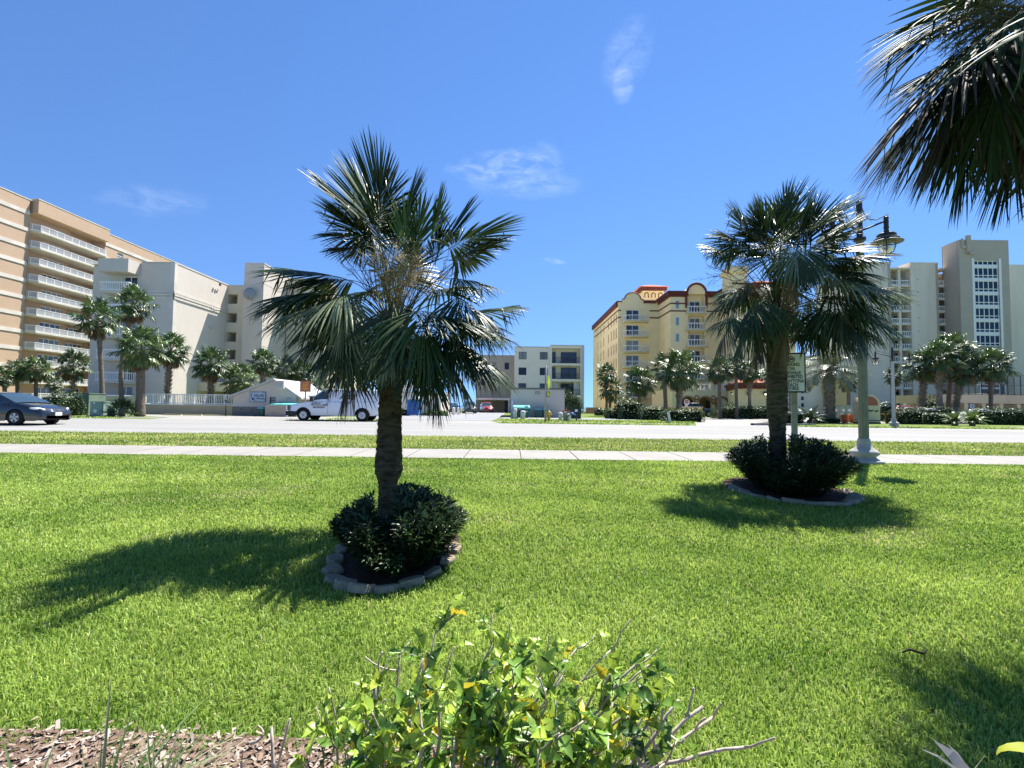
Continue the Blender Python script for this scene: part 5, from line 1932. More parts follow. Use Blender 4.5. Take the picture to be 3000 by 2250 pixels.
# ===== C: gabled gatehouse
Dc = 42.0
xL, xR = PX(683, 1190, Dc), PX(868, 1190, Dc)
ze, zp = PZ(690, 1160, Dc), PZ(808, 1115, Dc)
xp = PX(806, 1115, Dc)
Cg = empty('gatehouse', ((xL + xR) / 2, Dc, GZ), 0, 'small grey gabled gatehouse with blue name board and stone base, left of the white van', 'building')
zw = PZ(730, 1192, Dc)
mb = MB()
wx0, wx1 = PX(790, 1175, Dc), PX(807, 1175, Dc)
wz0, wz1 = PZ(798, 1184, Dc), PZ(798, 1163, Dc)
mb.add([(xL, Dc, zw), (wx0, Dc, zw), (wx0, Dc, ze), (xL, Dc, ze)], [(0, 1, 2, 3)])
mb.add([(wx0, Dc, zw), (wx1, Dc, zw), (wx1, Dc, wz0), (wx0, Dc, wz0)], [(0, 1, 2, 3)])
mb.add([(wx0, Dc, wz1), (wx1, Dc, wz1), (wx1, Dc, ze), (wx0, Dc, ze)], [(0, 1, 2, 3)])
mb.add([(wx1, Dc, zw), (xR, Dc, zw), (xR, Dc, ze), (wx1, Dc, ze)], [(0, 1, 2, 3)])
mb.add([(xL, Dc, ze), (xR, Dc, ze), (xp, Dc, zp)], [(0, 1, 2)])
mb.add([(wx0, Dc, wz0), (wx1, Dc, wz0), (wx1, Dc + .15, wz0), (wx0, Dc + .15, wz0), (wx0, Dc, wz1), (wx1, Dc, wz1), (wx1, Dc + .15, wz1), (wx0, Dc + .15, wz1)], [(0, 1, 2, 3), (4, 7, 6, 5), (0, 3, 7, 4), (1, 5, 6, 2)])
mb.box(xL, xR, Dc + .25, Dc + 9, GZ, ze - .01)
mb.box(xL + .01, xR - .01, Dc + .005, Dc + .26, GZ, zw)
bld(mb, 'wall', mat('gatehouse_stucco', (.58, .53, .46), .9, .15, var=(1.2, (.54, .49, .42), .4, .7), bump=(20, .2, .01)), Cg)
b = MB()
b.box(xL - .03, PX(790, 1175, Dc) + .3, Dc - .08, Dc - .002, GZ, zw)
bld(b, 'stone_base', mat('grey_ledge_stone', (.27, .25, .22), .9, .15, var=(6, (.17, .16, .14), .4, .6), bump=(12, 1.0, .05), stretch=(1, 1, 3)), Cg)
b = MB()
e = .22
b.extr([(xL - e, ze - .12), (xp, zp + .02), (xp, zp + .16), (xL - e, ze + .04)], 'y', Dc - .3, Dc + 9)
b.extr([(xp, zp + .02), (xR + e + .3, ze - .22), (xR + e + .3, ze - .06), (xp, zp + .16)], 'y', Dc - .3, Dc + 9)
bld(b, 'roof', mat('grey_white_roof', (.50, .50, .49), .8, .2, var=(1, (.42, .42, .41), .4, .7)), Cg)
win(Cg, 'window', (wx0, Dc), (1, 0), (0, wx1 - wx0, wz0, wz1), .15, 1, 2, .04, BW)
b = MB()
p0, p1 = P(808, 1139, Dc - .3), P(835, 1116, Dc - .3)
b.box(p0.x, p1.x, Dc - .5, Dc + .3, p0.z, p1.z, 0)
for k in range(7):
    z = p0.z + (p1.z - p0.z) * (k + .5) / 7
    b.box(p0.x + .03, p1.x - .03, Dc - .53, Dc - .501, z - .02, z + .02, 1)
bld(b, 'louvre_box', [LOUV, mat('louvre_gap', (.35, .33, .3), .8, .1)], Cg)
b = MB()
b.box(xR + .02, PX(930, 1190, Dc + 2), Dc + 2, Dc + 9, GZ, PZ(890, 1160, Dc + 2), 0)
bld(b, 'side_wing', BEIGEST, Cg)
b = MB()
q0, q1 = PX(870, 1150, Dc + 1.8), PX(985, 1150, Dc + 1.8)
b.extr([(Dc + 1.6, PZ(900, 1161, Dc + 1.8)), (Dc + 9.3, PZ(900, 1134, Dc + 1.8)), (Dc + 9.3, PZ(900, 1132, Dc + 1.8)), (Dc + 1.6, PZ(900, 1158, Dc + 1.8))], 'x', q0, q1)
bld(b, 'side_roof', mat('white_roof_sheet', (.62, .63, .64), .7, .25, bump=(3, .2, .02)), Cg)
# name board
nb = empty('name_board', (PX(756, 1163, Dc), Dc - .1, PZ(756, 1163, Dc)), 0, 'pale blue framed name board with bird drawing on the gatehouse gable', 'sign')
w_, h_ = (780 - 733) * Dc / F, (1178 - 1148) * Dc / F
b = MB()
b.box(-w_ / 2, w_ / 2, .0, .07, -h_ / 2, h_ / 2, 0)
b.build('frame', mat('board_frame', (.22, .24, .25), .6, .3), nb)
b = MB()
b.box(-w_ / 2 + .05, w_ / 2 - .05, -.02, -.002, -h_ / 2 + .05, h_ / 2 - .05, 0)
b.build('panel', mat('board_blue', (.36, .47, .56), .6, .3, var=(2, (.45, .55, .62), .4, .7)), nb)
DBLUE = mat('board_ink', (.03, .05, .07), .6, .3)
text_mesh('lettering', 'VILLAS', .29, DBLUE, nb, (.12, -.024, .12), bold=.008, shear=.1)
text_mesh('lettering', 'BY THE SEA', .20, DBLUE, nb, (.10, -.024, -.14), bold=.006)
b = MB()
b.tube([(-.55, -.03, .25), (-.5, -.03, .05), (-.45, -.03, -.1), (-.40, -.03, -.22), (-.2, -.03, -.28), (.0, -.03, -.30)], [.012, .03, .02, .05, .03, .006], 5)
b.tube([(-.55, -.03, .25), (-.5, -.03, .30), (-.42, -.03, .26)], [.02, .025, .004], 5)
b.tube([(.42, -.03, .32), (.52, -.03, .36), (.62, -.03, .31)], [.004, .012, .004], 5)
b.build('bird_drawing', DBLUE, nb)
text_mesh('house_number', '3115', .2, mat('number_blue', (.25, .32, .38), .6, .3), Cg, (PX(848, 1167, Dc) - Cg.location.x, -.02, PZ(848, 1167, Dc) - GZ), bold=.008)

# pool fence wall to the left
Df = 44.0
x0, x1 = PX(416, 1180, Df), PX(690, 1180, Df) - .05
Fw = empty('fence_wall', (x0, Df, GZ), 0, 'long peach wall topped by white picket railing, left of the gatehouse', 'wall')
zw = PZ(560, 1187, Df)
b = MB()
b.box(x0, x1, Df, Df + .25, GZ, zw)
bld(b, 'wall', mat('peach_stucco', (.56, .43, .32), .9, .15, var=(.8, (.50, .39, .30), .35, .7), bump=(16, .2, .01)), Fw)
b = MB()
b.box(x0 - .05, x1 + .02, Df - .05, Df + .3, zw + .002, zw + .08)
zt_ = PZ(560, 1154, Df)
n = 9
for k in range(n + 1):
    x = x0 + .04 + (x1 - x0 - .08) * k / n
    b.box(x - .045, x + .045, Df + .05, Df + .14, zw + .08, zt_)
railing(b, [(x0 + .05, Df + .1), (x1 - .05, Df + .1)], zw + .08, zt_ - zw - .1, step=.15, bw=.045, rail=.07)
bld(b, 'railing', WHITE, Fw)
Fw2 = empty('fence_wall', (PX(300, 1180, 47), 47, GZ), 0, 'low plain beige wall behind the green utility cabinets', 'wall')
body(Fw2, 'wall', [(PX(215, 1180, 47), PX(425, 1180, 47), 47, 47.25, GZ, PZ(340, 1160, 47))], BEIGEST)

# ===== J: yellow hotel
xj0 = PX(1811, 1000, 94)
zj = PZ(1811, 884, 94)
J = empty('hotel', (xj0 + 10, 100, GZ), 0, 'yellow Spanish style hotel with maroon cornice, bell gable and arched porch, right of centre', 'building')
sJ = 44.9 * 94 / F
XB = PX(1930, 1000, 94)
mb = MB()
flJ = [PZ(1860, 942, 94) - sJ * k for k in range(7)]
hj = [(PX(1834, 1000, 94) - xj0, PX(1872, 1000, 94) - xj0, z + .05, z + 2.25) for z in flJ[:6]]
facade(mb, (xj0, 94), (1, 0), XB - xj0, GZ, zj, hj, .25)
# left flank
hl = []
Yl = 121.0
for k in range(7):
    z = flJ[0] + sJ - .1 - sJ * k
    for yy in (95.4, 97.6, 100.2, 103.2, 108.5, 112, 116):
        hl.append((Yl + 2 - yy - .8, Yl + 2 - yy, z - 2.9, z - 1.0))
hl = [h for h in hl if h[2] > GZ + .3 and h[3] < zj - 1.6]
facade(mb, (xj0, Yl + 2), (0, -1), Yl + 2 - 94, GZ, zj - .02, hl, .25)
# bell gable above section 1
gx0, gx1 = PX(1822, 880, 94), PX(1880, 880, 94)
gc = (gx0 + gx1) / 2 + .15
gp = [(gx0, zj - .2), (gx1 + .5, zj - .2), (gx1 + .5, zj + .15), (gx1, zj + .5)]
gr = 1.55
for k in range(13):
    a = math.pi * k / 12
    gp.append((gc + gr * math.cos(a), zj + .55 + 1.25 * math.sin(a)))
gp += [(gx0, zj + .5)]
mb.extr(gp, 'y', 94.0 - .02, 94.5)
Ybay, Y3 = 87.0, 80.6
xb1 = PX(1963, 1000, Ybay)
zb = PZ(1985, 856, Ybay)
# bay 2 flank and front
hf = [(Ybay and .9, 1.5, flJ[k] - .2, flJ[k] + 1.5) for k in range(5)]
facade(mb, (XB, 94), (0, -1), 94 - Ybay, GZ, zb, [(3.0, 3.6, z + .2, z + 1.9) for z in flJ[:5]], .2)
xn0, xn1 = PX(2016, 1000, Ybay), PX(2064, 1000, Ybay)
x31 = PX(2104, 1000, Ybay)
hw2 = [(PX(1979, 1000, Ybay) - XB, PX(1992, 1000, Ybay) - XB, PZ(1985, y + 26, Ybay), PZ(1985, y, Ybay)) for y in (879, 928, 976)]
zn = [PZ(2040, y, Ybay) for y in (917, 966, 1014, 1062, 1110)]
hn = []
for k, z in enumerate(zn):
    hn.append((xn0 - XB, xn1 - XB, z, (PZ(2040, 862, Ybay) if k == 0 else z + 2.55)))
facade(mb, (XB, Ybay), (1, 0), x31 - XB, GZ, zb, hw2 + hn, .9)
# bay 3
z3 = PZ(2142, 833, Y3)
facade(mb, (x31, Ybay), (0, -1), Ybay - Y3, GZ, z3, [], .2)
x4 = PX(2330, 1000, Y3)
hw3 = [(PX(2172, 1000, Y3) - x31, PX(2181, 1000, Y3) - x31, PZ(2176, y + 36, Y3), PZ(2176, y, Y3)) for y in (868, 918)]
hw3 += [(PX(a, 1000, Y3) - x31, PX(a + 22, 1000, Y3) - x31, PZ(2200, y + 28, Y3), PZ(2200, y, Y3)) for a in (2215, 2262) for y in (890, 940, 990, 1040)]
facade(mb, (x31, Y3), (1, 0), x4 - x31, GZ, z3, hw3, .3)
mb.box(x31 + .1, x4, Y3 + .91, 118, GZ, z3 - .03)
mb.box(XB + .1, x31, Ybay + .91, 119, GZ, zb - .03)
mb.box(xj0 + .3, XB + .1, 94.3, Yl + 2, GZ, zj - .05)
for (xx0, xx1, yy0, zz) in ((x31, x4, Y3, z3), (XB, x31, Ybay, zb), (xj0, XB, 94, zj)):
    mb.add([(xx0, yy0, zz - .01), (xx1, yy0, zz - .01), (xx1, yy0 + 20, zz - .01), (xx0, yy0 + 20, zz - .01)], [(0, 1, 2, 3)])
mb.add([(x4, Y3, GZ), (x4, 118, GZ), (x4, 118, z3), (x4, Y3, z3)], [(0, 1, 2, 3)])
# round headed gable over the arched niche
xc_ = (xn0 + xn1) / 2
rN = (PX(2067, 900, Ybay) - PX(2010, 900, Ybay)) / 2
zN = PZ(2040, 862, Ybay)
gp = [(xc_ - rN + .25, zN - .02), (xc_ + rN - .25, zN - .02)] + [(xc_ + (rN - .25) * math.cos(math.pi * k / 14), zN + .0 + (rN + .1) * math.sin(math.pi * k / 14)) for k in range(15)]
mb.extr(gp[:2] + gp[3:-1], 'y', Ybay - .25, Ybay + 3)
# belfry chimney tower
tx0, tx1 = PX(2139, 850, Y3 - .6), PX(2188, 850, Y3 - .6)
zt_ = PZ(2160, 797, Y3 - .6)
mb.box(tx0, tx1, Y3 - .6, Y3 + 2.4, GZ, zt_)
mb.box(tx0 - .35, tx1 + .35, Y3 - .95, Y3 + 2.75, zt_ + .002, zt_ + .5)
mb.box(tx0 - .1, tx1 + .1, Y3 - .7, Y3 + 2.5, zt_ + .502, zt_ + .95)
bld(mb, 'wall', YEL, J)
mb = MB()
# cornices
for (px0, px1, yy, zz, s_) in ((XB - .35, xn0 - .6, Ybay, zb, 1), (xn1 + .6, x31, Ybay, zb, 1), (x31 - .35, x4, Y3, z3, 1)):
    mb.box(px0, px1, yy - .18, yy + .3, zz - .85, zz - .45)
    mb.box(px0 - .15, px1 + .15, yy - .42, yy + .3, zz - .448, zz - .1)
    mb.box(px0 - .25, px1 + .25, yy - .6, yy + .3, zz - .098, zz + .12)
for (xx, y0, y1, zz) in ((XB, Ybay + .31, 94, zb), (x31, Y3 + .31, Ybay - .62, z3)):
    mb.box(xx - .18, xx + .3, y0, y1, zz - .85, zz - .45)
    mb.box(xx - .42, xx + .3, y0, y1, zz - .448, zz - .1)
    mb.box(xx - .6, xx + .3, y0, y1, zz - .098, zz + .12)
mb.box(PX(1885, 880, 94), XB - .61, 93.8, 94.6, zj - .25, zj + .2)
mb.box(xj0 - .35, xj0 + .1, 94.3, Yl + 2.3, zj - .9, zj + .1)
mb.box(xj0 - .3, gx0, 93.85, 94.25, zj - .05, zj + .15)
# outline of the bell gable
gpts = [(gx0, 93.9, zj + .52)] + [(gc + gr * math.cos(math.pi * k / 12), 93.9, zj + .57 + 1.25 * math.sin(math.pi * k / 12)) for k in range(12, -1, -1)] + [(gx1 + .1, 93.9, zj + .52), (gx1 + .5, 93.9, zj + .2)]
mb.tube(gpts, .11, 4)
ar = [(xc_ + rN * math.cos(math.pi * k / 14), Ybay - .35, zN + (rN + .15) * math.sin(math.pi * k / 14)) for k in range(15)]
mb.tube(ar, .22, 5)
for xx in (xn0 - .35, xn1 + .35):
    mb.box(xx - .28, xx + .28, Ybay - .5, Ybay - .05, zN - .4, zN)
    mb.box(xx - .16, xx + .16, Ybay - .35, Ybay - .02, zn[0] + .9, zN - .4)
bld(mb, 'maroon_cornice', MAROON, J)
mb = MB()
bld(mb, 'gable_outline', MAROON, J)
for zz in (PZ(1985, 889, Ybay), PZ(1985, 911, Ybay)):
    for bb in ((XB - .07, xn0 - .3, Ybay - .07, Ybay - .002), (xn1 + .3, x31, Ybay - .07, Ybay - .002), (XB - .07, XB - .002, Ybay, 94), (x31 - .07, x31 - .002, Y3, Ybay - .08),
               (PX(1903, 900, 94), XB - .08, 93.93, 93.998), (xj0, PX(1819, 900, 94), 93.93, 93.998), (xj0 - .07, xj0 - .002, 94.05, Yl)):
        mb = MB()
        mb.box(*bb, zz - .11, zz + .11)
        bld(mb, 'string_course', MAROON, J)
mb = MB()
mb.box(PX(1700 + 680 * .3315, 1100, 93.8), XB - .1, 93.7, 93.99, PZ(1920, 1122, 94), PZ(1920, 1114, 94))
bld(mb, 'window_hood', MAROON, J)
YW = [WHITE, GLASS]
MW = [MAROON, mat('maroon_shutter', (.12, .05, .04), .7, .2)]
for h in hj:
    win(J, 'sliding_door', (xj0, 94), (1, 0), h, .25, 2, 1, .10, YW)
for h in hl:
    win(J, 'shutter_window', (xj0, Yl + 2), (0, -1), h, .25, 1, 1, .10, MW)
for h in hw2:
    win(J, 'window', (XB, Ybay), (1, 0), h, .2, 1, 1, .10, [WHITE, mat('pale_glass', (.25, .33, .36), .1, .8)])
for k, h in enumerate(hn):
    hh = (h[0] + .5, h[1] - .5, h[2] + .05, h[2] + 2.2)
    win(J, 'balcony_door', (XB, Ybay), (1, 0), hh, 1.05, 2, 1, .1, YW)
for h in hw3:
    win(J, 'window', (x31, Y3), (1, 0), h, .3, 1, 1, .1, MW if h[1] - h[0] < .8 else YW)
for k, z in enumerate(flJ[:6]):
    b = MB()
    cx_ = (PX(1826, 1000, 93) + PX(1902, 1000, 93)) / 2
    w2 = (PX(1902, 1000, 93) - PX(1826, 1000, 93)) / 2
    q = [(cx_ - w2, 94)] + [(cx_ - w2 * math.cos(math.pi * i / 10), 93.4 - .95 * math.sin(math.pi * i / 10) ** .7) for i in range(11)] + [(cx_ + w2, 94)]
    b.prism(q, z - .32, z)
    s = bld(b, 'balcony', mat('balcony_cream', (.62, .53, .30), .85, .2), J)
    b = MB()
    q2 = [(cx_ + (x - cx_) * .97, 94 + (y - 94) * .95) for x, y in q]
    railing(b, q2[1:-1], z, 1.05, step=.28, bw=.055, rail=.10)
    b.build('railing', WHITE, s, off=J.location)


def baluster_rail(x0, x1, y, z, h=1.0, root=J, step=.45):
    b = MB()
    b.box(x0, x1, y - .12, y + .12, z, z + .12)
    b.box(x0, x1, y - .13, y + .13, z + h - .14, z + h)
    n = max(2, int((x1 - x0) / step))
    for i in range(n):
        xx = x0 + (i + .5) * (x1 - x0) / n
        b.lathe([(.07, z + .12), (.10, z + .3), (.05, z + .5), (.06, z + .65), (.08, z + h - .14)], 6, c=(xx, y))
    return bld(b, 'balustrade', WHITE, root)


for k, z in enumerate(zn):
    baluster_rail(xn0 - .35, xn1 + .35, Ybay - .45, z, 1.15)
    b = MB()
    b.box(xn0 - .4, xn1 + .4, Ybay - .62, Ybay - .004, z - .28, z - .004)
    bld(b, 'balcony_slab', mat('balcony_cream', (.62, .53, .30)), J)
# roof lookout with hip roof
mb = MB()
lx0, lx1 = PX(1884, 870, 101), PX(1945, 870, 101)
zl0, zl1 = PZ(1910, 884, 101), PZ(1910, 852, 101)
mb.box(lx0, lx1, 101, 106, zl0 - 2, zl1)
bld(mb, 'lookout', YEL, J)
mb = MB()
mb.box(lx0 - .5, lx1 + .5, 100.5, 106.5, zl1 + .002, zl1 + .7)
for k in range(3):
    xx = lx0 + (lx1 - lx0) * (k + .5) / 3
    mb.tube([(xx - .38, 100.95, zl1 - 1.4), (xx - .38, 100.95, zl1 - .8)] + [(xx - .38 * math.cos(math.pi * i / 6), 100.95, zl1 - .8 + .38 * math.sin(math.pi * i / 6)) for i in range(1, 6)] + [(xx + .38, 100.95, zl1 - .8), (xx + .38, 100.95, zl1 - 1.4)], .09, 4)
mb.box(lx0 - .2, lx1 + .2, 100.8, 106.2, zl0 - 1.0, zl0 + .25)
bld(mb, 'lookout_trim', MAROON, J)
mb = MB()
za, ze_ = PZ(1910, 835, 103.5), zl1 + .71
cxr, cyr = (lx0 + lx1) / 2, 103.5
mb.add([(lx0 - .9, 100.1, ze_), (lx1 + .9, 100.1, ze_), (lx1 + .9, 106.9, ze_), (lx0 - .9, 106.9, ze_), (cxr - .6, cyr, za), (cxr + .6, cyr, za)],
       [(0, 1, 5, 4), (1, 2, 5), (2, 3, 4, 5), (3, 0, 4), (0, 3, 2, 1)])
hx0, hx1 = PX(2185, 830, 84), x4 + 1
mb.add([(hx0 - 1, Y3 - 1.2, z3 + .13), (hx1, Y3 - 1.2, z3 + .13), (hx1, Y3 + 12, z3 + .13), (hx0 - 1, Y3 + 12, z3 + .13), (hx0 + 3, Y3 + 5, z3 + 1.9), (hx1 - 3, Y3 + 5, z3 + 1.9)],
       [(0, 1, 5, 4), (1, 2, 5), (2, 3, 4, 5), (3, 0, 4), (0, 3, 2, 1)])
bld(mb, 'tile_roof', REDTILE, J)
# porch with three arches
Yp = 76.0
px0, px1 = PX(1975, 1190, Yp), PX(2137, 1190, Yp)
zpt = PZ(2050, 1147, Yp)
mb = MB()
cs = [PX(c, 1190, Yp) for c in (2016, 2066, 2114)]
ra = 20 * Yp / F
zs = PZ(2060, 1184, Yp)
xs = [px0]
for c in cs:
    xs += [c - ra, c + ra]
xs.append(px1)
for i in range(0, 8, 2):
    mb.box(xs[i], xs[i + 1], Yp, Yp + .6, GZ, zs)
for c in cs:
    pts = [(c + ra * math.cos(math.pi * k / 12), zs + ra * math.sin(math.pi * k / 12)) for k in range(13)]
    for (u, v) in zip(pts, pts[1:]):
        mb.add([(u[0], Yp, u[1]), (u[0], Yp, zpt), (v[0], Yp, zpt), (v[0], Yp, v[1])], [(0, 1, 2, 3)])
        mb.add([(u[0], Yp, u[1]), (v[0], Yp, v[1]), (v[0], Yp + .6, v[1]), (u[0], Yp + .6, u[1])], [(0, 1, 2, 3)])
for i in range(0, 8, 2):
    mb.add([(xs[i], Yp, zs), (xs[i + 1], Yp, zs), (xs[i + 1], Yp, zpt), (xs[i], Yp, zpt)], [(0, 1, 2, 3)])
mb.box(px0, px1, Yp + .01, Yp + 4.6, zpt + .002, zpt + .3)
for c in xs[::2] + [px1]:
    mb.box(c - .2, c + .2, Yp + .02, Yp + .5, zpt + .3, zpt + 1.35)
mb.box(px0 - .3, px0, Yp, Ybay - .05, GZ, zpt + .3)
bld(mb, 'porch', YEL, J)
for i in range(3):
    baluster_rail(cs[i] - ra + .1, cs[i] + ra - .1, Yp + .25, zpt + .302, .95, step=.5)
mb = MB()
for c in cs:
    mb.tube([(c + (ra + .08) * math.cos(math.pi * k / 12), Yp - .05, zs + (ra + .08) * math.sin(math.pi * k / 12)) for k in range(13)], .16, 5)
for c in ((cs[0] + cs[1]) / 2, (cs[1] + cs[2]) / 2):
    mb.tube([(c + .3 * math.cos(R(30 * k)), Yp - .04, zs + ra * .95 + .3 * math.sin(R(30 * k))) for k in range(13)], .09, 5)
bld(mb, 'arch_trim', mat('terracotta_trim', (.42, .20, .10), .8, .2), J)
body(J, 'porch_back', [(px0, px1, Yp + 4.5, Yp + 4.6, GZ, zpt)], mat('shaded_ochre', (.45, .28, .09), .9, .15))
b = MB()
for c in cs:
    b.box(c - ra * .6, c + ra * .6, Yp + 4.3, Yp + 4.49, GZ, GZ + 2.4)
bld(b, 'porch_doors', GLASS, J)
# low right wing
Yw = 66.0
wx0, wx1 = PX(2135, 1180, Yw), PX(2300, 1180, Yw)
zwg = PZ(2200, 1139, Yw)
mb = MB()
wa, wb = PX(2163, 1180, Yw), PX(2133, 1180, Yw + 9)
mb.prism([(wa, Yw), (wx1, Yw), (wx1, Yw + 9), (wb, Yw + 9)], GZ, zwg)
bld(mb, 'low_wing', YEL, J)
mb = MB()
mb.prism([(wa - .3, Yw - .25), (wx1 + .3, Yw - .25), (wx1 + .3, Yw + 9), (wb - .3, Yw + 9)], zwg + .002, zwg + .45)
mb.prism([(wa - .7, Yw - .6), (wx1 + .6, Yw - .6), (wx1 + .6, Yw + 9), (wb - .6, Yw + 9)], zwg + .451, zwg + .8)
bld(mb, 'low_wing_cornice', MAROON, J)
mb = MB()
zz = zwg + .81
mb.add([(wa - .6, Yw - .5, zz), (wx1 + .5, Yw - .5, zz), (wx1 + .5, Yw + 9, zz), (wb - .5, Yw + 9, zz), (wa + 3.5, Yw + 4.5, zz + 1.1), (wx1 - 2.5, Yw + 4.5, zz + 1.1)],
       [(0, 1, 5, 4), (1, 2, 5), (2, 3, 4, 5), (3, 0, 4), (0, 3, 2, 1)])
bld(mb, 'low_wing_roof', REDTILE, J)
for px in (2143, 2190, 2238):
    yy = Yw + 5.5 if px < 2160 else Yw
    p = P(px, 1153, yy)
    b = MB()
    b.box(p.x - .05, p.x + .05, yy - .15, yy - .002, p.z + .1, p.z + .2, 0)
    b.lathe([(.05, p.z - .28), (.18, p.z - .15), (.22, p.z + .12), (.10, p.z + .25), (.02, p.z + .35)], 8, c=(p.x, yy - .28), m=0)
    b.lathe([(.02, p.z - .24), (.13, p.z - .14), (.13, p.z - .02)], 8, c=(p.x, yy - .45), m=1)
    bld(b, 'wall_lantern', [IRON, mat('lantern_glass', (.8, .8, .75), .2, .5, emit=((1, .93, .8), 1.2))], J)
# hotel boundary wall
Yy = 52.0
yw = empty('boundary_wall', (PX(1960, 1200, Yy), Yy, GZ), 0, 'low yellow wall with pale coping behind the hotel hedge', 'wall')
b = MB()
b.box(PX(1880, 1200, Yy), PX(2058, 1200, Yy), Yy, Yy + .35, GZ, PZ(1960, 1193, Yy))
bld(b, 'wall', mat('bright_yellow_stucco', (.76, .48, .07), .85, .2, var=(1, (.68, .42, .07), .4, .7)), yw)
b = MB()
b.box(PX(1880, 1200, Yy) - .05, PX(2058, 1200, Yy) + .06, Yy - .06, Yy + .41, PZ(1960, 1193, Yy) + .002, PZ(1960, 1193, Yy) + .10)
bld(b, 'coping', CREAM, yw)
Yd = 100.0
dw = empty('sea_wall', (PX(1740, 1200, Yd), Yd, GZ), 0, 'weathered low concrete wall by the sea, between the condo and the yellow hotel', 'wall')
body(dw, 'wall', [(PX(1717, 1200, Yd), PX(1760, 1200, Yd), Yd, Yd + .6, GZ, PZ(1730, 1193.5, Yd))], mat('weathered_concrete', (.33, .27, .20), .9, .15, var=(1.5, (.25, .21, .16), .4, .7)))

# ===== K: tall beige block at the right
Dk = 105.0
K = empty('apartment_tower', (PX(2750, 1180, Dk), Dk, GZ), 0, 'tall olive-beige block with lift tower and glazed stair strip, far right', 'building')
zk = PZ(2700, 773, Dk)
zk2 = PZ(2640, 789, Dk)
xk = [PX(p, 1000, Dk) for p in (2516, 2613, 2672, 2753, 2778)]
mb = MB()
mb.box(xk[0] - .0, xk[1], Dk, Dk + 3, GZ, zk)
mb.box(xk[2], xk[3], Dk, Dk + 3, GZ, zk)
mb.box(xk[0] + 1, PX(3300, 1000, Dk), Dk + 3.01, Dk + 16, GZ, zk2)
x5 = PX(2962, 1000, Dk)
mb.box(x5 - .5, PX(3300, 1000, Dk), Dk, Dk + 3, GZ, zk + .1)
mb.box(PX(2395, 1000, Dk), xk[0] - .02, Dk + .5, Dk + 14, GZ, PZ(2500, 1040, Dk))
bld(mb, 'wall', OLIVE, K)
mb = MB()
mb.box(xk[1] + .01, xk[2] - .01, Dk + 2.8, Dk + 3.0, GZ, zk2 - .02)
mb.box(xk[1] - .6, xk[1] - .002 + .001, Dk - .05, Dk - .002, GZ, zk)
mb.box(xk[3] - .5, xk[3], Dk - .05, Dk - .002, GZ, zk)
bld(mb, 'taupe_wall', OLIVED, K)
mb = MB()
for (a, b_) in ((xk[0], xk[1]), (xk[2], xk[3])):
    mb.box(a - .1, b_ + .1, Dk - .1, Dk + 3.1, zk + .002, zk + .3)
mb.box(xk[1] + .11, xk[2] - .11, Dk - .2, Dk + 3.2, zk2, zk2 + .35)
mb.box(xk[3] + .11, xk[4] + .5, Dk - .2, Dk + 3.2, zk2, zk2 + .35)
mb.box((xk[1] + xk[2]) / 2 - .25, (xk[1] + xk[2]) / 2 + .25, Dk + .3, Dk + .8, GZ, zk2 - .01)
bld(mb, 'roof_trim', OLIVE, K)
sK = 38.1 * Dk / F
zK0 = PZ(2640, 835, Dk)
for k in range(11):
    z = zK0 - sK * k
    if z < GZ:
        break
    for (a, b_) in ((xk[1] + .02, (xk[1] + xk[2]) / 2 - .26), ((xk[1] + xk[2]) / 2 + .26, xk[2] - .02), (xk[3] + .02, xk[4] + .4)):
        b = MB()
        b.box(a, b_, Dk + .2, Dk + 2.79, z - .3, z)
        s = bld(b, 'balcony', OLIVE, K)
        b2 = MB()
        railing(b2, [(a + .02, Dk + .28), (b_ - .02, Dk + .28)], z, 1.15, step=.42, bw=.14, rail=.14)
        b2.build('railing', WHITE, s, off=K.location)
        b2 = MB()
        b2.box(a + .3, b_ - .3, Dk + 2.68, Dk + 2.78, z + .05, z + 2.1)
        bld(b2, 'balcony_door', GLASS, K)
Dt = 101.0
tx0, tx1 = PX(2818, 1000, Dt), PX(2964, 1000, Dt)
zt_ = PZ(2890, 703, Dt)
mb = MB()
hx0, hx1 = PX(2858, 900, Dt), PX(2930, 900, Dt)
gz0, gz1 = PZ(2894, 1018, Dt), PZ(2894, 763, Dt)
facade(mb, (tx0, Dt), (1, 0), tx1 - tx0, GZ, zt_, [(hx0 - tx0, hx1 - tx0, gz0, gz1)], .5)
mb.add([(tx1, Dt, GZ), (tx1, Dt + 14, GZ), (tx1, Dt + 14, zt_), (tx1, Dt, zt_)], [(0, 1, 2, 3)])
mb.add([(tx0, Dt + .51, GZ), (tx1, Dt + .51, GZ), (tx1, Dt + .51, zt_ - .05), (tx0, Dt + .51, zt_ - .05)], [(0, 1, 2, 3)])
xq = PX(2768, 1000, Dk + .5)
mb.add([(xq, Dk + .5, GZ), (tx0, Dt, GZ), (tx0, Dt, zt_), (xq, Dk + .5, zt_)], [(0, 1, 2, 3)])
mb.add([(xq, Dk + .5, zt_), (tx0, Dt, zt_), (tx1, Dt, zt_), (tx1, Dt + 14, zt_), (tx1 - 1, Dt + 14, zt_), (xq, Dk + .6, zt_)], [(0, 1, 2, 3, 4, 5)])
mb.add([(xq, Dk + .6, GZ), (tx1 - 1, Dt + 14, GZ), (tx1 - 1, Dt + 14, zt_), (xq, Dk + .6, zt_)], [(3, 2, 1, 0)])
bld(mb, 'lift_tower', OLIVED, K)
mb = MB()
n = 7
rows = [(763, 776, 1), (783, 815, 2), (822, 855, 2), (862, 894, 2), (901, 934, 2), (941, 974, 2), (981, 1014, 2)]
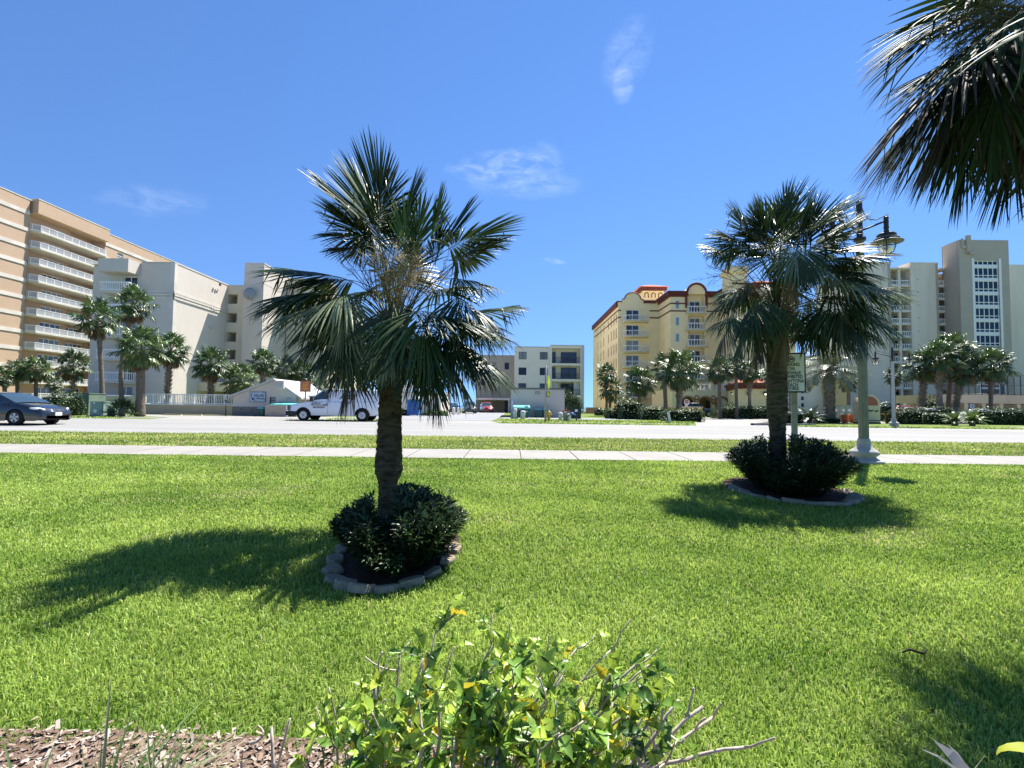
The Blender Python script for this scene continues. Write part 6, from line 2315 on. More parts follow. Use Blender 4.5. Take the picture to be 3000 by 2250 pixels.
for (ya_, yb2, ny) in rows:
    h = (hx0 - tx0, hx1 - tx0, PZ(2894, yb2, Dt), PZ(2894, ya_, Dt))
    win(K, 'stair_window', (tx0, Dt), (1, 0), h, .42, 5, 1, .15, [WHITE, GLASS_BLUE])
    if ny == 2:
        zz = h[2] + (h[3] - h[2]) * .27
        mb.box(hx0, hx1, Dt + .18, Dt + .245, zz - .08, zz + .08)
for (ra_, rb_) in zip(rows, rows[1:]):
    mb.box(hx0, hx1, Dt + .15, Dt + .4, PZ(2894, rb_[0], Dt), PZ(2894, ra_[1], Dt))
for xx in (hx0 - .5, hx1):
    mb.box(xx, xx + .5, Dt - .05, Dt - .002, gz0 - .1, gz1 + .4)
bld(mb, 'stair_window_bands', WHITE, K)
b = MB()
p = P(2834, 697, Dt)
b.box(p.x - .5, p.x + .3, Dt - .5, Dt - .01, p.z - 3.2, p.z + .4)
b.box(p.x - .2, p.x + 1.2, Dt - .8, Dt - .51, p.z - 3.6, p.z - 3.1)
b.box(p.x - 1.4, p.x - 1.1, Dt - .3, Dt - .01, p.z - 2.2, p.z - .2)
b.box(p.x - 1.1, p.x - .51, Dt - .3, Dt - .01, p.z - 2.2, p.z - 1.6)
bld(b, 'roof_antenna_frame', OLIVED, K)
for k in range(6):
    z = zK0 + 1.3 - sK * 1.02 * k
    p = PX(2690, 900, Dk)
    b = MB()
    b.box(p - .15, p + .15, Dk - .05, Dk - .003, z - .12, z + .12)
    bld(b, 'wall_vent', OLIVED, K)
# lower glazed entrance
b = MB()
for (a, b_, y0_, y1_) in ((2873, 2892, 1124, 1134), (2873, 2892, 1140, 1154), (2910, 2926, 1124, 1134), (2910, 2926, 1140, 1154), (2930, 2942, 1124, 1154)):
    b.box(PX(a, 1140, Dt), PX(b_, 1140, Dt), Dt - .12, Dt - .06, PZ(2900, y1_, Dt), PZ(2900, y0_, Dt), 1)
b.box(PX(2870, 1140, Dt), PX(2946, 1140, Dt), Dt - .055, Dt - .004, PZ(2900, 1156, Dt), PZ(2900, 1121, Dt), 0)
bld(b, 'entrance_glazing', [WHITE, GLASS_BLUE], K)
# retaining deck with wire fence
Dd = 62.0
dk = empty('parking_deck', (PX(2880, 1180, Dd), Dd, GZ), 0, 'long buff concrete deck wall under the dark wire fence, far right', 'wall')
b = MB()
xd0, xd1 = PX(2757, 1180, Dd), PX(3250, 1180, Dd)
zd0, zd1 = PZ(2880, 1182, Dd), PZ(2880, 1157, Dd)
b.box(xd0, xd1, Dd, Dd + 8, zd0, zd1)
bld(b, 'deck_edge', mat('buff_concrete', (.60, .48, .33), .9, .15, var=(.5, (.48, .39, .27), .4, .7), stretch=(1, 1, .3)), dk)
b = MB()
for k in range(9):
    xx = xd0 + 2 + (xd1 - xd0 - 3) * k / 8
    b.box(xx, xx + .5, Dd + 1.5, Dd + 2, GZ, zd0)
b.box(xd0, xd1, Dd + 5.5, Dd + 6, GZ, zd0 - .002)
bld(b, 'deck_supports', PALE, dk)
fe = empty('wire_fence', (xd0, Dd + .4, zd1), 0, 'tall dark wire fence with posts on top of the buff deck', 'fence')
b = MB()
zf = PZ(2900, 1098, Dd)
for k, px in enumerate(range(2762, 3100, 19)):
    xx = PX(px, 1130, Dd + .4)
    b.tube([(xx, Dd + .4, zd1), (xx, Dd + .4, zf)], .05, 5)
for zz in (zd1 + .1, (zd1 + zf) / 2, zf):
    b.tube([(xd0, Dd + .4, zz), (xd1, Dd + .4, zz)], .03, 4)
bld(b, 'posts', BLACK, fe)
WIRE = mat('dark_wire', (.10, .11, .11), .6, .3)
b = MB()
xx = xd0
while xx < PX(3080, 1130, Dd):
    b.box(xx, xx + .012, Dd + .42, Dd + .43, zd1, zf)
    xx += .14
zz = zd1
while zz < zf:
    b.box(xd0, PX(3080, 1130, Dd), Dd + .431, Dd + .44, zz, zz + .012)
    zz += .14
bld(b, 'wire_mesh', WIRE, fe)
# taupe windowed block seen behind the parking sign
Ds = 80.0
Sx = empty('low_block', (PX(2380, 1150, Ds), Ds, GZ), 0, 'low beige block with a strip of dark windows behind the parking sign', 'building')
b = MB()
x0, x1 = PX(2300, 1150, Ds), PX(2410, 1150, Ds)
hs3 = [(PX(2346, 1150, Ds) - x0, PX(2357, 1150, Ds) - x0, PZ(2350, y + 14, Ds), PZ(2350, y, Ds)) for y in (1120, 1140, 1160, 1180)]
facade(b, (x0, Ds), (1, 0), x1 - x0, GZ, PZ(2350, 1050, Ds), hs3, .2)
b.box(x0, x1, Ds + .21, Ds + 10, GZ, PZ(2350, 1050, Ds) - .02)
b.add([(x0, Ds, GZ), (x0, Ds + .21, GZ), (x0, Ds + .21, PZ(2350, 1050, Ds)), (x0, Ds, PZ(2350, 1050, Ds))], [(3, 2, 1, 0)])
b.box(x1, PX(2412, 1150, Ds) + 2.5, Ds - 2, Ds + 8, GZ, PZ(2350, 1110, Ds), 1)
bld(b, 'wall', [PALE, mat('ochre_stucco', (.55, .42, .24), .9, .15)], Sx)
for h in hs3:
    win(Sx, 'window', (x0, Ds), (1, 0), h, .2, 1, 1, .08, WM)

# ---------------------------------------------------------------- vehicles
VGLASS = mat('car_glass', (.03, .05, .06), .05, .9)
TRIM = mat('black_trim', (.02, .02, .022), .55, .3)
HLAMP = mat('headlight_glass', (.72, .74, .76), .08, .8)
TAIL = mat('tail_lamp', (.35, .02, .02), .2, .5)


def wheel(root, x, y, r, w, side, spokes=5, rimc=None):
    rimc = rimc or mat('alloy_rim', (.50, .50, .48), .35, .5, .6)
    mb = MB()
    prof = [(r * .60, -w / 2), (r * .80, -w / 2), (r * .95, -w * .46), (r, -w * .34), (r, w * .34), (r * .95, w * .46), (r * .80, w / 2), (r * .60, w / 2)]
    t = MB().lathe(prof, 28)
    mb.add([(x + a, y + c, r + b) for a, b, c in t.v], [tuple(reversed(f)) for f in t.f[:-2]], 0, True)
    o = mb.build('wheel', RUBBER, root)
    mb = MB()
    yo = side * w * .36
    t = MB().lathe([(r * .02, 0), (r * .60, 0)], 24)
    mb.add([(x + a, y + yo - side * .06, r + b) for a, b, c in t.v], [f for f in t.f], 1)
    t = MB().lathe([(r * .52, -.02), (r * .62, -.01), (r * .62, .03), (r * .55, .03)], 24)
    mb.add([(x + a, y + yo + side * c, r + b) for a, b, c in t.v], [f for f in t.f[:-2]], 0, True)
    for k in range(spokes):
        a = 2 * math.pi * k / spokes + .3
        u = Vector((math.cos(a), 0, math.sin(a)))
        v = Vector((-math.sin(a), 0, math.cos(a)))
        q = []
        for (s_, ww) in ((.08, .10), (.57, .15)):
            for dy in (-.02, .025):
                for sg in (-1, 1):
                    p = Vector((x, y + yo + side * dy, r)) + u * r * s_ + v * sg * ww * r
                    q.append(p)
        mb.add(q, [(0, 1, 3, 2), (4, 6, 7, 5), (0, 4, 5, 1), (2, 3, 7, 6), (0, 2, 6, 4), (1, 5, 7, 3)], 0)
    t = MB().lathe([(r * .16, -.01), (r * .16, .035), (r * .05, .05)], 14)
    mb.add([(x + a, y + yo + side * c, r + b) for a, b, c in t.v], [f for f in t.f], 0, True)
    mb.build('rim', [rimc, TRIM], o)
    return o


def vehicle(root, L, Wd, top, sill, wheels, wr, gh, wins, shield, rear, paint, belt_in=.90, roof_in=.72, end_p=3.0, taper=.16, spokes=5, rimc=None, mirror=True, nose=.25):
    """side-profile loft. top/gh = [(x,z)] belt and roof lines rear to front; wins=[(x0,x1)] side glass, shield/rear=(x0,x1) raked glass"""
    tx, tz = zip(*top)
    xs = sorted(set(list(np.linspace(-L / 2, L / 2, 70)) + [w_ + wr * 1.12 * math.cos(a) for w_ in wheels for a in np.linspace(0, math.pi, 15)] + list(tx)))
    xs = [x for x in xs if -L / 2 <= x <= L / 2]
    NR = 7
    cols = []
    for x in xs:
        zt = np.interp(x, tx, tz)
        zb = sill + max(0, (abs(x) / (L / 2)) - .88) * .8
        for w_ in wheels:
            if abs(x - w_) < wr * 1.12:
                zb = max(zb, wr * .98 + math.sqrt(max(0, (wr * 1.12) ** 2 - (x - w_) ** 2)))
        zb = min(zb, zt - .05)
        e = abs(x) / (L / 2)
        hw = Wd / 2 * (1 - taper * e ** end_p - (.22 * max(0, (e - .95) / .05) ** 2))
        ring = []
        for j in range(NR + 1):
            t = j / NR
            z = zb + (zt - zb) * t
            tt = (z - sill) / max(.1, zt - sill)
            prof = .95 + .05 * math.sin(math.pi * min(1, tt * 1.1)) if tt < .82 else (.965 - (tt - .82) / .18 * (.965 - belt_in))
            ring.append((x, hw * prof, z))
        for f_ in (.66, .33, 0):
            ring.append((x, hw * belt_in * f_, zt + .035 * (1 - f_ ** 2)))
        cols.append(ring)
    mb = MB()
    m = NR + 4
    for sgn in (1, -1):
        vs = [(x, y * sgn, z) for ring in cols for (x, y, z) in ring]
        fs = []
        for i in range(len(cols) - 1):
            for j in range(m - 1):
                q = (i * m + j, (i + 1) * m + j, (i + 1) * m + j + 1, i * m + j + 1)
                fs.append(q if sgn > 0 else q[::-1])
        # ends
        for i, rv in ((0, False), (len(cols) - 1, True)):
            idx = [i * m + j for j in range(m)]
            c_ = len(vs)
            zt = cols[i][-1][2]
            vs.append((cols[i][0][0], 0, cols[i][0][2]))
            fs.append(tuple(idx + [c_]))
        mb.add(vs, fs, 0, True)
    # dark underside and wheel wells
    mb.box(-L / 2 + .25, L / 2 - .3, -Wd * .40, Wd * .40, sill + .02, sill + .28, 1)
    for w_ in wheels:
        mb.box(w_ - wr * 1.3, w_ + wr * 1.3, -Wd * .36, Wd * .36, sill + .02, wr * 2.2, 1)
    gm = MB()
    if gh:
        gx, gzz = zip(*gh)
        gxs = sorted(set(list(np.linspace(gx[0], gx[-1], 60)) + list(gx) + [v for w_ in wins for v in w_]))
        gc = []
        NG = 6
        for x in gxs:
            zb = np.interp(x, tx, tz) + .0
            zt = max(np.interp(x, gx, gzz), zb + .002)
            e = abs(x) / (L / 2)
            hw = Wd / 2 * (1 - taper * e ** end_p)
            full = max(gzz)
            ring = []
            for j in range(NG + 1):
                t = j / NG
                z = zb + (zt - zb) * t
                q = (z - zb) / max(.05, full - zb)
                ring.append((x, hw * (belt_in - .01 + (roof_in - belt_in) * q ** 1.25), z))
            for f_ in (.6, .25, 0):
                ring.append((x, ring[NG][1] * f_, zt + .03 * (1 - f_ ** 2)))
            gc.append(ring)
        m2 = NG + 4
        for sgn in (1, -1):
            vs = [(x, y * sgn, z) for ring in gc for (x, y, z) in ring]
            fp, fg = [], []
            for i in range(len(gc) - 1):
                xm_ = (gxs[i] + gxs[i + 1]) / 2
                for j in range(m2 - 1):
                    q = (i * m2 + j, (i + 1) * m2 + j, (i + 1) * m2 + j + 1, i * m2 + j + 1)
                    q = q if sgn > 0 else q[::-1]
                    isg = False
                    if j >= NG and ((shield and shield[0] < xm_ < shield[1]) or (rear and rear[0] < xm_ < rear[1])):
                        isg = True
                    if 1 <= j <= NG - 2 and any(a < xm_ < b for a, b in wins):
                        isg = True
                    (fg if isg else fp).append(q)
            mb.add(vs, fp, 0, True)
            gm.add(vs, fg, 0, True)
    b = mb.build('body', [paint, TRIM], root)
    if gm.v:
        gm.build('windows', VGLASS, root)
    for w_ in wheels:
        for s in (-1, 1):
            wheel(root, w_, s * (Wd / 2 - .12), wr, .23, s, spokes, rimc)
    if mirror and shield:
        xm_ = shield[0] - .0
        zb = np.interp(xm_, tx, tz)
        for s in (-1, 1):
            q = MB()
            pts = [(xm_ + .30, s * (Wd / 2 + .02), zb + .02), (xm_ + .34, s * (Wd / 2 + .10), zb + .04), (xm_ + .34, s * (Wd / 2 + .2), zb + .05)]
            q.tube(pts, [.04, .06, .075], 8)
            q.build('wing_mirror', paint, root)
    return b


NAVY = mat('dark_metallic_paint', (.014, .018, .022), .22, .6, .2, coat=1.0)
car = empty('parked_car', (-22.55, 22.05, gz(22)), 0, 'dark blue-grey sedan with white front plate, cut by the left edge of the photo', 'car')
vehicle(car, 4.8, 1.86, [(-2.4, .85), (-2.2, .98), (-1.3, 1.0), (.9, .98), (1.25, .95), (1.9, .84), (2.25, .72), (2.36, .60), (2.40, .48)], .19, (-1.35, 1.36), .335,
        [(-2.1, 1.0), (-1.5, 1.25), (-.9, 1.38), (-.2, 1.42), (.35, 1.38), (.8, 1.20), (1.3, .97)], [(-1.5, -.42), (-.32, .55)], (.42, 1.28), (-2.0, -1.0), NAVY, spokes=5, taper=.20, end_p=4)
b = MB()
for s in (-1, 1):
    pts = [(1.92, s * .83, .74), (2.16, s * .70, .70), (2.28, s * .52, .67)]
    b = MB()
    b.tube(pts, [.03, .075, .05], 8)
    b.build('headlight', HLAMP, car)
    b = MB()
    b.tube([(2.10, s * .80, .33), (2.28, s * .66, .32), (2.33, s * .50, .36)], [.018, .03, .02], 6)
    b.build('fog_lamp_trim', CHROME, car)
b = MB()
for k in range(4):
    b.tube([(2.335, -.50, .60 + .035 * k), (2.39 - .02 * k, -.2, .60 + .035 * k), (2.39 - .02 * k, .2, .60 + .035 * k), (2.335, .50, .60 + .035 * k)], .010, 4)
b.lathe([(.06, .655), (.06, .67)], 12, c=(2.385, 0))
b.build('grille', CHROME, car)
b = MB()
b.box(2.385, 2.40, -.55, .55, .28, .42)
b.build('lower_grille', TRIM, car)
b = MB()
b.box(2.40, 2.425, -.16, .16, .42, .565)
b.build('number_plate', WHITE, car)

VWHITE = mat('white_van_paint', (.74, .75, .77), .3, .5, coat=.6)
van = empty('work_van', (-11.2, 32.0, gz(31.5)), math.pi, 'white work van with black bumper and company lettering, parked beyond the road', 'van')
vehicle(van, 5.75, 2.0, [(-2.875, 1.25), (-2.8, 1.28), (1.3, 1.25), (1.55, 1.22), (2.35, 1.08), (2.72, .98), (2.80, .80), (2.875, .60)], .36, (-1.84, 1.84), .385,
        [(-2.87, 1.8), (-2.7, 1.98), (-1.5, 2.03), (.4, 2.03), (.72, 1.98), (1.2, 1.56), (1.5, 1.23)], [(.35, .62), (.62, 1.22)], (.75, 1.46), None, VWHITE, belt_in=.955, roof_in=.80, taper=.10, end_p=5, spokes=8,
        rimc=mat('steel_rim', (.55, .55, .55), .3, .5, .7), mirror=False)
b = MB()
b.box(2.62, 2.93, -.98, .98, .34, .62)
b.box(2.3, 2.62, -1.0, -.93, .36, .60)
b.box(2.3, 2.62, .93, 1.0, .36, .60)
b.build('bumper', TRIM, van)
b = MB()
b.box(2.80, 2.90, -.62, .62, .66, .92)
b.build('grille', TRIM, van)
for s in (-1, 1):
    b = MB()
    b.box(2.68, 2.86, s * .90 - .06, s * .90 + .06, .66, .98)
    b.build('headlight', mat('smoked_lamp', (.08, .08, .09), .2, .6), van)
    b = MB()
    b.box(1.22, 1.36, s * 1.02, s * 1.24, 1.22, 1.52)
    b.tube([(1.25, s * .93, 1.30), (1.28, s * 1.05, 1.34)], .03, 5)
    b.build('wing_mirror', TRIM, van)
    b = MB()
    for w_ in (-1.84, 1.84):
        pts = [(w_ + .45 * math.cos(a), s * .985, .385 + .45 * math.sin(a)) for a in np.linspace(-.05, math.pi + .05, 15)]
        b.tube([tuple(p) for p in pts], .035, 5)
    b.build('arch_trim', TRIM, van)
b = MB()
b.box(.30, .312, .999, 1.003, .45, 1.9)
b.box(-1.2, -1.19, .999, 1.003, .45, 1.9)
b.box(.36, .40, .998, 1.02, .98, 1.12)
b.build('door_gap', TRIM, van)
text_mesh('lettering', 'APEX', .27, BLACK, van, (1.08, 1.004, 1.07), rot=(math.pi / 2, 0, math.pi), extrude=.002, shear=.35, sx=1.0)
text_mesh('lettering', '386.506.8254', .125, BLACK, van, (.87, 1.004, .86), rot=(math.pi / 2, 0, math.pi), extrude=.002, bold=.004, sx=1.08)
text_mesh('lettering', 'Access', .22, BLACK, van, (-.75, 1.004, 1.16), rot=(math.pi / 2, 0, math.pi), extrude=.002, shear=.35)
text_mesh('lettering', 'APEX', .42, BLACK, van, (-.90, .955, 1.52), rot=(math.pi / 2 - .08, 0, math.pi), extrude=.002, shear=.35, bold=.01)
b = MB()
b.add([(.72, 1.004, 1.0), (.34, 1.004, 1.0), (.42, 1.004, 1.04), (.52, 1.004, 1.055), (.64, 1.004, 1.035)], [(0, 1, 2, 3, 4)])
b.build('emblem', BLACK, van)
b = MB()
b.box(1.32, .44, 1.003, 1.006, .925, .99)
b.build('beige_stripe', mat('beige_decal', (.55, .50, .40), .5, .3), van)
b = MB()
b.tube([(1.0, .30, 1.25), (.98, .62, 1.28)], .02, 5)
b.tube([(.9 + .12 * math.sin(a) * .3, .45 + .18 * math.cos(a), 1.32 + .18 * math.sin(a)) for a in np.linspace(0, 6.283, 13)], .018, 5)
b.build('steering_wheel', TRIM, van)


def simple_car(label, X, Y, rz, paint, kind='suv', name='parked_car', cat='car', group=None, z=None):
    root = empty(name, (X, Y, gz(Y) if z is None else z), rz, label, cat, group)
    if kind == 'suv':
        vehicle(root, 4.7, 1.88, [(-2.35, 1.0), (-2.25, 1.1), (.8, 1.08), (1.2, 1.04), (2.1, .95), (2.3, .8), (2.35, .6)], .27, (-1.4, 1.4), .38,
                [(-2.28, 1.12), (-2.0, 1.6), (-1.6, 1.72), (.1, 1.72), (.4, 1.6), (1.05, 1.06)], [(-1.9, -1.2), (-1.1, -.15), (-.05, .7)], (.35, 1.0), (-2.25, -1.9), paint, taper=.14)
    elif kind == 'pickup':
        vehicle(root, 5.3, 1.95, [(-2.65, 1.05), (-.95, 1.07), (.9, 1.10), (1.25, 1.08), (2.3, 1.0), (2.55, .85), (2.65, .6)], .38, (-1.6, 1.65), .40,
                [(-.98, 1.08), (-.8, 1.62), (-.5, 1.78), (.5, 1.78), (.75, 1.66), (1.25, 1.09)], [(-.75, -.02), (.06, .85)], (.6, 1.2), None, paint, taper=.10)
    else:
        vehicle(root, 4.6, 1.8, [(-2.3, .85), (-2.1, .98), (-1.3, 1.0), (.8, .98), (1.2, .93), (2.1, .8), (2.3, .5)], .2, (-1.3, 1.35), .33,
                [(-2.0, 1.0), (-1.3, 1.32), (-.7, 1.42), (0, 1.42), (.4, 1.3), (1.2, .96)], [(-1.4, -.42), (-.32, .6)], (.3, 1.1), (-1.9, -1.1), paint, taper=.18)
    for s in (-1, 1):
        b = MB()
        b.box(2.2, 2.36, s * .72 - .14, s * .72 + .14, .70, .86)
        b.build('headlight', HLAMP, root)
        b = MB()
        b.box(-2.40, -2.24, s * .78 - .07, s * .78 + .07, .80, 1.0)
        b.build('tail_light', TAIL, root)
    return root


PBLACK = mat('black_car_paint', (.012, .014, .016), .2, .6, .2, coat=1.0)
PRED = mat('red_car_paint', (.30, .015, .015), .25, .5, coat=1.0)
PSIL = mat('silver_car_paint', (.45, .46, .47), .3, .5, .6, coat=.6)
PWHT = mat('white_car_paint', (.72, .72, .71), .3, .5, coat=.6)
simple_car('black pickup truck before the arched hotel porch, facing right', PX(2035, 1200, 63), 63.5, 0, PBLACK, 'pickup', 'pickup_truck', 'truck')
simple_car('silver vehicle parked behind the low wall left of the picket railing', PX(368, 1160, 52), 52, 0, PSIL, 'suv')
simple_car('dark pickup behind the big green utility cabinet', PX(232, 1160, 52), 53, .05, PBLACK, 'pickup', 'pickup_truck', 'truck')
simple_car('black car nose under the near palm fronds in the side drive', PX(1322, 1190, 66), 66, R(-70), PBLACK, 'sedan')
simple_car('dark car deeper in the side drive, half hidden by palm tips', PX(1375, 1190, 72), 72, R(-80), mat('grey_car_paint', (.08, .085, .09), .25, .5, .4, coat=1.0), 'suv')
simple_car('red vehicle at the back of the side drive by the condo wing', PX(1425, 1190, 82), 82, R(-80), PRED, 'suv')
simple_car('red car roof behind the clipped hedge, right of the far street lamp', PX(2660, 1195, 62), 62, 0, PRED, 'suv')
simple_car('lower red car left of the other red one, behind the hedge', PX(2615, 1200, 60), 58.5, 0, mat('dull_red_paint', (.38, .03, .02), .3, .5, coat=.8), 'sedan')
simple_car('white car between palm trunks behind the right hedge', PX(2730, 1195, 58), 58, 0, PWHT, 'sedan', group='white cars behind the right hedge')
simple_car('white car by the small white sign, under the buff deck', PX(2880, 1195, 57), 57, 0, PWHT, 'sedan', group='white cars behind the right hedge')

# ---------------------------------------------------------------- street furniture across the road
# portable toilet
Yt = 49.5
x0, x1 = PX(1196, 1200, Yt), PX(1228, 1200, Yt)
tw = (x1 - x0)
hgt = PZ(1215, 1162, Yt) - gz(Yt)
t = empty('portable_toilet', ((x0 + x1) / 2, Yt + tw / 2, gz(Yt)), R(-12), 'blue portable toilet with white roof by the pale wall', 'toilet')
BLUEP = mat('blue_plastic', (.05, .17, .48), .45, .4, var=(2, (.04, .14, .42), .4, .7))
b = MB()
b.box(-tw / 2, tw / 2, -tw / 2, tw / 2, .08, hgt - .28)
for sx in (-1, 1):
    b.box(sx * tw / 2 - .04, sx * tw / 2 + .04, -tw / 2 - .03, -tw / 2 + .05, .05, hgt - .25)
    b.box(sx * tw / 2 - .04, sx * tw / 2 + .04, tw / 2 - .05, tw / 2 + .03, .05, hgt - .25)
for zz in (.5, .95, 1.35):
    b.box(-tw / 2 + .08, tw / 2 - .08, -tw / 2 - .02, -tw / 2 - .001, zz, zz + .04)
b.build('cabin', BLUEP, t)
b = MB()
b.box(tw / 2 + .001, tw / 2 + .03, -tw / 2 + .12, tw / 2 - .12, .15, hgt - .35)
b.build('door', mat('pale_blue_plastic', (.10, .27, .62), .45, .4), t)
b = MB()
b.box(tw / 2 + .031, tw / 2 + .04, -.12, .12, 1.15, 1.55)
b.build('door_sign', WHITE, t)
b = MB()
b.extr([(-tw / 2 - .05, hgt - .28), (tw / 2 + .05, hgt - .28), (tw / 2, hgt - .10), (tw / 4, hgt), (-tw / 4, hgt), (-tw / 2, hgt - .10)], 'y', -tw / 2 - .05, tw / 2 + .05)
b.build('roof', mat('translucent_white_roof', (.72, .75, .76), .5, .3), t)

TEAL = mat('teal_lid', (.14, .52, .46), .5, .35)
GBIN = mat('green_bin', (.02, .10, .075), .5, .35, var=(2, (.03, .13, .10), .4, .7))
# dumpster
Yq = 47.2
x0, x1 = PX(1506, 1200, Yq), PX(1551, 1200, Yq)
hh = PZ(1530, 1188, Yq) - gz(Yq)
dm = empty('dumpster', ((x0 + x1) / 2, Yq, gz(Yq)), 0, 'large green dumpster with ribbed turquoise lid against the garage', 'dumpster')
w2 = (x1 - x0) / 2
b = MB()
b.extr([(-w2 + .08, .08), (w2 - .08, .08), (w2, hh - .28), (-w2, hh - .28)], 'y', -.7, .7)
for k in range(5):
    xx = -w2 + .25 + (2 * w2 - .5) * k / 4
    b.box(xx - .03, xx + .03, -.74, -.70, .15, hh - .3)
b.box(-w2 - .12, -w2, -.3, .3, .7, .85)
b.box(w2, w2 + .12, -.3, .3, .7, .85)
b.build('container', GBIN, dm)
b = MB()
for k in range(9):
    xa_, xb_ = -w2 - .05 + (2 * w2 + .1) * k / 9, -w2 - .05 + (2 * w2 + .1) * (k + .72) / 9
    b.extr([(-.78, hh - .30), (.72, hh - .05), (.72, hh + .02), (.3, hh + .04), (-.78, hh - .16)], 'x', xa_, xb_)
b.extr([(-.76, hh - .30), (.70, hh - .07), (.70, hh - .02), (.3, hh - .005), (-.76, hh - .19)], 'x', -w2 - .04, w2 + .04)
b.build('lid', TEAL, dm)
b = MB()
b.box(.25, .6, -.715, -.703, .85, 1.15)
b.box(.35, .55, -.715, -.703, .55, .68)
b.build('labels', WHITE, dm)


def bin_(px, label, Y=48.2, h=None, w=.62, lid=None, py=1197):
    root = empty('wheelie_bin', (PX(px, 1200, Y), Y, gz(Y)), 0, label, 'bin', 'green wheeled bins')
    h = h or PZ(px, py, Y) - gz(Y)
    b = MB()
    q = [(-w * .42, -.34), (w * .42, -.34), (w * .42, .34), (-w * .42, .34)]
    vs = [(x, y, .05) for x, y in q] + [(x * 1.18, y * 1.15, h - .14) for x, y in q]
    b.add(vs, [(0, 3, 2, 1), (4, 5, 6, 7), (0, 1, 5, 4), (1, 2, 6, 5), (2, 3, 7, 6), (3, 0, 4, 7)])
    b.box(-w * .52, w * .52, -.42, .42, h - .19, h - .13)
    b.build('container', GBIN, root)
    b = MB()
    b.extr([(-w * .54, h - .129), (w * .54, h - .129), (w * .5, h - .05), (w * .3, h), (-w * .3, h), (-w * .5, h - .05)], 'y', -.44, .44)
    b.build('lid', lid or mat('blue_green_lid', (.10, .33, .42), .4, .4), root)
    b = MB()
    for s in (-1, 1):
        t_ = MB().lathe([(.12, -.04), (.12, .04)], 12)
        b.add([(s * w * .4 + c, .36 + a, .12 + bb) for a, bb, c in t_.v], t_.f)
    b.build('wheels', RUBBER, root)
    return root


bin_(1577, 'dark green wheeled bin with blue lid, left one of the pair by the garage wall', w=.68)
bin_(1600, 'dark green wheeled bin behind the hydrant, right one of the pair', w=.68)
bin_(770, 'narrow dark green bin beside the slatted gatehouse enclosure', Y=41.2, w=.5, py=1193)
# slatted enclosure with teal dumpster lid near the gatehouse
Ye = 40.3
x0, x1 = PX(777, 1200, Ye), PX(839, 1200, Ye)
en = empty('bin_enclosure', ((x0 + x1) / 2, Ye, gz(Ye)), 0, 'beige slatted enclosure in front of the gatehouse window', 'fence')
hh = PZ(800, 1187, Ye) - gz(Ye)
b = MB()
n = 16
for k in range(n):
    xa_ = (x0 - x1) / 2 + (x1 - x0) * k / n
    b.box(xa_, xa_ + (x1 - x0) / n * .86, -.03, .02, .05, hh - .02 * (k % 2))
b.box((x0 - x1) / 2, (x1 - x0) / 2, .021, .06, .3, .4)
b.box((x0 - x1) / 2, (x1 - x0) / 2, .021, .06, hh - .25, hh - .15)
b.build('slats', mat('beige_boards', (.42, .37, .30), .8, .2, var=(4, (.36, .32, .26), .4, .7)), en)
b = MB()
b.box((x1 - x0) / 2 + .01, (x1 - x0) / 2 + .12, -.08, .06, 0, hh + .02)
b.build('post', WHITE, en)
d2 = empty('dumpster', ((x0 + x1) / 2 + .3, Ye + .95, gz(Ye)), 0, 'dumpster with turquoise lid behind the slatted enclosure', 'dumpster')
b = MB()
b.box(-.95, .95, -.6, .6, .1, hh - .02)
b.box(.9, 1.2, -.5, .5, .2, hh - .3)
b.build('container', GBIN, d2)
b = MB()
for k in range(8):
    xa_ = -1.0 + 2.0 * k / 8
    b.extr([(-.68, hh - .01), (.66, hh + .18), (.66, hh + .25), (-.68, hh + .08)], 'x', xa_, xa_ + .215)
b.extr([(-.66, hh - .015), (.64, hh + .175), (.64, hh + .22), (-.66, hh + .06)], 'x', -1.0, 1.0)
b.build('lid', TEAL, d2)

# brown sign
Yb = 37.0
bs = empty('brown_sign', (PX(893, 1200, Yb), Yb, gz(Yb)), R(6), 'brown framed sign with orange lines on a post behind the white van', 'sign')
z0, z1 = PZ(893, 1148, Yb) - gz(Yb), PZ(893, 1114, Yb) - gz(Yb)
w_ = 15 * Yb / F
b = MB()
b.box(-.05, .05, .0, .08, 0, z1 - .1)
b.build('post', mat('brown_grey_post', (.30, .27, .24), .8, .2), bs)
b = MB()
b.box(-w_, w_, -.05, -.001, z0, z1)
b.build('frame', mat('sign_frame_brown', (.12, .055, .03), .6, .3), bs)
b = MB()
b.box(-w_ + .05, w_ - .05, -.06, -.051, z0 + .05, z1 - .05)
b.build('panel', mat('sign_brown', (.38, .15, .07), .5, .3), bs)
b = MB()
for v, ww in ((.80, .45), (.66, .5), (.52, .45), (.40, .5), (.27, .75), (.19, .3)):
    zz = z0 + (z1 - z0) * v
    b.box(-w_ * ww, w_ * ww, -.066, -.061, zz - .03, zz + .03)
b.build('orange_lines', mat('sign_orange', (.72, .30, .06), .5, .3), bs)

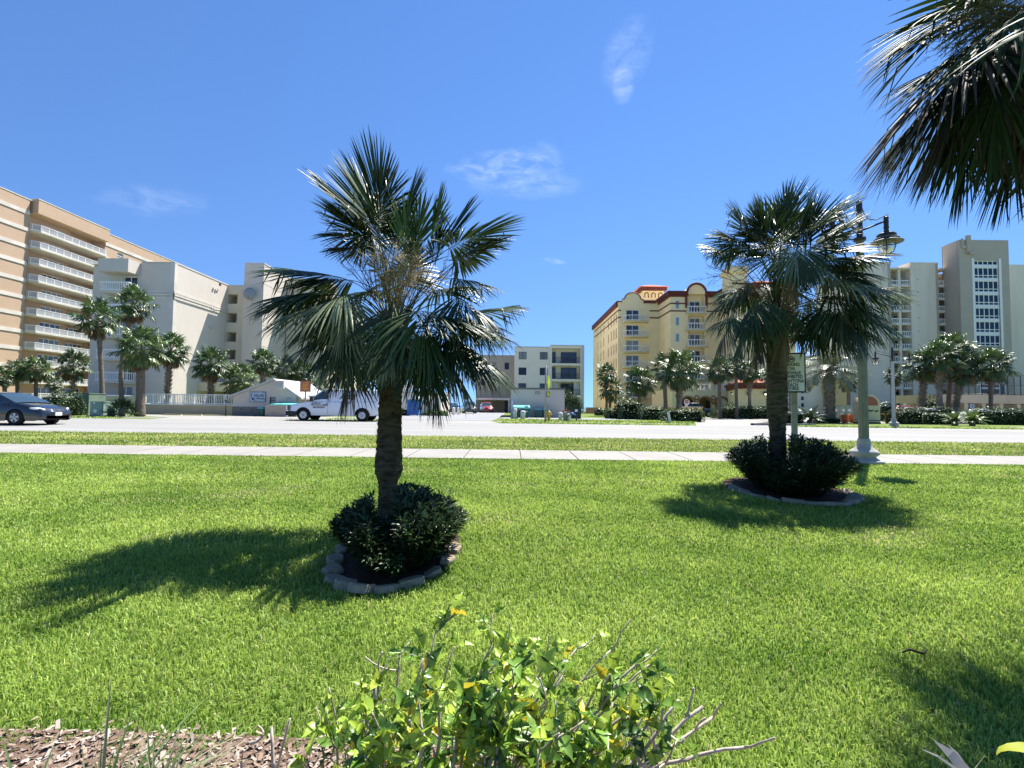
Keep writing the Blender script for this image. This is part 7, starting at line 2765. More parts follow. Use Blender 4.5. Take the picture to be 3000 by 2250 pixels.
# crosswalk warning post
Yx = 33.2
wp = empty('warning_sign', (PX(1598, 1230, Yx), Yx, gz(Yx)), 0, 'tall grey post with edge-on yellow diamond warning sign, beside the hydrant', 'sign')
zt = PZ(1599, 1072, Yx) - gz(Yx)
b = MB()
b.lathe([(.075, 0), (.06, zt - .02), (.02, zt)], 8)
b.build('post', mat('galvanised_post', (.33, .34, .34), .5, .4, .4), wp)
YS = mat('fluorescent_yellow', (.62, .72, .03), .5, .3)
zc = PZ(1603, 1120, Yx) - gz(Yx)
b = MB()
hw, hz_ = .11, .52
b.add([(.10 - .0, -.14, zc - hz_), (.10 + hw * 1.3, .05, zc), (.10, -.14 + .0, zc + hz_), (.10 - hw * .2, -.35, zc)], [(0, 1, 2, 3), (3, 2, 1, 0)])
vv = [(.06, -.30, zc), (.16, -.06, zc - hz_), (.27, .20, zc), (.16, -.06, zc + hz_)]
b = MB()
b.add([(x + .02, y, z) for x, y, z in vv] + [(x + .045, y - .01, z) for x, y, z in vv], [(0, 1, 2, 3), (7, 6, 5, 4), (0, 4, 5, 1), (1, 5, 6, 2), (2, 6, 7, 3), (3, 7, 4, 0)])
b.build('diamond_panel', YS, wp)
zc2 = PZ(1603, 1155, Yx) - gz(Yx)
b = MB()
b.box(.07, .27, -.10, -.06, zc2 - .17, zc2 + .17)
b.build('plate_frame', BLACK, wp)
b = MB()
b.box(.10, .24, -.115, -.101, zc2 - .13, zc2 + .13)
b.build('plate', YS, wp)

# hydrant
Yh = 37.0
hy = empty('fire_hydrant', (PX(1608, 1230, Yh), Yh, gz(Yh)), 0, 'yellow fire hydrant on the grass before the bins', 'hydrant')
YH = mat('hydrant_yellow', (.62, .37, .05), .5, .4, var=(6, (.5, .29, .05), .4, .7))
k_ = (PZ(1608, 1201, Yh) - gz(Yh)) / .86
b = MB()
b.lathe([(r_ * k_ * 1.15, z_ * k_) for r_, z_ in ((.15, 0), (.15, .05), (.10, .07), (.10, .30), (.12, .34), (.13, .36), (.13, .40), (.11, .42), (.115, .56), (.15, .60), (.15, .63), (.12, .70), (.07, .78), (.04, .80), (.04, .86), (.02, .87))], 16)
b.build('barrel', YH, hy)
b = MB()
for s in (-1, 1):
    b.tube([(s * .10 * k_, 0, .50 * k_), (s * .20 * k_, 0, .50 * k_)], .065 * k_, 10)
    b.tube([(s * .20 * k_, 0, .50 * k_), (s * .235 * k_, 0, .50 * k_)], .045 * k_, 8)
b.tube([(0, -.10 * k_, .46 * k_), (0, -.22 * k_, .46 * k_)], .075 * k_, 10)
b.build('outlets', YH, hy)


def bollard(px, Y, py, label, r_=.10, group='white bollards by the garage'):
    root = empty('bollard', (PX(px, 1225, Y), Y, gz(Y)), 0, label, 'bollard', group)
    h = PZ(px, py, Y) - gz(Y)
    b = MB()
    b.lathe([(r_, 0), (r_, h - .07), (r_ * .8, h - .02), (r_ * .3, h)], 14)
    b.build('post', WHITE_ROUGH, root)
    b = MB()
    b.lathe([(r_ + .05, .0), (r_ + .05, .03), (r_ + .01, .05)], 14)
    b.build('collar', CONC, root)


bollard(1509, 41.0, 1197, 'thick white bollard left of the dark valve stack', .16)
bollard(1532, 40.0, 1203, 'stout white bollard right of the dark valve stack', .19)
bollard(1642, 37.5, 1208, 'white bollard right of the yellow hydrant', .15)
bollard(1666, 37.0, 1212, 'white bollard behind the blue pipe stand', .14)


def valve(px, Y, py, label, m, seed):
    r = random.Random(seed)
    root = empty('valve_stack', (PX(px, 1225, Y), Y, gz(Y)), 0, label, 'water valve')
    h = PZ(px, py, Y) - gz(Y)
    b = MB()
    b.tube([(-.14, 0, 0), (-.14, 0, h * .62), (-.06, 0, h * .74), (.1, 0, h * .74), (.18, 0, h * .62), (.18, 0, 0)], .055, 8)
    b.build('pipe', m, root)
    b = MB()
    b.lathe([(.05, h * .74), (.13, h * .76), (.13, h * .84), (.05, h * .86), (.04, h * .94), (.10, h * .95), (.10, h * .98), (.03, h)], 10, c=(.02, 0))
    b.tube([(-.28, 0, h * .8), (.30, 0, h * .8)], .04, 6)
    b.build('valve', m, root)


valve(1521, 41.0, 1199, 'black and silver valve stack standing between two white bollards', mat('black_valve', (.025, .025, .028), .4, .5), 1)
valve(1657, 38.0, 1198, 'red-topped valve stack between the two right bollards', mat('red_brown_valve', (.25, .03, .025), .5, .4), 2)
b = empty('grey_pipe', (PX(1655, 1225, 37), 37, gz(37)), 0, 'grey round standpipe under the red valve', 'pipe')
q = MB()
q.lathe([(.14, 0), (.14, .62), (.16, .64), (.16, .70), (.05, .72)], 14)
q.build('pipe', mat('grey_pipe', (.28, .29, .29), .6, .3), b)
b = empty('pipe_stand', (PX(1676, 1225, 36.4), 36.4, gz(36.4)), 0, 'low dark blue pipe hoop with meter beside the right bollards', 'pipe')
q = MB()
q.tube([(-.32, 0, 0), (-.32, 0, .40), (-.25, 0, .50), (.25, 0, .50), (.32, 0, .40), (.32, 0, 0)], .045, 8)
q.build('hoop', mat('navy_pipe', (.02, .035, .07), .4, .4), b)
q = MB()
q.lathe([(.16, .46), (.17, .56), (.13, .64), (.05, .68)], 12)
q.tube([(.12, 0, .6), (.16, 0, .75)], .03, 5)
q.build('meter', mat('blue_meter', (.06, .12, .30), .5, .4), b)
b = empty('blue_post_box', (PX(1503, 1215, 42), 42, gz(42)), 0, 'squat blue-grey canister left of the thick bollard', 'canister')
q = MB()
q.lathe([(.16, 0), (.18, .05), (.18, .42), (.12, .55), (.04, .6)], 12)
q.build('canister', mat('blue_grey_paint', (.10, .20, .26), .6, .3), b)
q = MB()
q.tube([(-.06, 0, .6), (0, 0, .68), (.06, 0, .6)], .015, 5)
q.build('handle', BLACK, b)
b = empty('electric_cabinet', (PX(1687, 1215, 44), 44, gz(44)), 0, 'dark green cabinet with white label in front of the leafy tree', 'cabinet')
q = MB()
hc = PZ(1687, 1193, 44) - gz(44)
q.box(-.42, .42, -.3, .3, .05, hc)
q.box(-.46, .46, -.34, .34, hc, hc + .05)
q.build('cabinet', mat('dark_green_paint', (.018, .04, .03), .5, .3), b)
q = MB()
q.box(-.12, .12, -.315, -.302, hc * .62, hc * .82)
q.build('label_plate', WHITE, b)

# utility boxes left
UG = mat('utility_green', (.16, .22, .16), .55, .35, var=(2, (.13, .18, .135), .4, .7))
UG2 = mat('utility_pale_green', (.27, .38, .30), .5, .35, var=(2.5, (.22, .31, .25), .4, .7))


def cabinet(px0, px1, py0, Y, label, m, dep=1.2, doors=2, labels=((.55, .7, .18),), group=None):
    x0, x1 = PX(px0, 1215, Y), PX(px1, 1215, Y)
    h = PZ((px0 + px1) / 2, py0, Y) - gz(Y)
    root = empty('utility_cabinet', ((x0 + x1) / 2, Y, gz(Y)), 0, label, 'cabinet', group)
    w = (x1 - x0) / 2
    b = MB()
    b.box(-w, w, 0, dep, .06, h - .06)
    b.box(-w - .03, w + .03, -.04, dep + .03, h - .06, h)
    b.build('body', m, root)
    b = MB()
    for k in range(doors):
        xa_ = -w + .05 + (2 * w - .1) * k / doors
        xb_ = xa_ + (2 * w - .1) / doors - .03
        b.box(xa_, xb_, -.025, -.001, .12, h - .12)
    b.build('doors', m, root)
    b = MB()
    b.box(-w - .12, w + .12, -.15, dep + .12, 0, .059)
    b.build('plinth', CONC, root)
    b = MB()
    for (u, v, s) in labels:
        b.box(-w + 2 * w * u, -w + 2 * w * u + s, -.035, -.026, h * v - s / 2, h * v + s / 2)
    b.build('label_plate', WHITE, root)
    return root


cabinet(208, 258, 1151, 38.5, 'tall dark green utility cabinet with double doors behind the round bush', UG, 1.6, labels=((.55, .62, .22),))
cabinet(263, 302, 1176, 35.8, 'low pale green transformer box beside the spiky bush', UG2, 1.3, doors=1, labels=((.3, .35, .22), (.25, .9, .12)))
cabinet(2441, 2476, 1187, 45.0, 'grey-green utility cabinet with yellow label right of the date palm', UG2, 1.2, labels=((.15, .7, .2), (.75, .7, .22)))
cabinet(2478, 2502, 1187, 45.2, 'second grey-green cabinet half hidden by the near lamp post', UG2, 1.2, labels=((.3, .7, .22),))
b = empty('green_barrel', (PX(327, 1215, 36), 36, gz(36)), 0, 'small dark green tub between transformer box and spiky bush', 'tub')
q = MB()
q.lathe([(.2, 0), (.24, .2), (.26, .42), (.22, .44)], 12)
q.build('tub', GBIN, b)
q = MB()
q.lathe([(.28, .40), (.28, .45), (.1, .48)], 12)
q.build('rim', GBIN, b)
# round-topped kiosk
Yk = 41.5
x0, x1 = PX(2511, 1220, Yk), PX(2566, 1220, Yk)
h = PZ(2545, 1156, Yk) - gz(Yk)
kz = empty('arched_sign_box', ((x0 + x1) / 2, Yk, gz(Yk)), R(-14), 'cream arched box with terracotta front panel behind the near lamp post', 'sign')
w = .80
KC = mat('kiosk_cream', (.66, .58, .36), .7, .25, var=(2, (.58, .50, .32), .4, .7))
prof = [(-w, .12), (w, .12), (w, h - w)] + [(w * math.cos(math.pi * k / 12), h - w + w * math.sin(math.pi * k / 12)) for k in range(1, 12)] + [(-w, h - w)]
b = MB()
b.extr(prof, 'y', -.5, .5)
b.build('body', KC, kz)
prof2 = [(-w * .8, h * .62), (w * .8, h * .62), (w * .8, h - w)] + [(w * .8 * math.cos(math.pi * k / 12), h - w + w * .8 * math.sin(math.pi * k / 12)) for k in range(1, 12)] + [(-w * .8, h - w)]
b = MB()
b.extr(prof2, 'y', -.53, -.501)
b.build('front_panel', mat('terracotta_panel', (.36, .13, .07), .7, .25), kz)
b = MB()
b.box(-w - .03, w + .03, -.54, .54, 0, .119)
b.box(-w - .01, w + .01, -.52, .52, .25, .30)
b.build('base_band', mat('dark_brown_band', (.06, .045, .035), .7, .2), kz)
b = MB()
b.tube([(-.3, -.51, h * .42), (-.1, -.52, h * .46), (.15, -.52, h * .43), (.35, -.51, h * .47)], [.05, .09, .06, .03], 6)
b.tube([(.42, -.51, h * .40), (.62, -.51, h * .45)], [.04, .07], 6)
b.build('emblem', mat('dark_brown_band', (.06, .045, .035)), kz)


def pot(px, Y, label, s=1.0):
    root = empty('plant_pot', (PX(px, 1222, Y), Y, gz(Y)), 0, label, 'plant pot', 'terracotta pots by the kiosk')
    b = MB()
    b.lathe([(.22 * s, 0), (.32 * s, .35 * s), (.36 * s, .58 * s), (.38 * s, .60 * s), (.38 * s, .68 * s), (.3 * s, .68 * s)], 14)
    b.build('pot', mat('terracotta_pot', (.42, .13, .07), .8, .2), root)
    r = np.random.default_rng(int(px))
    lst = []
    for k in range(60):
        a = r.uniform(0, 6.28)
        d = np.array([math.cos(a), math.sin(a), 1.2])
        V, Q = leaf_np(np.array([0, 0, .62 * s]), d, .4 * s * r.uniform(.5, 1), .06, r, droop=.5)
        lst.append((V, Q, np.array([.10, .22, .03]) * r.uniform(.7, 1.3)))
    V, Q, Cc = join_leaves(lst)
    np_mesh('leaves', V, Q, LEAFD, root, col=Cc)


pot(2475, 43.0, 'terracotta pot with low plant in front of the grey-green cabinet')
pot(2499, 43.2, 'terracotta pot with bright leaves just left of the near lamp post', 1.05)
# low sign with lattice
b = empty('orange_barrier', (PX(2608, 1215, 46), 46, gz(46)), 0, 'ochre lattice barrier panel behind the hedge end', 'barrier')
q = MB()
for k in range(8):
    q.tube([(-.55 + .14 * k, 0, .15), (-.55 + .14 * k + .35, 0, .75)], .02, 4)
    q.tube([(-.2 + .14 * k, 0.02, .15), (-.55 + .14 * k, 0.02, .75)], .02, 4)
q.build('lattice', mat('ochre_wood', (.50, .27, .08), .7, .2), b)
q = MB()
q.box(-.8, .9, -.04, .06, .76, .84)
q.box(-.8, .9, -.04, .06, .06, .14)
q.build('rails', mat('ochre_wood', (.50, .27, .08)), b)
# small white sign and no entry sign
b = empty('small_sign', (PX(2848, 1215, 46), 46, gz(46)), R(8), 'small white sign on a short post above the spiky clump at right', 'sign')
q = MB()
q.box(-.03, .03, .0, .05, 0, PZ(2848, 1186, 46) - gz(46))
q.build('post', WHITE_ROUGH, b)
q = MB()
zc = PZ(2848, 1190, 46) - gz(46)
q.box(-.22, .22, -.03, -.001, zc - .18, zc + .18)
q.build('panel', WHITE, b)
q = MB()
q.box(-.02, .08, -.035, -.031, zc - .10, zc + .12)
q.build('symbol', BLACK, b)
b = empty('no_entry_sign', (PX(2012, 1215, 51), 51, gz(51)), 0, 'round red no entry sign on a white board beside the black pickup', 'sign')
zc = PZ(2012, 1178, 51) - gz(51)
q = MB()
q.box(-.03, .03, 0, .05, 0, zc + .3)
q.build('post', WHITE_ROUGH, b)


def disc(r_, y, zc, n=24, x=0):
    return [(x + r_ * math.cos(2 * math.pi * k / n), y, zc + r_ * math.sin(2 * math.pi * k / n)) for k in range(n)]


q = MB()
q.extr([(.30 * math.cos(2 * math.pi * k / 24), zc + .30 * math.sin(2 * math.pi * k / 24)) for k in range(24)], 'y', -.03, -.001)
q.build('panel', WHITE, b)
q = MB()
q.extr([(.21 * math.cos(2 * math.pi * k / 24), zc + .04 + .18 * math.sin(2 * math.pi * k / 24)) for k in range(24)], 'y', -.04, -.031)
q.build('red_disc', mat('sign_red', (.50, .06, .07), .5, .3), b)
q = MB()
q.box(-.12, .12, -.048, -.041, zc + .02, zc + .07)
q.build('white_bar', WHITE, b)
b = empty('leaning_post', (PX(1963, 1235, 36.5), 36.5, gz(36.5)), 0, 'white marker post leaning left before the dark hedge', 'post')
q = MB()
q.extr([(-.06, 0), (.10, 0), (-.06, .80), (-.22, .80)], 'y', -.06, .06)
q.build('post', WHITE_ROUGH, b)
q = MB()
q.box(-.14, .16, -.1, .1, -.02, .04)
q.build('foot', CONC, b)
b = empty('pump_fitting', (PX(1945, 1235, 37), 37, gz(37)), 0, 'small dark backflow fitting left of the leaning post', 'pipe')
q = MB()
q.tube([(-.2, 0, 0), (-.2, 0, .22), (0, 0, .3), (.15, 0, .3), (.2, 0, .2), (.2, 0, 0)], .05, 6)
q.build('pipe', mat('grey_pipe', (.28, .29, .29)), b)
q = MB()
q.lathe([(.08, .3), (.09, .42), (.04, .46)], 8)
q.build('valve', mat('black_valve', (.025, .025, .028)), b)
b = empty('black_post', (PX(661, 1218, 40), 40, gz(40)), 0, 'thin black post lamp before the peach wall near its right end', 'post')
q = MB()
hh = PZ(661, 1172, 40) - gz(40)
q.lathe([(.06, 0), (.045, .1), (.04, hh - .1)], 8)
q.build('post', BLACK, b)
q = MB()
q.lathe([(.09, hh - .1), (.12, hh - .02), (.04, hh + .04)], 8)
q.build('cap', BLACK, b)
for i, (px, lab) in enumerate(((505, 'yellow wheel stop at the left of the row before the peach wall'), (565, 'yellow wheel stop in the middle of the row before the peach wall'), (625, 'pale yellow wheel stop at the right of the row by the black post'))):
    Y = 41.0
    b = empty('wheel_stop', (PX(px, 1218, Y), Y, gz(Y)), 0, lab, 'wheel stop', 'yellow wheel stops')
    q = MB()
    q.extr([(-.10, 0), (.10, 0), (.07, .12), (-.07, .12)], 'x', -.75, .75)
    q.build('block', mat('faded_yellow', (.60, .48, .16), .8, .2, var=(4, (.5, .44, .26), .4, .7)), b)
for (px, Y, lab) in ((1329, 58, 'small white pillar beside the black car in the side drive'), (1343, 60, 'white marker pillar right of the black car')):
    b = empty('marker_pillar', (PX(px, 1215, Y), Y, gz(Y)), 0, lab, 'post', 'white pillars in the side drive')
    q = MB()
    q.box(-.16, .16, -.16, .16, 0, .75)
    q.build('post', WHITE_ROUGH, b)
    q = MB()
    q.lathe([(.2, .75), (.16, .82), (.03, .88)], 8)
    q.build('cap', WHITE_ROUGH, b)
b = empty('wooden_pole', (PX(1172, 1215, 38), 38, gz(38)), 0, 'pale wooden pole just right of the near palm trunk, beyond the road', 'post')
q = MB()
q.lathe([(.11, 0), (.10, 1.7), (.09, PZ(1172, 1100, 38) - gz(38))], 10)
q.build('post', mat('pale_wood', (.45, .41, .34), .8, .2, var=(5, (.36, .33, .27), .4, .7), stretch=(4, 4, .5)), b)
q = MB()
q.lathe([(.14, 0), (.14, .05)], 10)
q.build('footing', CONC, b)

# ---------------------------------------------------------------- background palms
BARK2 = mat('grey_palm_bark', (.20, .165, .125), .9, .15, var=(4, (.12, .10, .075), .4, .65), bump=(12, .9, .05), stretch=(1, 1, 2.2))
BARKB = mat('booted_palm_bark', (.30, .25, .18), .9, .15, var=(3, (.15, .12, .09), .4, .65), bump=(12, .9, .05))
FR2 = mat('far_palm_leaf', (.05, .10, .03), .36, .5, attr='col', trans=.15)


def crown_template(seed, nf=34, dead=9, N=17, K=4, col=(.055, .105, .030), lo=-.75, spread=1.0, R0=1.0):
    """unit-radius fan palm crown, origin at the crown base"""
    r = np.random.default_rng(seed)
    parts, dparts = [], []
    for k in range(nf):
        t = (k + .5) / nf
        az = k * 2.39996 + r.normal(0, .15)
        el = 1.45 - t * (1.45 - lo) + r.normal(0, .1)
        d = np.array([math.cos(az) * math.cos(el), math.sin(az) * math.cos(el), math.sin(el)])
        pl = r.uniform(.42, .6) * R0
        H = d * pl + NUP * .04
        f = _n(d - NUP * (.18 + .25 * max(0, .6 - el)))
        c = np.array(col) * r.uniform(.75, 1.35) * (np.array([1.25, 1.05, .9]) if el < .2 else 1)
        parts.append(frond_np(r, None, H, f, .60 * R0 * r.uniform(.85, 1.1), droop=.45 + .2 * (el < .3), span=1.75, N=N, fold=.35, K=K, col=c, wscale=1.15, kink=.35))
        parts.append(petiole_np((0, 0, 0), H * .5 + NUP * .05, H, .04 * R0, .02 * R0, K=3, col=(.12, .15, .05)))
    for k in range(dead):
        az = k * 2.39996 + r.normal(0, .3)
        d = np.array([math.cos(az) * .35, math.sin(az) * .35, -.5])
        H = d * r.uniform(.4, .75) * R0
        f = _n(d * .5 - NUP)
        c = np.array(random.Random(k + seed).choice([DRY, BRN, (.28, .17, .08)]))
        dparts.append(frond_np(r, None, H, f, .5 * R0 * r.uniform(.8, 1.1), droop=.5, span=1.1, N=10, fold=.7, K=3, col=c, wscale=1.3))
        dparts.append(petiole_np((0, 0, 0), H * .6 + NUP * .1, H, .035, .02, K=3, col=(.2, .15, .09)))
    return join_np(parts), join_np(dparts)


TPL = []
for s_, kw in ((1, {}), (2, dict(col=(.05, .095, .028))), (3, dict(col=(.075, .125, .035), nf=38)), (4, dict(col=(.045, .085, .03), nf=28, dead=14)), (5, dict(col=(.06, .11, .03), nf=24, N=14, dead=12, lo=-.5))):
    (V, Q, c_), (V2, Q2, c2) = crown_template(500 + s_, **kw)
    TPL.append(((V, Q, c_), (V2, Q2, c2)))
_cache = {}


def bgpalm(px, cy, rpx, D, tpx, label, tpl=0, trad=.17, boot=False, dead=True, group='sabal palms across the road', lean=None, flip=1.0, zs=1.0):
    """crown centre at pixel (px, cy), crown radius rpx, at depth D, trunk foot at pixel column tpx"""
    cz = PZ(px, cy + rpx * .25, D)
    cx_ = PX(px, cy, D)
    bx = PX(tpx, 1220, D)
    rad = rpx * D / F
    root = empty('palm_tree', (bx, D, gz(D)), 0, label, 'palm tree', group)
    key = tpl
    if key not in _cache:
        (V, Q, c_), (V2, Q2, c2) = TPL[tpl]
        o = np_mesh('crown', V, Q, FR2, root, col=c_)
        o2 = np_mesh('dead_fronds', V2, Q2, FROND_DEAD, root, col=c2)
        _cache[key] = (o.data, o2.data)
    else:
        o = bpy.data.objects.new('crown', _cache[key][0])
        o2 = bpy.data.objects.new('dead_fronds', _cache[key][1])
        C.objects.link(o)
        C.objects.link(o2)
        o.parent = root
        o2.parent = root
    q = (int(px) * 37 % 628) / 100
    for ob in (o, o2):
        ob.location = (cx_ - bx, 0, cz - gz(D))
        ob.rotation_euler = (0, 0, q)
        ob.scale = (rad, rad, rad * zs)
    if not dead:
        bpy.data.objects.remove(o2)
    # trunk
    H = cz - gz(D)
    n = 14
    r = np.random.default_rng(int(px))
    zz = np.arange(-.1, H + .05, .09)
    t = zz / H
    rr = trad * (1.18 - .3 * np.clip(t * 3, 0, 1) + .12 * np.clip(t - .7, 0, 1) * 3)
    xx = (cx_ - bx) * (t ** 1.4)
    if lean:
        xx = xx + lean * np.sin(np.clip(t, 0, 1) * math.pi)
    a = np.linspace(0, 6.2832, n, endpoint=False)
    Rr = rr[:, None] * (1 + r.normal(0, .035, (len(zz), n)))
    V = np.stack([xx[:, None] + Rr * np.cos(a)[None], Rr * np.sin(a)[None] * np.ones_like(xx)[:, None], np.repeat(zz[:, None], n, 1)], 2).reshape(-1, 3)
    i = np.arange((len(zz) - 1) * n)
    row, c = i // n, i % n
    Q = np.stack([row * n + c, row * n + (c + 1) % n, (row + 1) * n + (c + 1) % n, (row + 1) * n + c], 1)
    tr = np_mesh('trunk', V, Q, BARK2 if not boot else BARKB, root)
    if boot:
        mb = MB()
        z0 = H * (boot if isinstance(boot, float) else .45)
        nb = int((H - z0) / .035)
        for k in range(nb):
            z = z0 + (H - z0) * k / nb
            q_ = k * 2.399
            u = Vector((math.cos(q_), math.sin(q_), 0))
            tt = Vector((-math.sin(q_), math.cos(q_), 0))
            x_ = float(np.interp(z, zz, xx))
            p0 = Vector((x_, 0, z)) + u * trad * .9
            tip = p0 + u * .16 + Vector((0, 0, .26))
            for sg in (-1, 1):
                e = tip + tt * sg * .10
                mb.add([p0 - tt * .06, p0 + tt * .06, e + tt * .03, e - tt * .03], [(0, 1, 2, 3)])
        mb.build('leaf_bases', BARKB, root)
    return root


bgpalm(12, 1098, 34, 44, 14, 'palm cut by the left edge above the sedan roof', 0)
bgpalm(52, 1080, 36, 46, 48, 'leftmost full palm above the sedan windscreen', 1)
bgpalm(106, 1076, 44, 46, 103, 'wide pale palm above the sedan bonnet', 2)
bgpalm(160, 1120, 26, 52, 158, 'small dim palm behind the round green bush', 3, trad=.13)
bgpalm(215, 1062, 50, 45, 211, 'dark dense palm with diamond bark above the tall green cabinet', 3, boot=.3)
bgpalm(288, 928, 62, 40, 299, 'tall slender palm with red-brown trunk before the grey condo balconies', 4, trad=.19, zs=1.1, group='tall slender palms before the grey condo')
bgpalm(392, 885, 62, 44, 360, 'tallest slender leaning palm, its crown against the blank grey wall', 4, trad=.19, lean=-.5, group='tall slender palms before the grey condo')
bgpalm(414, 1012, 74, 36, 410, 'thick sunlit yellow-green palm between transformer box and picket railing', 2, trad=.30)
bgpalm(500, 1018, 58, 46, 487, 'palm with grey diamond trunk behind the left end of the picket railing', 0, trad=.22, boot=.25)
bgpalm(619, 1058, 58, 47, 616, 'round-crowned palm behind the right part of the picket railing', 1, trad=.24, boot=.2)
bgpalm(704, 1105, 54, 46, 700, 'low full palm with fronds nearly on the gatehouse roof', 2, trad=.22)
bgpalm(770, 1056, 46, 52, 768, 'palm rising behind the gatehouse ridge', 0, trad=.22, boot=.2)
bgpalm(834, 1078, 46, 54, 834, 'palm over the gatehouse louvre box', 3, trad=.2, boot=.2)
bgpalm(885, 1085, 42, 55, 885, 'palm directly behind the brown sign', 1, trad=.2)
bgpalm(935, 1130, 34, 50, 935, 'short yellow-green palm above the van windscreen', 2, trad=.2, dead=False)
bgpalm(1778, 1090, 34, 62, 1777, 'taller back palm of the pair at the hotel left corner', 1, trad=.18, dead=False)
bgpalm(1790, 1132, 42, 60, 1786, 'lower front palm of the pair at the hotel left corner', 3, trad=.2, dead=False)
bgpalm(1876, 1108, 52, 55, 1872, 'round palm before the hotel curved balconies', 0, trad=.22)
bgpalm(1945, 1068, 44, 52, 1951, 'plain-trunked palm left of the thick diamond-barked one', 3, trad=.24)
bgpalm(1994, 1075, 68, 48, 1988, 'big palm with bold cream diamond bark before the hotel porch', 2, trad=.30, boot=.45)
bgpalm(2106, 1078, 44, 54, 2109, 'slim palm in front of the rightmost porch arch', 1, trad=.2)
bgpalm(2156, 1064, 44, 55, 2158, 'slim palm over the low yellow wing, left one of three', 3, trad=.19)
bgpalm(2196, 1084, 40, 56, 2196, 'palm over the low yellow wing with flared leaf bases', 0, trad=.2, boot=.6)
bgpalm(2262, 1096, 36, 58, 2262, 'palm behind the shaggy second palm trunk', 1, trad=.2)
bgpalm(2486, 1108, 36, 52, 2486, 'small grey palm between date palm and near lamp post', 3, trad=.2)
bgpalm(2619, 1098, 30, 56, 2622, 'small dark palm right of the far street lamp', 3, trad=.13)
bgpalm(2712, 1062, 60, 50, 2697, 'first palm of the right hedge cluster with orange dead skirt and pale trunk', 1, trad=.28, boot=.3)
bgpalm(2752, 1040, 58, 48, 2753, 'second palm of the right hedge cluster, thickest pale trunk', 0, trad=.27, boot=.5)
bgpalm(2790, 1022, 62, 51, 2777, 'tallest palm of the right hedge cluster with dark plain trunk', 2, trad=.24)
bgpalm(2822, 1064, 58, 49, 2796, 'palm of the right hedge cluster with knobbly leaf bases down its trunk', 3, trad=.24, boot=.25)
bgpalm(2905, 1064, 58, 48, 2902, 'lone palm with smooth trunk before the buff deck at far right', 0, trad=.20)

# date palm
r = np.random.default_rng(61)
Dp = 43.0
bx = PX(2432, 1220, Dp)
dp = empty('date_palm', (bx, Dp, gz(Dp)), 0, 'thick date palm with arching feathery fronds, right of the parking sign', 'palm tree')
cz = PZ(2432, 1085, Dp)
Vs = []
b = 0


def pinnate(r, c0, az, el, L, col, nl=44, sag=1.1):
    d = np.array([math.cos(az) * math.cos(el), math.sin(az) * math.cos(el), math.sin(el)])
    p = np.array(c0, float)
    K = 14
    pts = [p.copy()]
    for k in range(K):
        d = _n(d - NUP * sag / K * (.4 + 1.4 * k / K))
        p = p + d * L / K
        pts.append(p.copy())
    pts = np.array(pts)
    V, Q, Cc = [], [], []
    base = 0
    tang = _n(np.gradient(pts, axis=0))
    for k in range(nl):
        t = .12 + .88 * k / nl
        x = t * K
        i = min(int(x), K - 1)
        q = pts[i] + (pts[i + 1] - pts[i]) * (x - i)
        tg = tang[i]
        s = _n(np.cross(tg, NUP) + 1e-6)
        n = np.cross(s, tg)
        ll = L * .17 * math.sin(math.pi * min(1, .15 + .85 * t)) ** .6 + .05
        for sg in (-1, 1):
            dd = _n(s * sg + tg * .75 + n * .2 - NUP * .35 + r.normal(0, .10, 3))
            w = .035 + .004 * L
            m = q + dd * ll * .5
            e = q + dd * ll - NUP * ll * .18
            wv = _n(np.cross(dd, n)) * w / 2
            V += [q - wv * .5, q + wv * .5, m + wv, m - wv, e + wv * .15, e - wv * .15]
            Q += [[base, base + 1, base + 2, base + 3], [base + 3, base + 2, base + 4, base + 5]]
            Cc += [np.array(col) * r.uniform(.75, 1.3)] * 6
            base += 6
    V2, Q2, C2_ = petiole_np(pts[0], pts[K // 2] * 1.0 + (pts[K // 2] - (pts[0] + pts[-1]) / 2), pts[-1], .07, .02, K=8, col=(.22, .22, .12))
    return join_np([(np.array(V), np.array(Q), np.array(Cc)), (V2, Q2, C2_)])


parts = []
for k in range(46):
    t = k / 46
    az = k * 2.39996
    el = 1.25 - 1.75 * t + r.normal(0, .08)
    parts.append(pinnate(r, (0, 0, cz - gz(Dp)), az, el, r.uniform(2.9, 3.6), (.17, .20, .12) if k % 3 else (.12, .16, .08)))
V, Q, Cc = join_np(parts)
np_mesh('crown', V, Q, FR2, dp, col=Cc)
mb = MB()
H = cz - gz(Dp)
mb.lathe([(.60, -.05), (.55, .25), (.42, .6), (.36, 1.2), (.40, H * .6), (.48, H * .85), (.40, H + .1)], 16)
for k in range(150):
    z = .3 + (H - .2) * k / 150
    q_ = k * 2.399
    u = Vector((math.cos(q_), math.sin(q_), 0))
    tt = Vector((-math.sin(q_), math.cos(q_), 0))
    p0 = Vector((0, 0, z)) + u * np.interp(z, [0, .6, 1.2, H * .6, H], [.52, .42, .36, .40, .44])
    mb.add([p0 - tt * .10, p0 + tt * .10, p0 + u * .12 + tt * .05 + Vector((0, 0, .2)), p0 + u * .12 - tt * .05 + Vector((0, 0, .2)), p0 + u * .05 + Vector((0, 0, -.06))], [(0, 1, 2, 3), (1, 0, 4)])
mb.build('trunk', BARKB, dp)
parts = [pinnate(r, (PX(2240, 1100, 50) * 0, 0, 0), a_, e_, 3.0, (.20, .23, .15)) for a_, e_ in [(k * 2.4, 1.2 - .07 * k) for k in range(24)]]
V, Q, Cc = join_np(parts)
Dq = 47.0
d3 = empty('date_palm', (PX(2322, 1220, Dq), Dq, gz(Dq)), 0, 'grey feathery date palm hidden behind the second palm trunk and parking sign', 'palm tree')
o = np_mesh('crown', V, Q, FR2, d3, col=Cc)
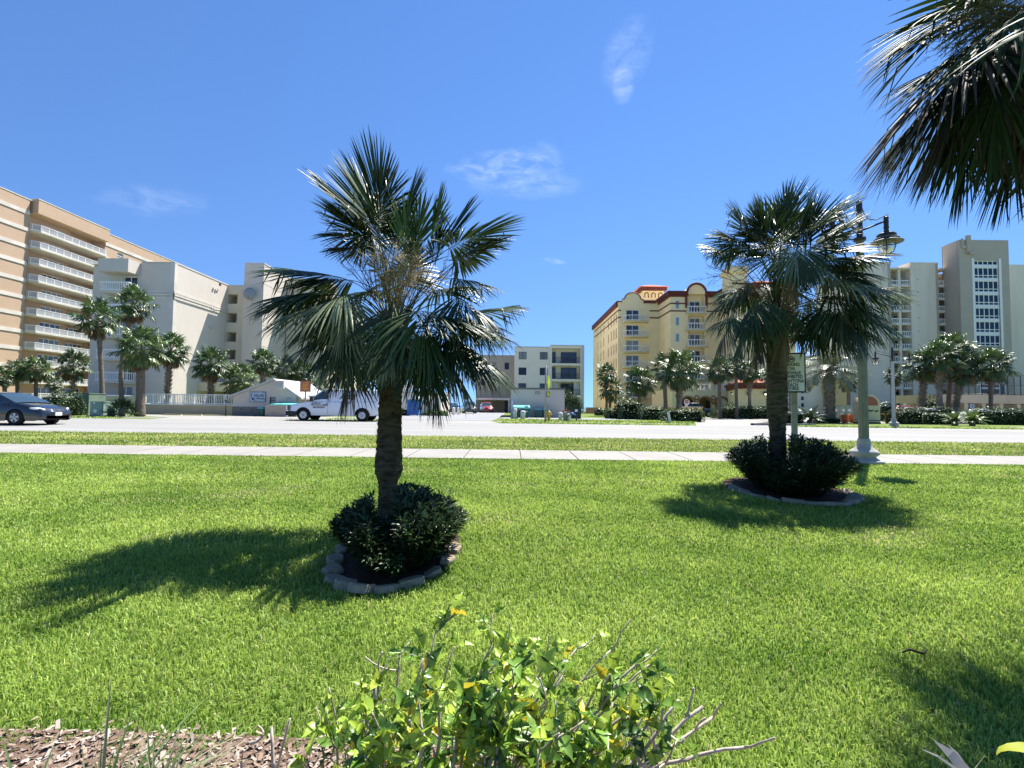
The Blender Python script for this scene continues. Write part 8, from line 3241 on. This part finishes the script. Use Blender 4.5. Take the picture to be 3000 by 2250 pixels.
o.location = (0, 0, PZ(2322, 1085, Dq) - gz(Dq))
mb = MB()
mb.lathe([(.4, -.05), (.32, .5), (.30, 2.5), (.34, PZ(2322, 1085, Dq) - gz(Dq) + .1)], 14)
mb.build('trunk', BARKB, d3)

# ---------------------------------------------------------------- hedges and bushes
HEDGE = mat('hedge_leaf', (.03, .055, .02), .45, .4, attr='col', trans=.12)
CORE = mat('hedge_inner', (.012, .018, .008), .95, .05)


def hedge(label, x0, x1, y0, y1, h, seed, col=(.04, .075, .025), n=None, leaf=.09, name='hedge', cat='hedge', wob=.14, group=None, col2=None, dens=75):
    r = np.random.default_rng(seed)
    root = empty(name, ((x0 + x1) / 2, (y0 + y1) / 2, gz((y0 + y1) / 2)), 0, label, cat, group)
    w, d = (x1 - x0) / 2, (y1 - y0) / 2
    area = (2 * w) * (2 * d) + 2 * (2 * w) * h + 2 * (2 * d) * h
    n = n or int(min(9000, area * dens))
    # points on a superellipsoid shell
    u = r.normal(0, 1, (n, 3))
    u[:, 2] = np.abs(u[:, 2]) * .8
    face = r.uniform(0, 1, n)
    P_ = np.empty((n, 3))
    lx = r.uniform(-1, 1, n)
    ly = r.uniform(-1, 1, n)
    lz = r.uniform(0.02, 1, n)
    k = r.uniform(0, area, n)
    a1 = 2 * w * 2 * d
    a2 = a1 + 2 * w * h
    top = k < a1
    fr = (k >= a1) & (k < a2)
    si = k >= a2
    sgn = np.where(r.random(n) < .5, -1, 1)
    P_[top] = np.stack([lx[top], ly[top], np.ones(top.sum())], 1)
    P_[fr] = np.stack([lx[fr], np.where(r.random(fr.sum()) < .8, -1, 1), lz[fr]], 1)
    P_[si] = np.stack([sgn[si], ly[si], lz[si]], 1)
    # round the corners
    c = P_.copy()
    ex = np.abs(c[:, 0]) ** 6
    ez = np.abs(c[:, 2]) ** 5
    ey = np.abs(c[:, 1]) ** 4
    s = (ex + ez + ey) ** (-1 / 5.0)
    s = np.clip(s, .80, 1.0)
    P_ = P_ * s[:, None]
    wb = snoise(P_[:, 0] * w * 2.0 + P_[:, 1] * 2, P_[:, 2] * 2 + P_[:, 1] * d * 2, 1.0, seed) * wob
    P_ = P_ * (1 + wb[:, None] * np.array([.5 / max(w, .6), .6, 1.0])) * (1 - np.abs(r.normal(0, .06, n)))[:, None]
    P_ = P_ * np.array([w, d, h])
    P_[:, 2] = np.maximum(P_[:, 2], .02)
    L = leaf * r.uniform(.6, 1.4, n)
    nr = _n(P_ * np.array([1 / max(w, .1), 1 / max(d, .1), 1 / h]) + r.normal(0, .6, (n, 3)))
    a = _n(np.cross(nr, r.normal(0, 1, (n, 3))))
    b = np.cross(nr, a)
    V = np.stack([P_ - a * L[:, None] * .5, P_ + b * L[:, None] * .28, P_ + a * L[:, None] * .6, P_ - b * L[:, None] * .28], 1)
    base = np.array(col)
    col2 = np.array(col2 if col2 is not None else base * 1.7 + np.array([.02, .015, 0]))
    t = np.clip(r.uniform(0, 1, n) ** 1.6 + snoise(P_[:, 0] * 1.5, P_[:, 2] * 3, 1.0, seed + 1) * .22, 0, 1)[:, None]
    cc = base * (1 - t) + col2 * t
    V = V.reshape(-1, 3)
    Q = np.arange(n * 4).reshape(n, 4)
    np_mesh('foliage', V, Q, HEDGE, root, col=np.repeat(cc, 4, 0))
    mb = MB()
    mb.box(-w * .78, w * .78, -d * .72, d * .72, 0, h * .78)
    mb.build('branch_core', CORE, root)  # solid dark box added as a core against see-through, no real branches
    return root


def hx(px, Y):
    return PX(px, 1215, Y)


def hh_(px, py, Y):
    return PZ(px, py, Y) - gz(Y)


hedge('round dark green bush between the sedan nose and the tall cabinet', hx(137, 36.5), hx(208, 36.5), 35.5, 38, hh_(170, 1150, 36), 1, name='bush', cat='bush', leaf=.12)
hedge('dark clipped bush under the leftmost palms behind the sedan', hx(0, 44), hx(140, 44), 44, 46, hh_(70, 1172, 45), 2, name='bush', cat='bush', leaf=.14)
hedge('sunlit shrub low behind the picket railing', hx(545, 46), hx(578, 46), 45.2, 46.4, hh_(560, 1172, 46), 3, col=(.07, .14, .04), name='bush', cat='bush')
hedge('blue-green shrubs behind the right end of the picket railing', hx(582, 46), hx(680, 46), 45.2, 46.4, hh_(630, 1166, 46), 4, col=(.05, .08, .05), name='bush', cat='bush')
hedge('dark bush left of the blue portable toilet', hx(1178, 50.5), hx(1198, 50.5), 50, 51.5, hh_(1188, 1196, 50.5), 5, name='bush', cat='bush', leaf=.14)
hedge('strappy green plants along the pale wall right of the blue toilet', hx(1238, 51), hx(1308, 51), 50.6, 52, hh_(1270, 1204, 51), 6, col=(.06, .12, .03), name='bush', cat='bush', leaf=.26, wob=.3)
hedge('first low dark bush by the sea wall at the hotel corner', hx(1745, 66), hx(1780, 66), 65, 67.5, hh_(1760, 1197, 66), 7, name='bush', cat='bush', leaf=.16)
hedge('pale green rounded shrub next to the big dark shrub before the hotel', hx(1776, 48), hx(1822, 48), 47, 49.5, hh_(1800, 1197, 48), 8, col=(.07, .11, .035), name='bush', cat='bush', leaf=.12)
hedge('big dark upright shrub at the left of the hotel hedge', hx(1811, 46), hx(1880, 46), 45, 48, hh_(1845, 1172, 46), 9, name='bush', cat='bush', leaf=.15, wob=.3)
hedge('light green rounded shrub in the middle of the hotel hedge', hx(1872, 44), hx(1950, 44), 43, 45.6, hh_(1910, 1191, 44), 10, col=(.06, .10, .035), name='bush', cat='bush', leaf=.12)
hedge('dark rounded hedge end at the hotel drive, right of the leaning post', hx(1935, 40), hx(2054, 40), 38.6, 41.4, hh_(2000, 1197, 39.5), 11, leaf=.12)
hedge('long clipped dark hedge under the low yellow hotel wing', hx(2082, 56), hx(2330, 56), 55, 57, hh_(2200, 1190, 56), 12, leaf=.14, wob=.04)
hedge('small black-green ball bush beside the porch', hx(2128, 60), hx(2155, 60), 59.5, 60.6, hh_(2140, 1178, 60), 13, name='bush', cat='bush', leaf=.14)
hedge('light clipped hedge end right of the far street lamp', hx(2616, 41), hx(2690, 41), 40, 42.5, hh_(2650, 1199, 41), 14, col=(.07, .10, .045), col2=(.17, .19, .09))
hedge('dark clipped hedge behind the light hedge end, around the palm cluster', hx(2640, 44), hx(2800, 44), 43.2, 45.4, hh_(2720, 1192, 44), 15, wob=.05)
hedge('clipped dark hedge below the palm cluster at the kerb', hx(2684, 41), hx(2792, 41), 40, 42.5, hh_(2730, 1208, 41), 16, wob=.05)
hedge('long dark hedge running out at the far right edge', hx(2862, 42), hx(3080, 42), 41.5, 44, hh_(2950, 1197, 42), 17)
hedge('climber-covered dark mass under the buff deck left end', hx(2708, 62), hx(2752, 62), 61, 62.5, hh_(2730, 1165, 61), 18, name='bush', cat='bush', leaf=.2)
hedge('dark hedge in the island left of the kiosk', hx(2262, 39), hx(2345, 39), 38, 40, hh_(2300, 1206, 39), 19, name='bush', cat='bush')
hedge('dark shrub behind the far street lamp', hx(2565, 52), hx(2612, 52), 51, 53, hh_(2590, 1181, 52), 20, name='bush', cat='bush', leaf=.16)
hedge('leafy green patch low at the foot of the date palm', hx(2395, 41), hx(2450, 41), 40, 42, .5, 21, name='bush', cat='bush')
# leafy magnolia-like tree right of garage
b = empty('tree', (PX(1680, 1215, 50), 50, gz(50)), 0, 'bushy dark tree between garage corner and condo balconies', 'tree')
r = np.random.default_rng(71)
q = MB()
q.tube([(0, 0, 0), (.05, 0, .8), (-.1, 0, 1.5)], [.1, .08, .05], 6)
q.tube([(.03, 0, .7), (.5, 0, 1.5)], [.06, .03], 5)
q.tube([(.03, 0, .9), (-.5, .2, 2.0)], [.06, .03], 5)
q.build('trunk', BARK2, b)
n = 1900
cen = np.array([[0, 0, 1.3], [-.45, 0, 1.9], [.45, 0, 1.5], [-.3, .1, 1.0], [.5, .1, .9], [-.55, 0, 2.35], [.1, 0, 2.0]])
ci = r.integers(0, len(cen), n)
P_ = cen[ci] + _n(r.normal(0, 1, (n, 3))) * r.uniform(.15, .55, (n, 1))
nr = _n(r.normal(0, 1, (n, 3)))
a = _n(np.cross(nr, r.normal(0, 1, (n, 3))))
bb = np.cross(nr, a)
V = np.stack([P_ - a * .09, P_ + bb * .04, P_ + a * .11, P_ - bb * .04], 1).reshape(-1, 3)
cc = np.repeat(np.array([[.045, .075, .025]]) * r.uniform(.6, 2.2, (n, 1)), 4, 0)
np_mesh('crown', V, np.arange(n * 4).reshape(n, 4), HEDGE, b, col=cc)


def spiky(px, Y, R0, label, seed, n=70, col=(.06, .10, .03), pin=False, name='spiky_plant', w=.05, el0=1.4, el1=-.1):
    root = empty(name, (PX(px, 1220, Y), Y, gz(Y)), 0, label, 'plant')
    r = np.random.default_rng(seed)
    lst = []
    if pin:
        parts = [pinnate(r, (0, 0, .35), k * 2.4, el0 - (el0 - el1) * k / n, R0 * r.uniform(.8, 1.1), col, nl=24, sag=.9) for k in range(n)]
        V, Q, Cc = join_np(parts)
    else:
        parts = []
        for k in range(n):
            el = el0 - (el0 - el1) * k / n
            az = k * 2.4
            d = np.array([math.cos(az) * math.cos(el), math.sin(az) * math.cos(el), math.sin(el)])
            H = d * R0 * .5
            parts.append(frond_np(r, None, H + NUP * .2, _n(d - NUP * .1), R0 * .6, droop=.3, span=1.6, N=14, fold=.3, K=3, col=np.array(col) * r.uniform(.7, 1.4), wscale=1.1))
        V, Q, Cc = join_np(parts)
    np_mesh('foliage', V, Q, FR2, root, col=Cc)
    q = MB()
    q.lathe([(.18, 0), (.2, .2), (.12, .45)], 8)
    q.build('trunk', BARKB, root)
    return root


spiky(357, 35.5, 1.15, 'dark spiky fan bush at the foot of the thick sunlit palm', 1, n=26)
spiky(2372, 38.5, 1.35, 'dark sago cycad on the planted island right of the parking sign post', 2, n=30, pin=True, col=(.03, .06, .02), el0=1.2, el1=.0)
spiky(2796, 37.6, 1.0, 'green spiky clump under the palm cluster, left one of two', 3, n=22, pin=True, col=(.09, .15, .03), el0=1.3, el1=.1)
spiky(2848, 37.8, 1.1, 'brighter yellow-green spiky clump below the small white sign', 4, n=24, pin=True, col=(.13, .20, .04), el0=1.3, el1=.1)
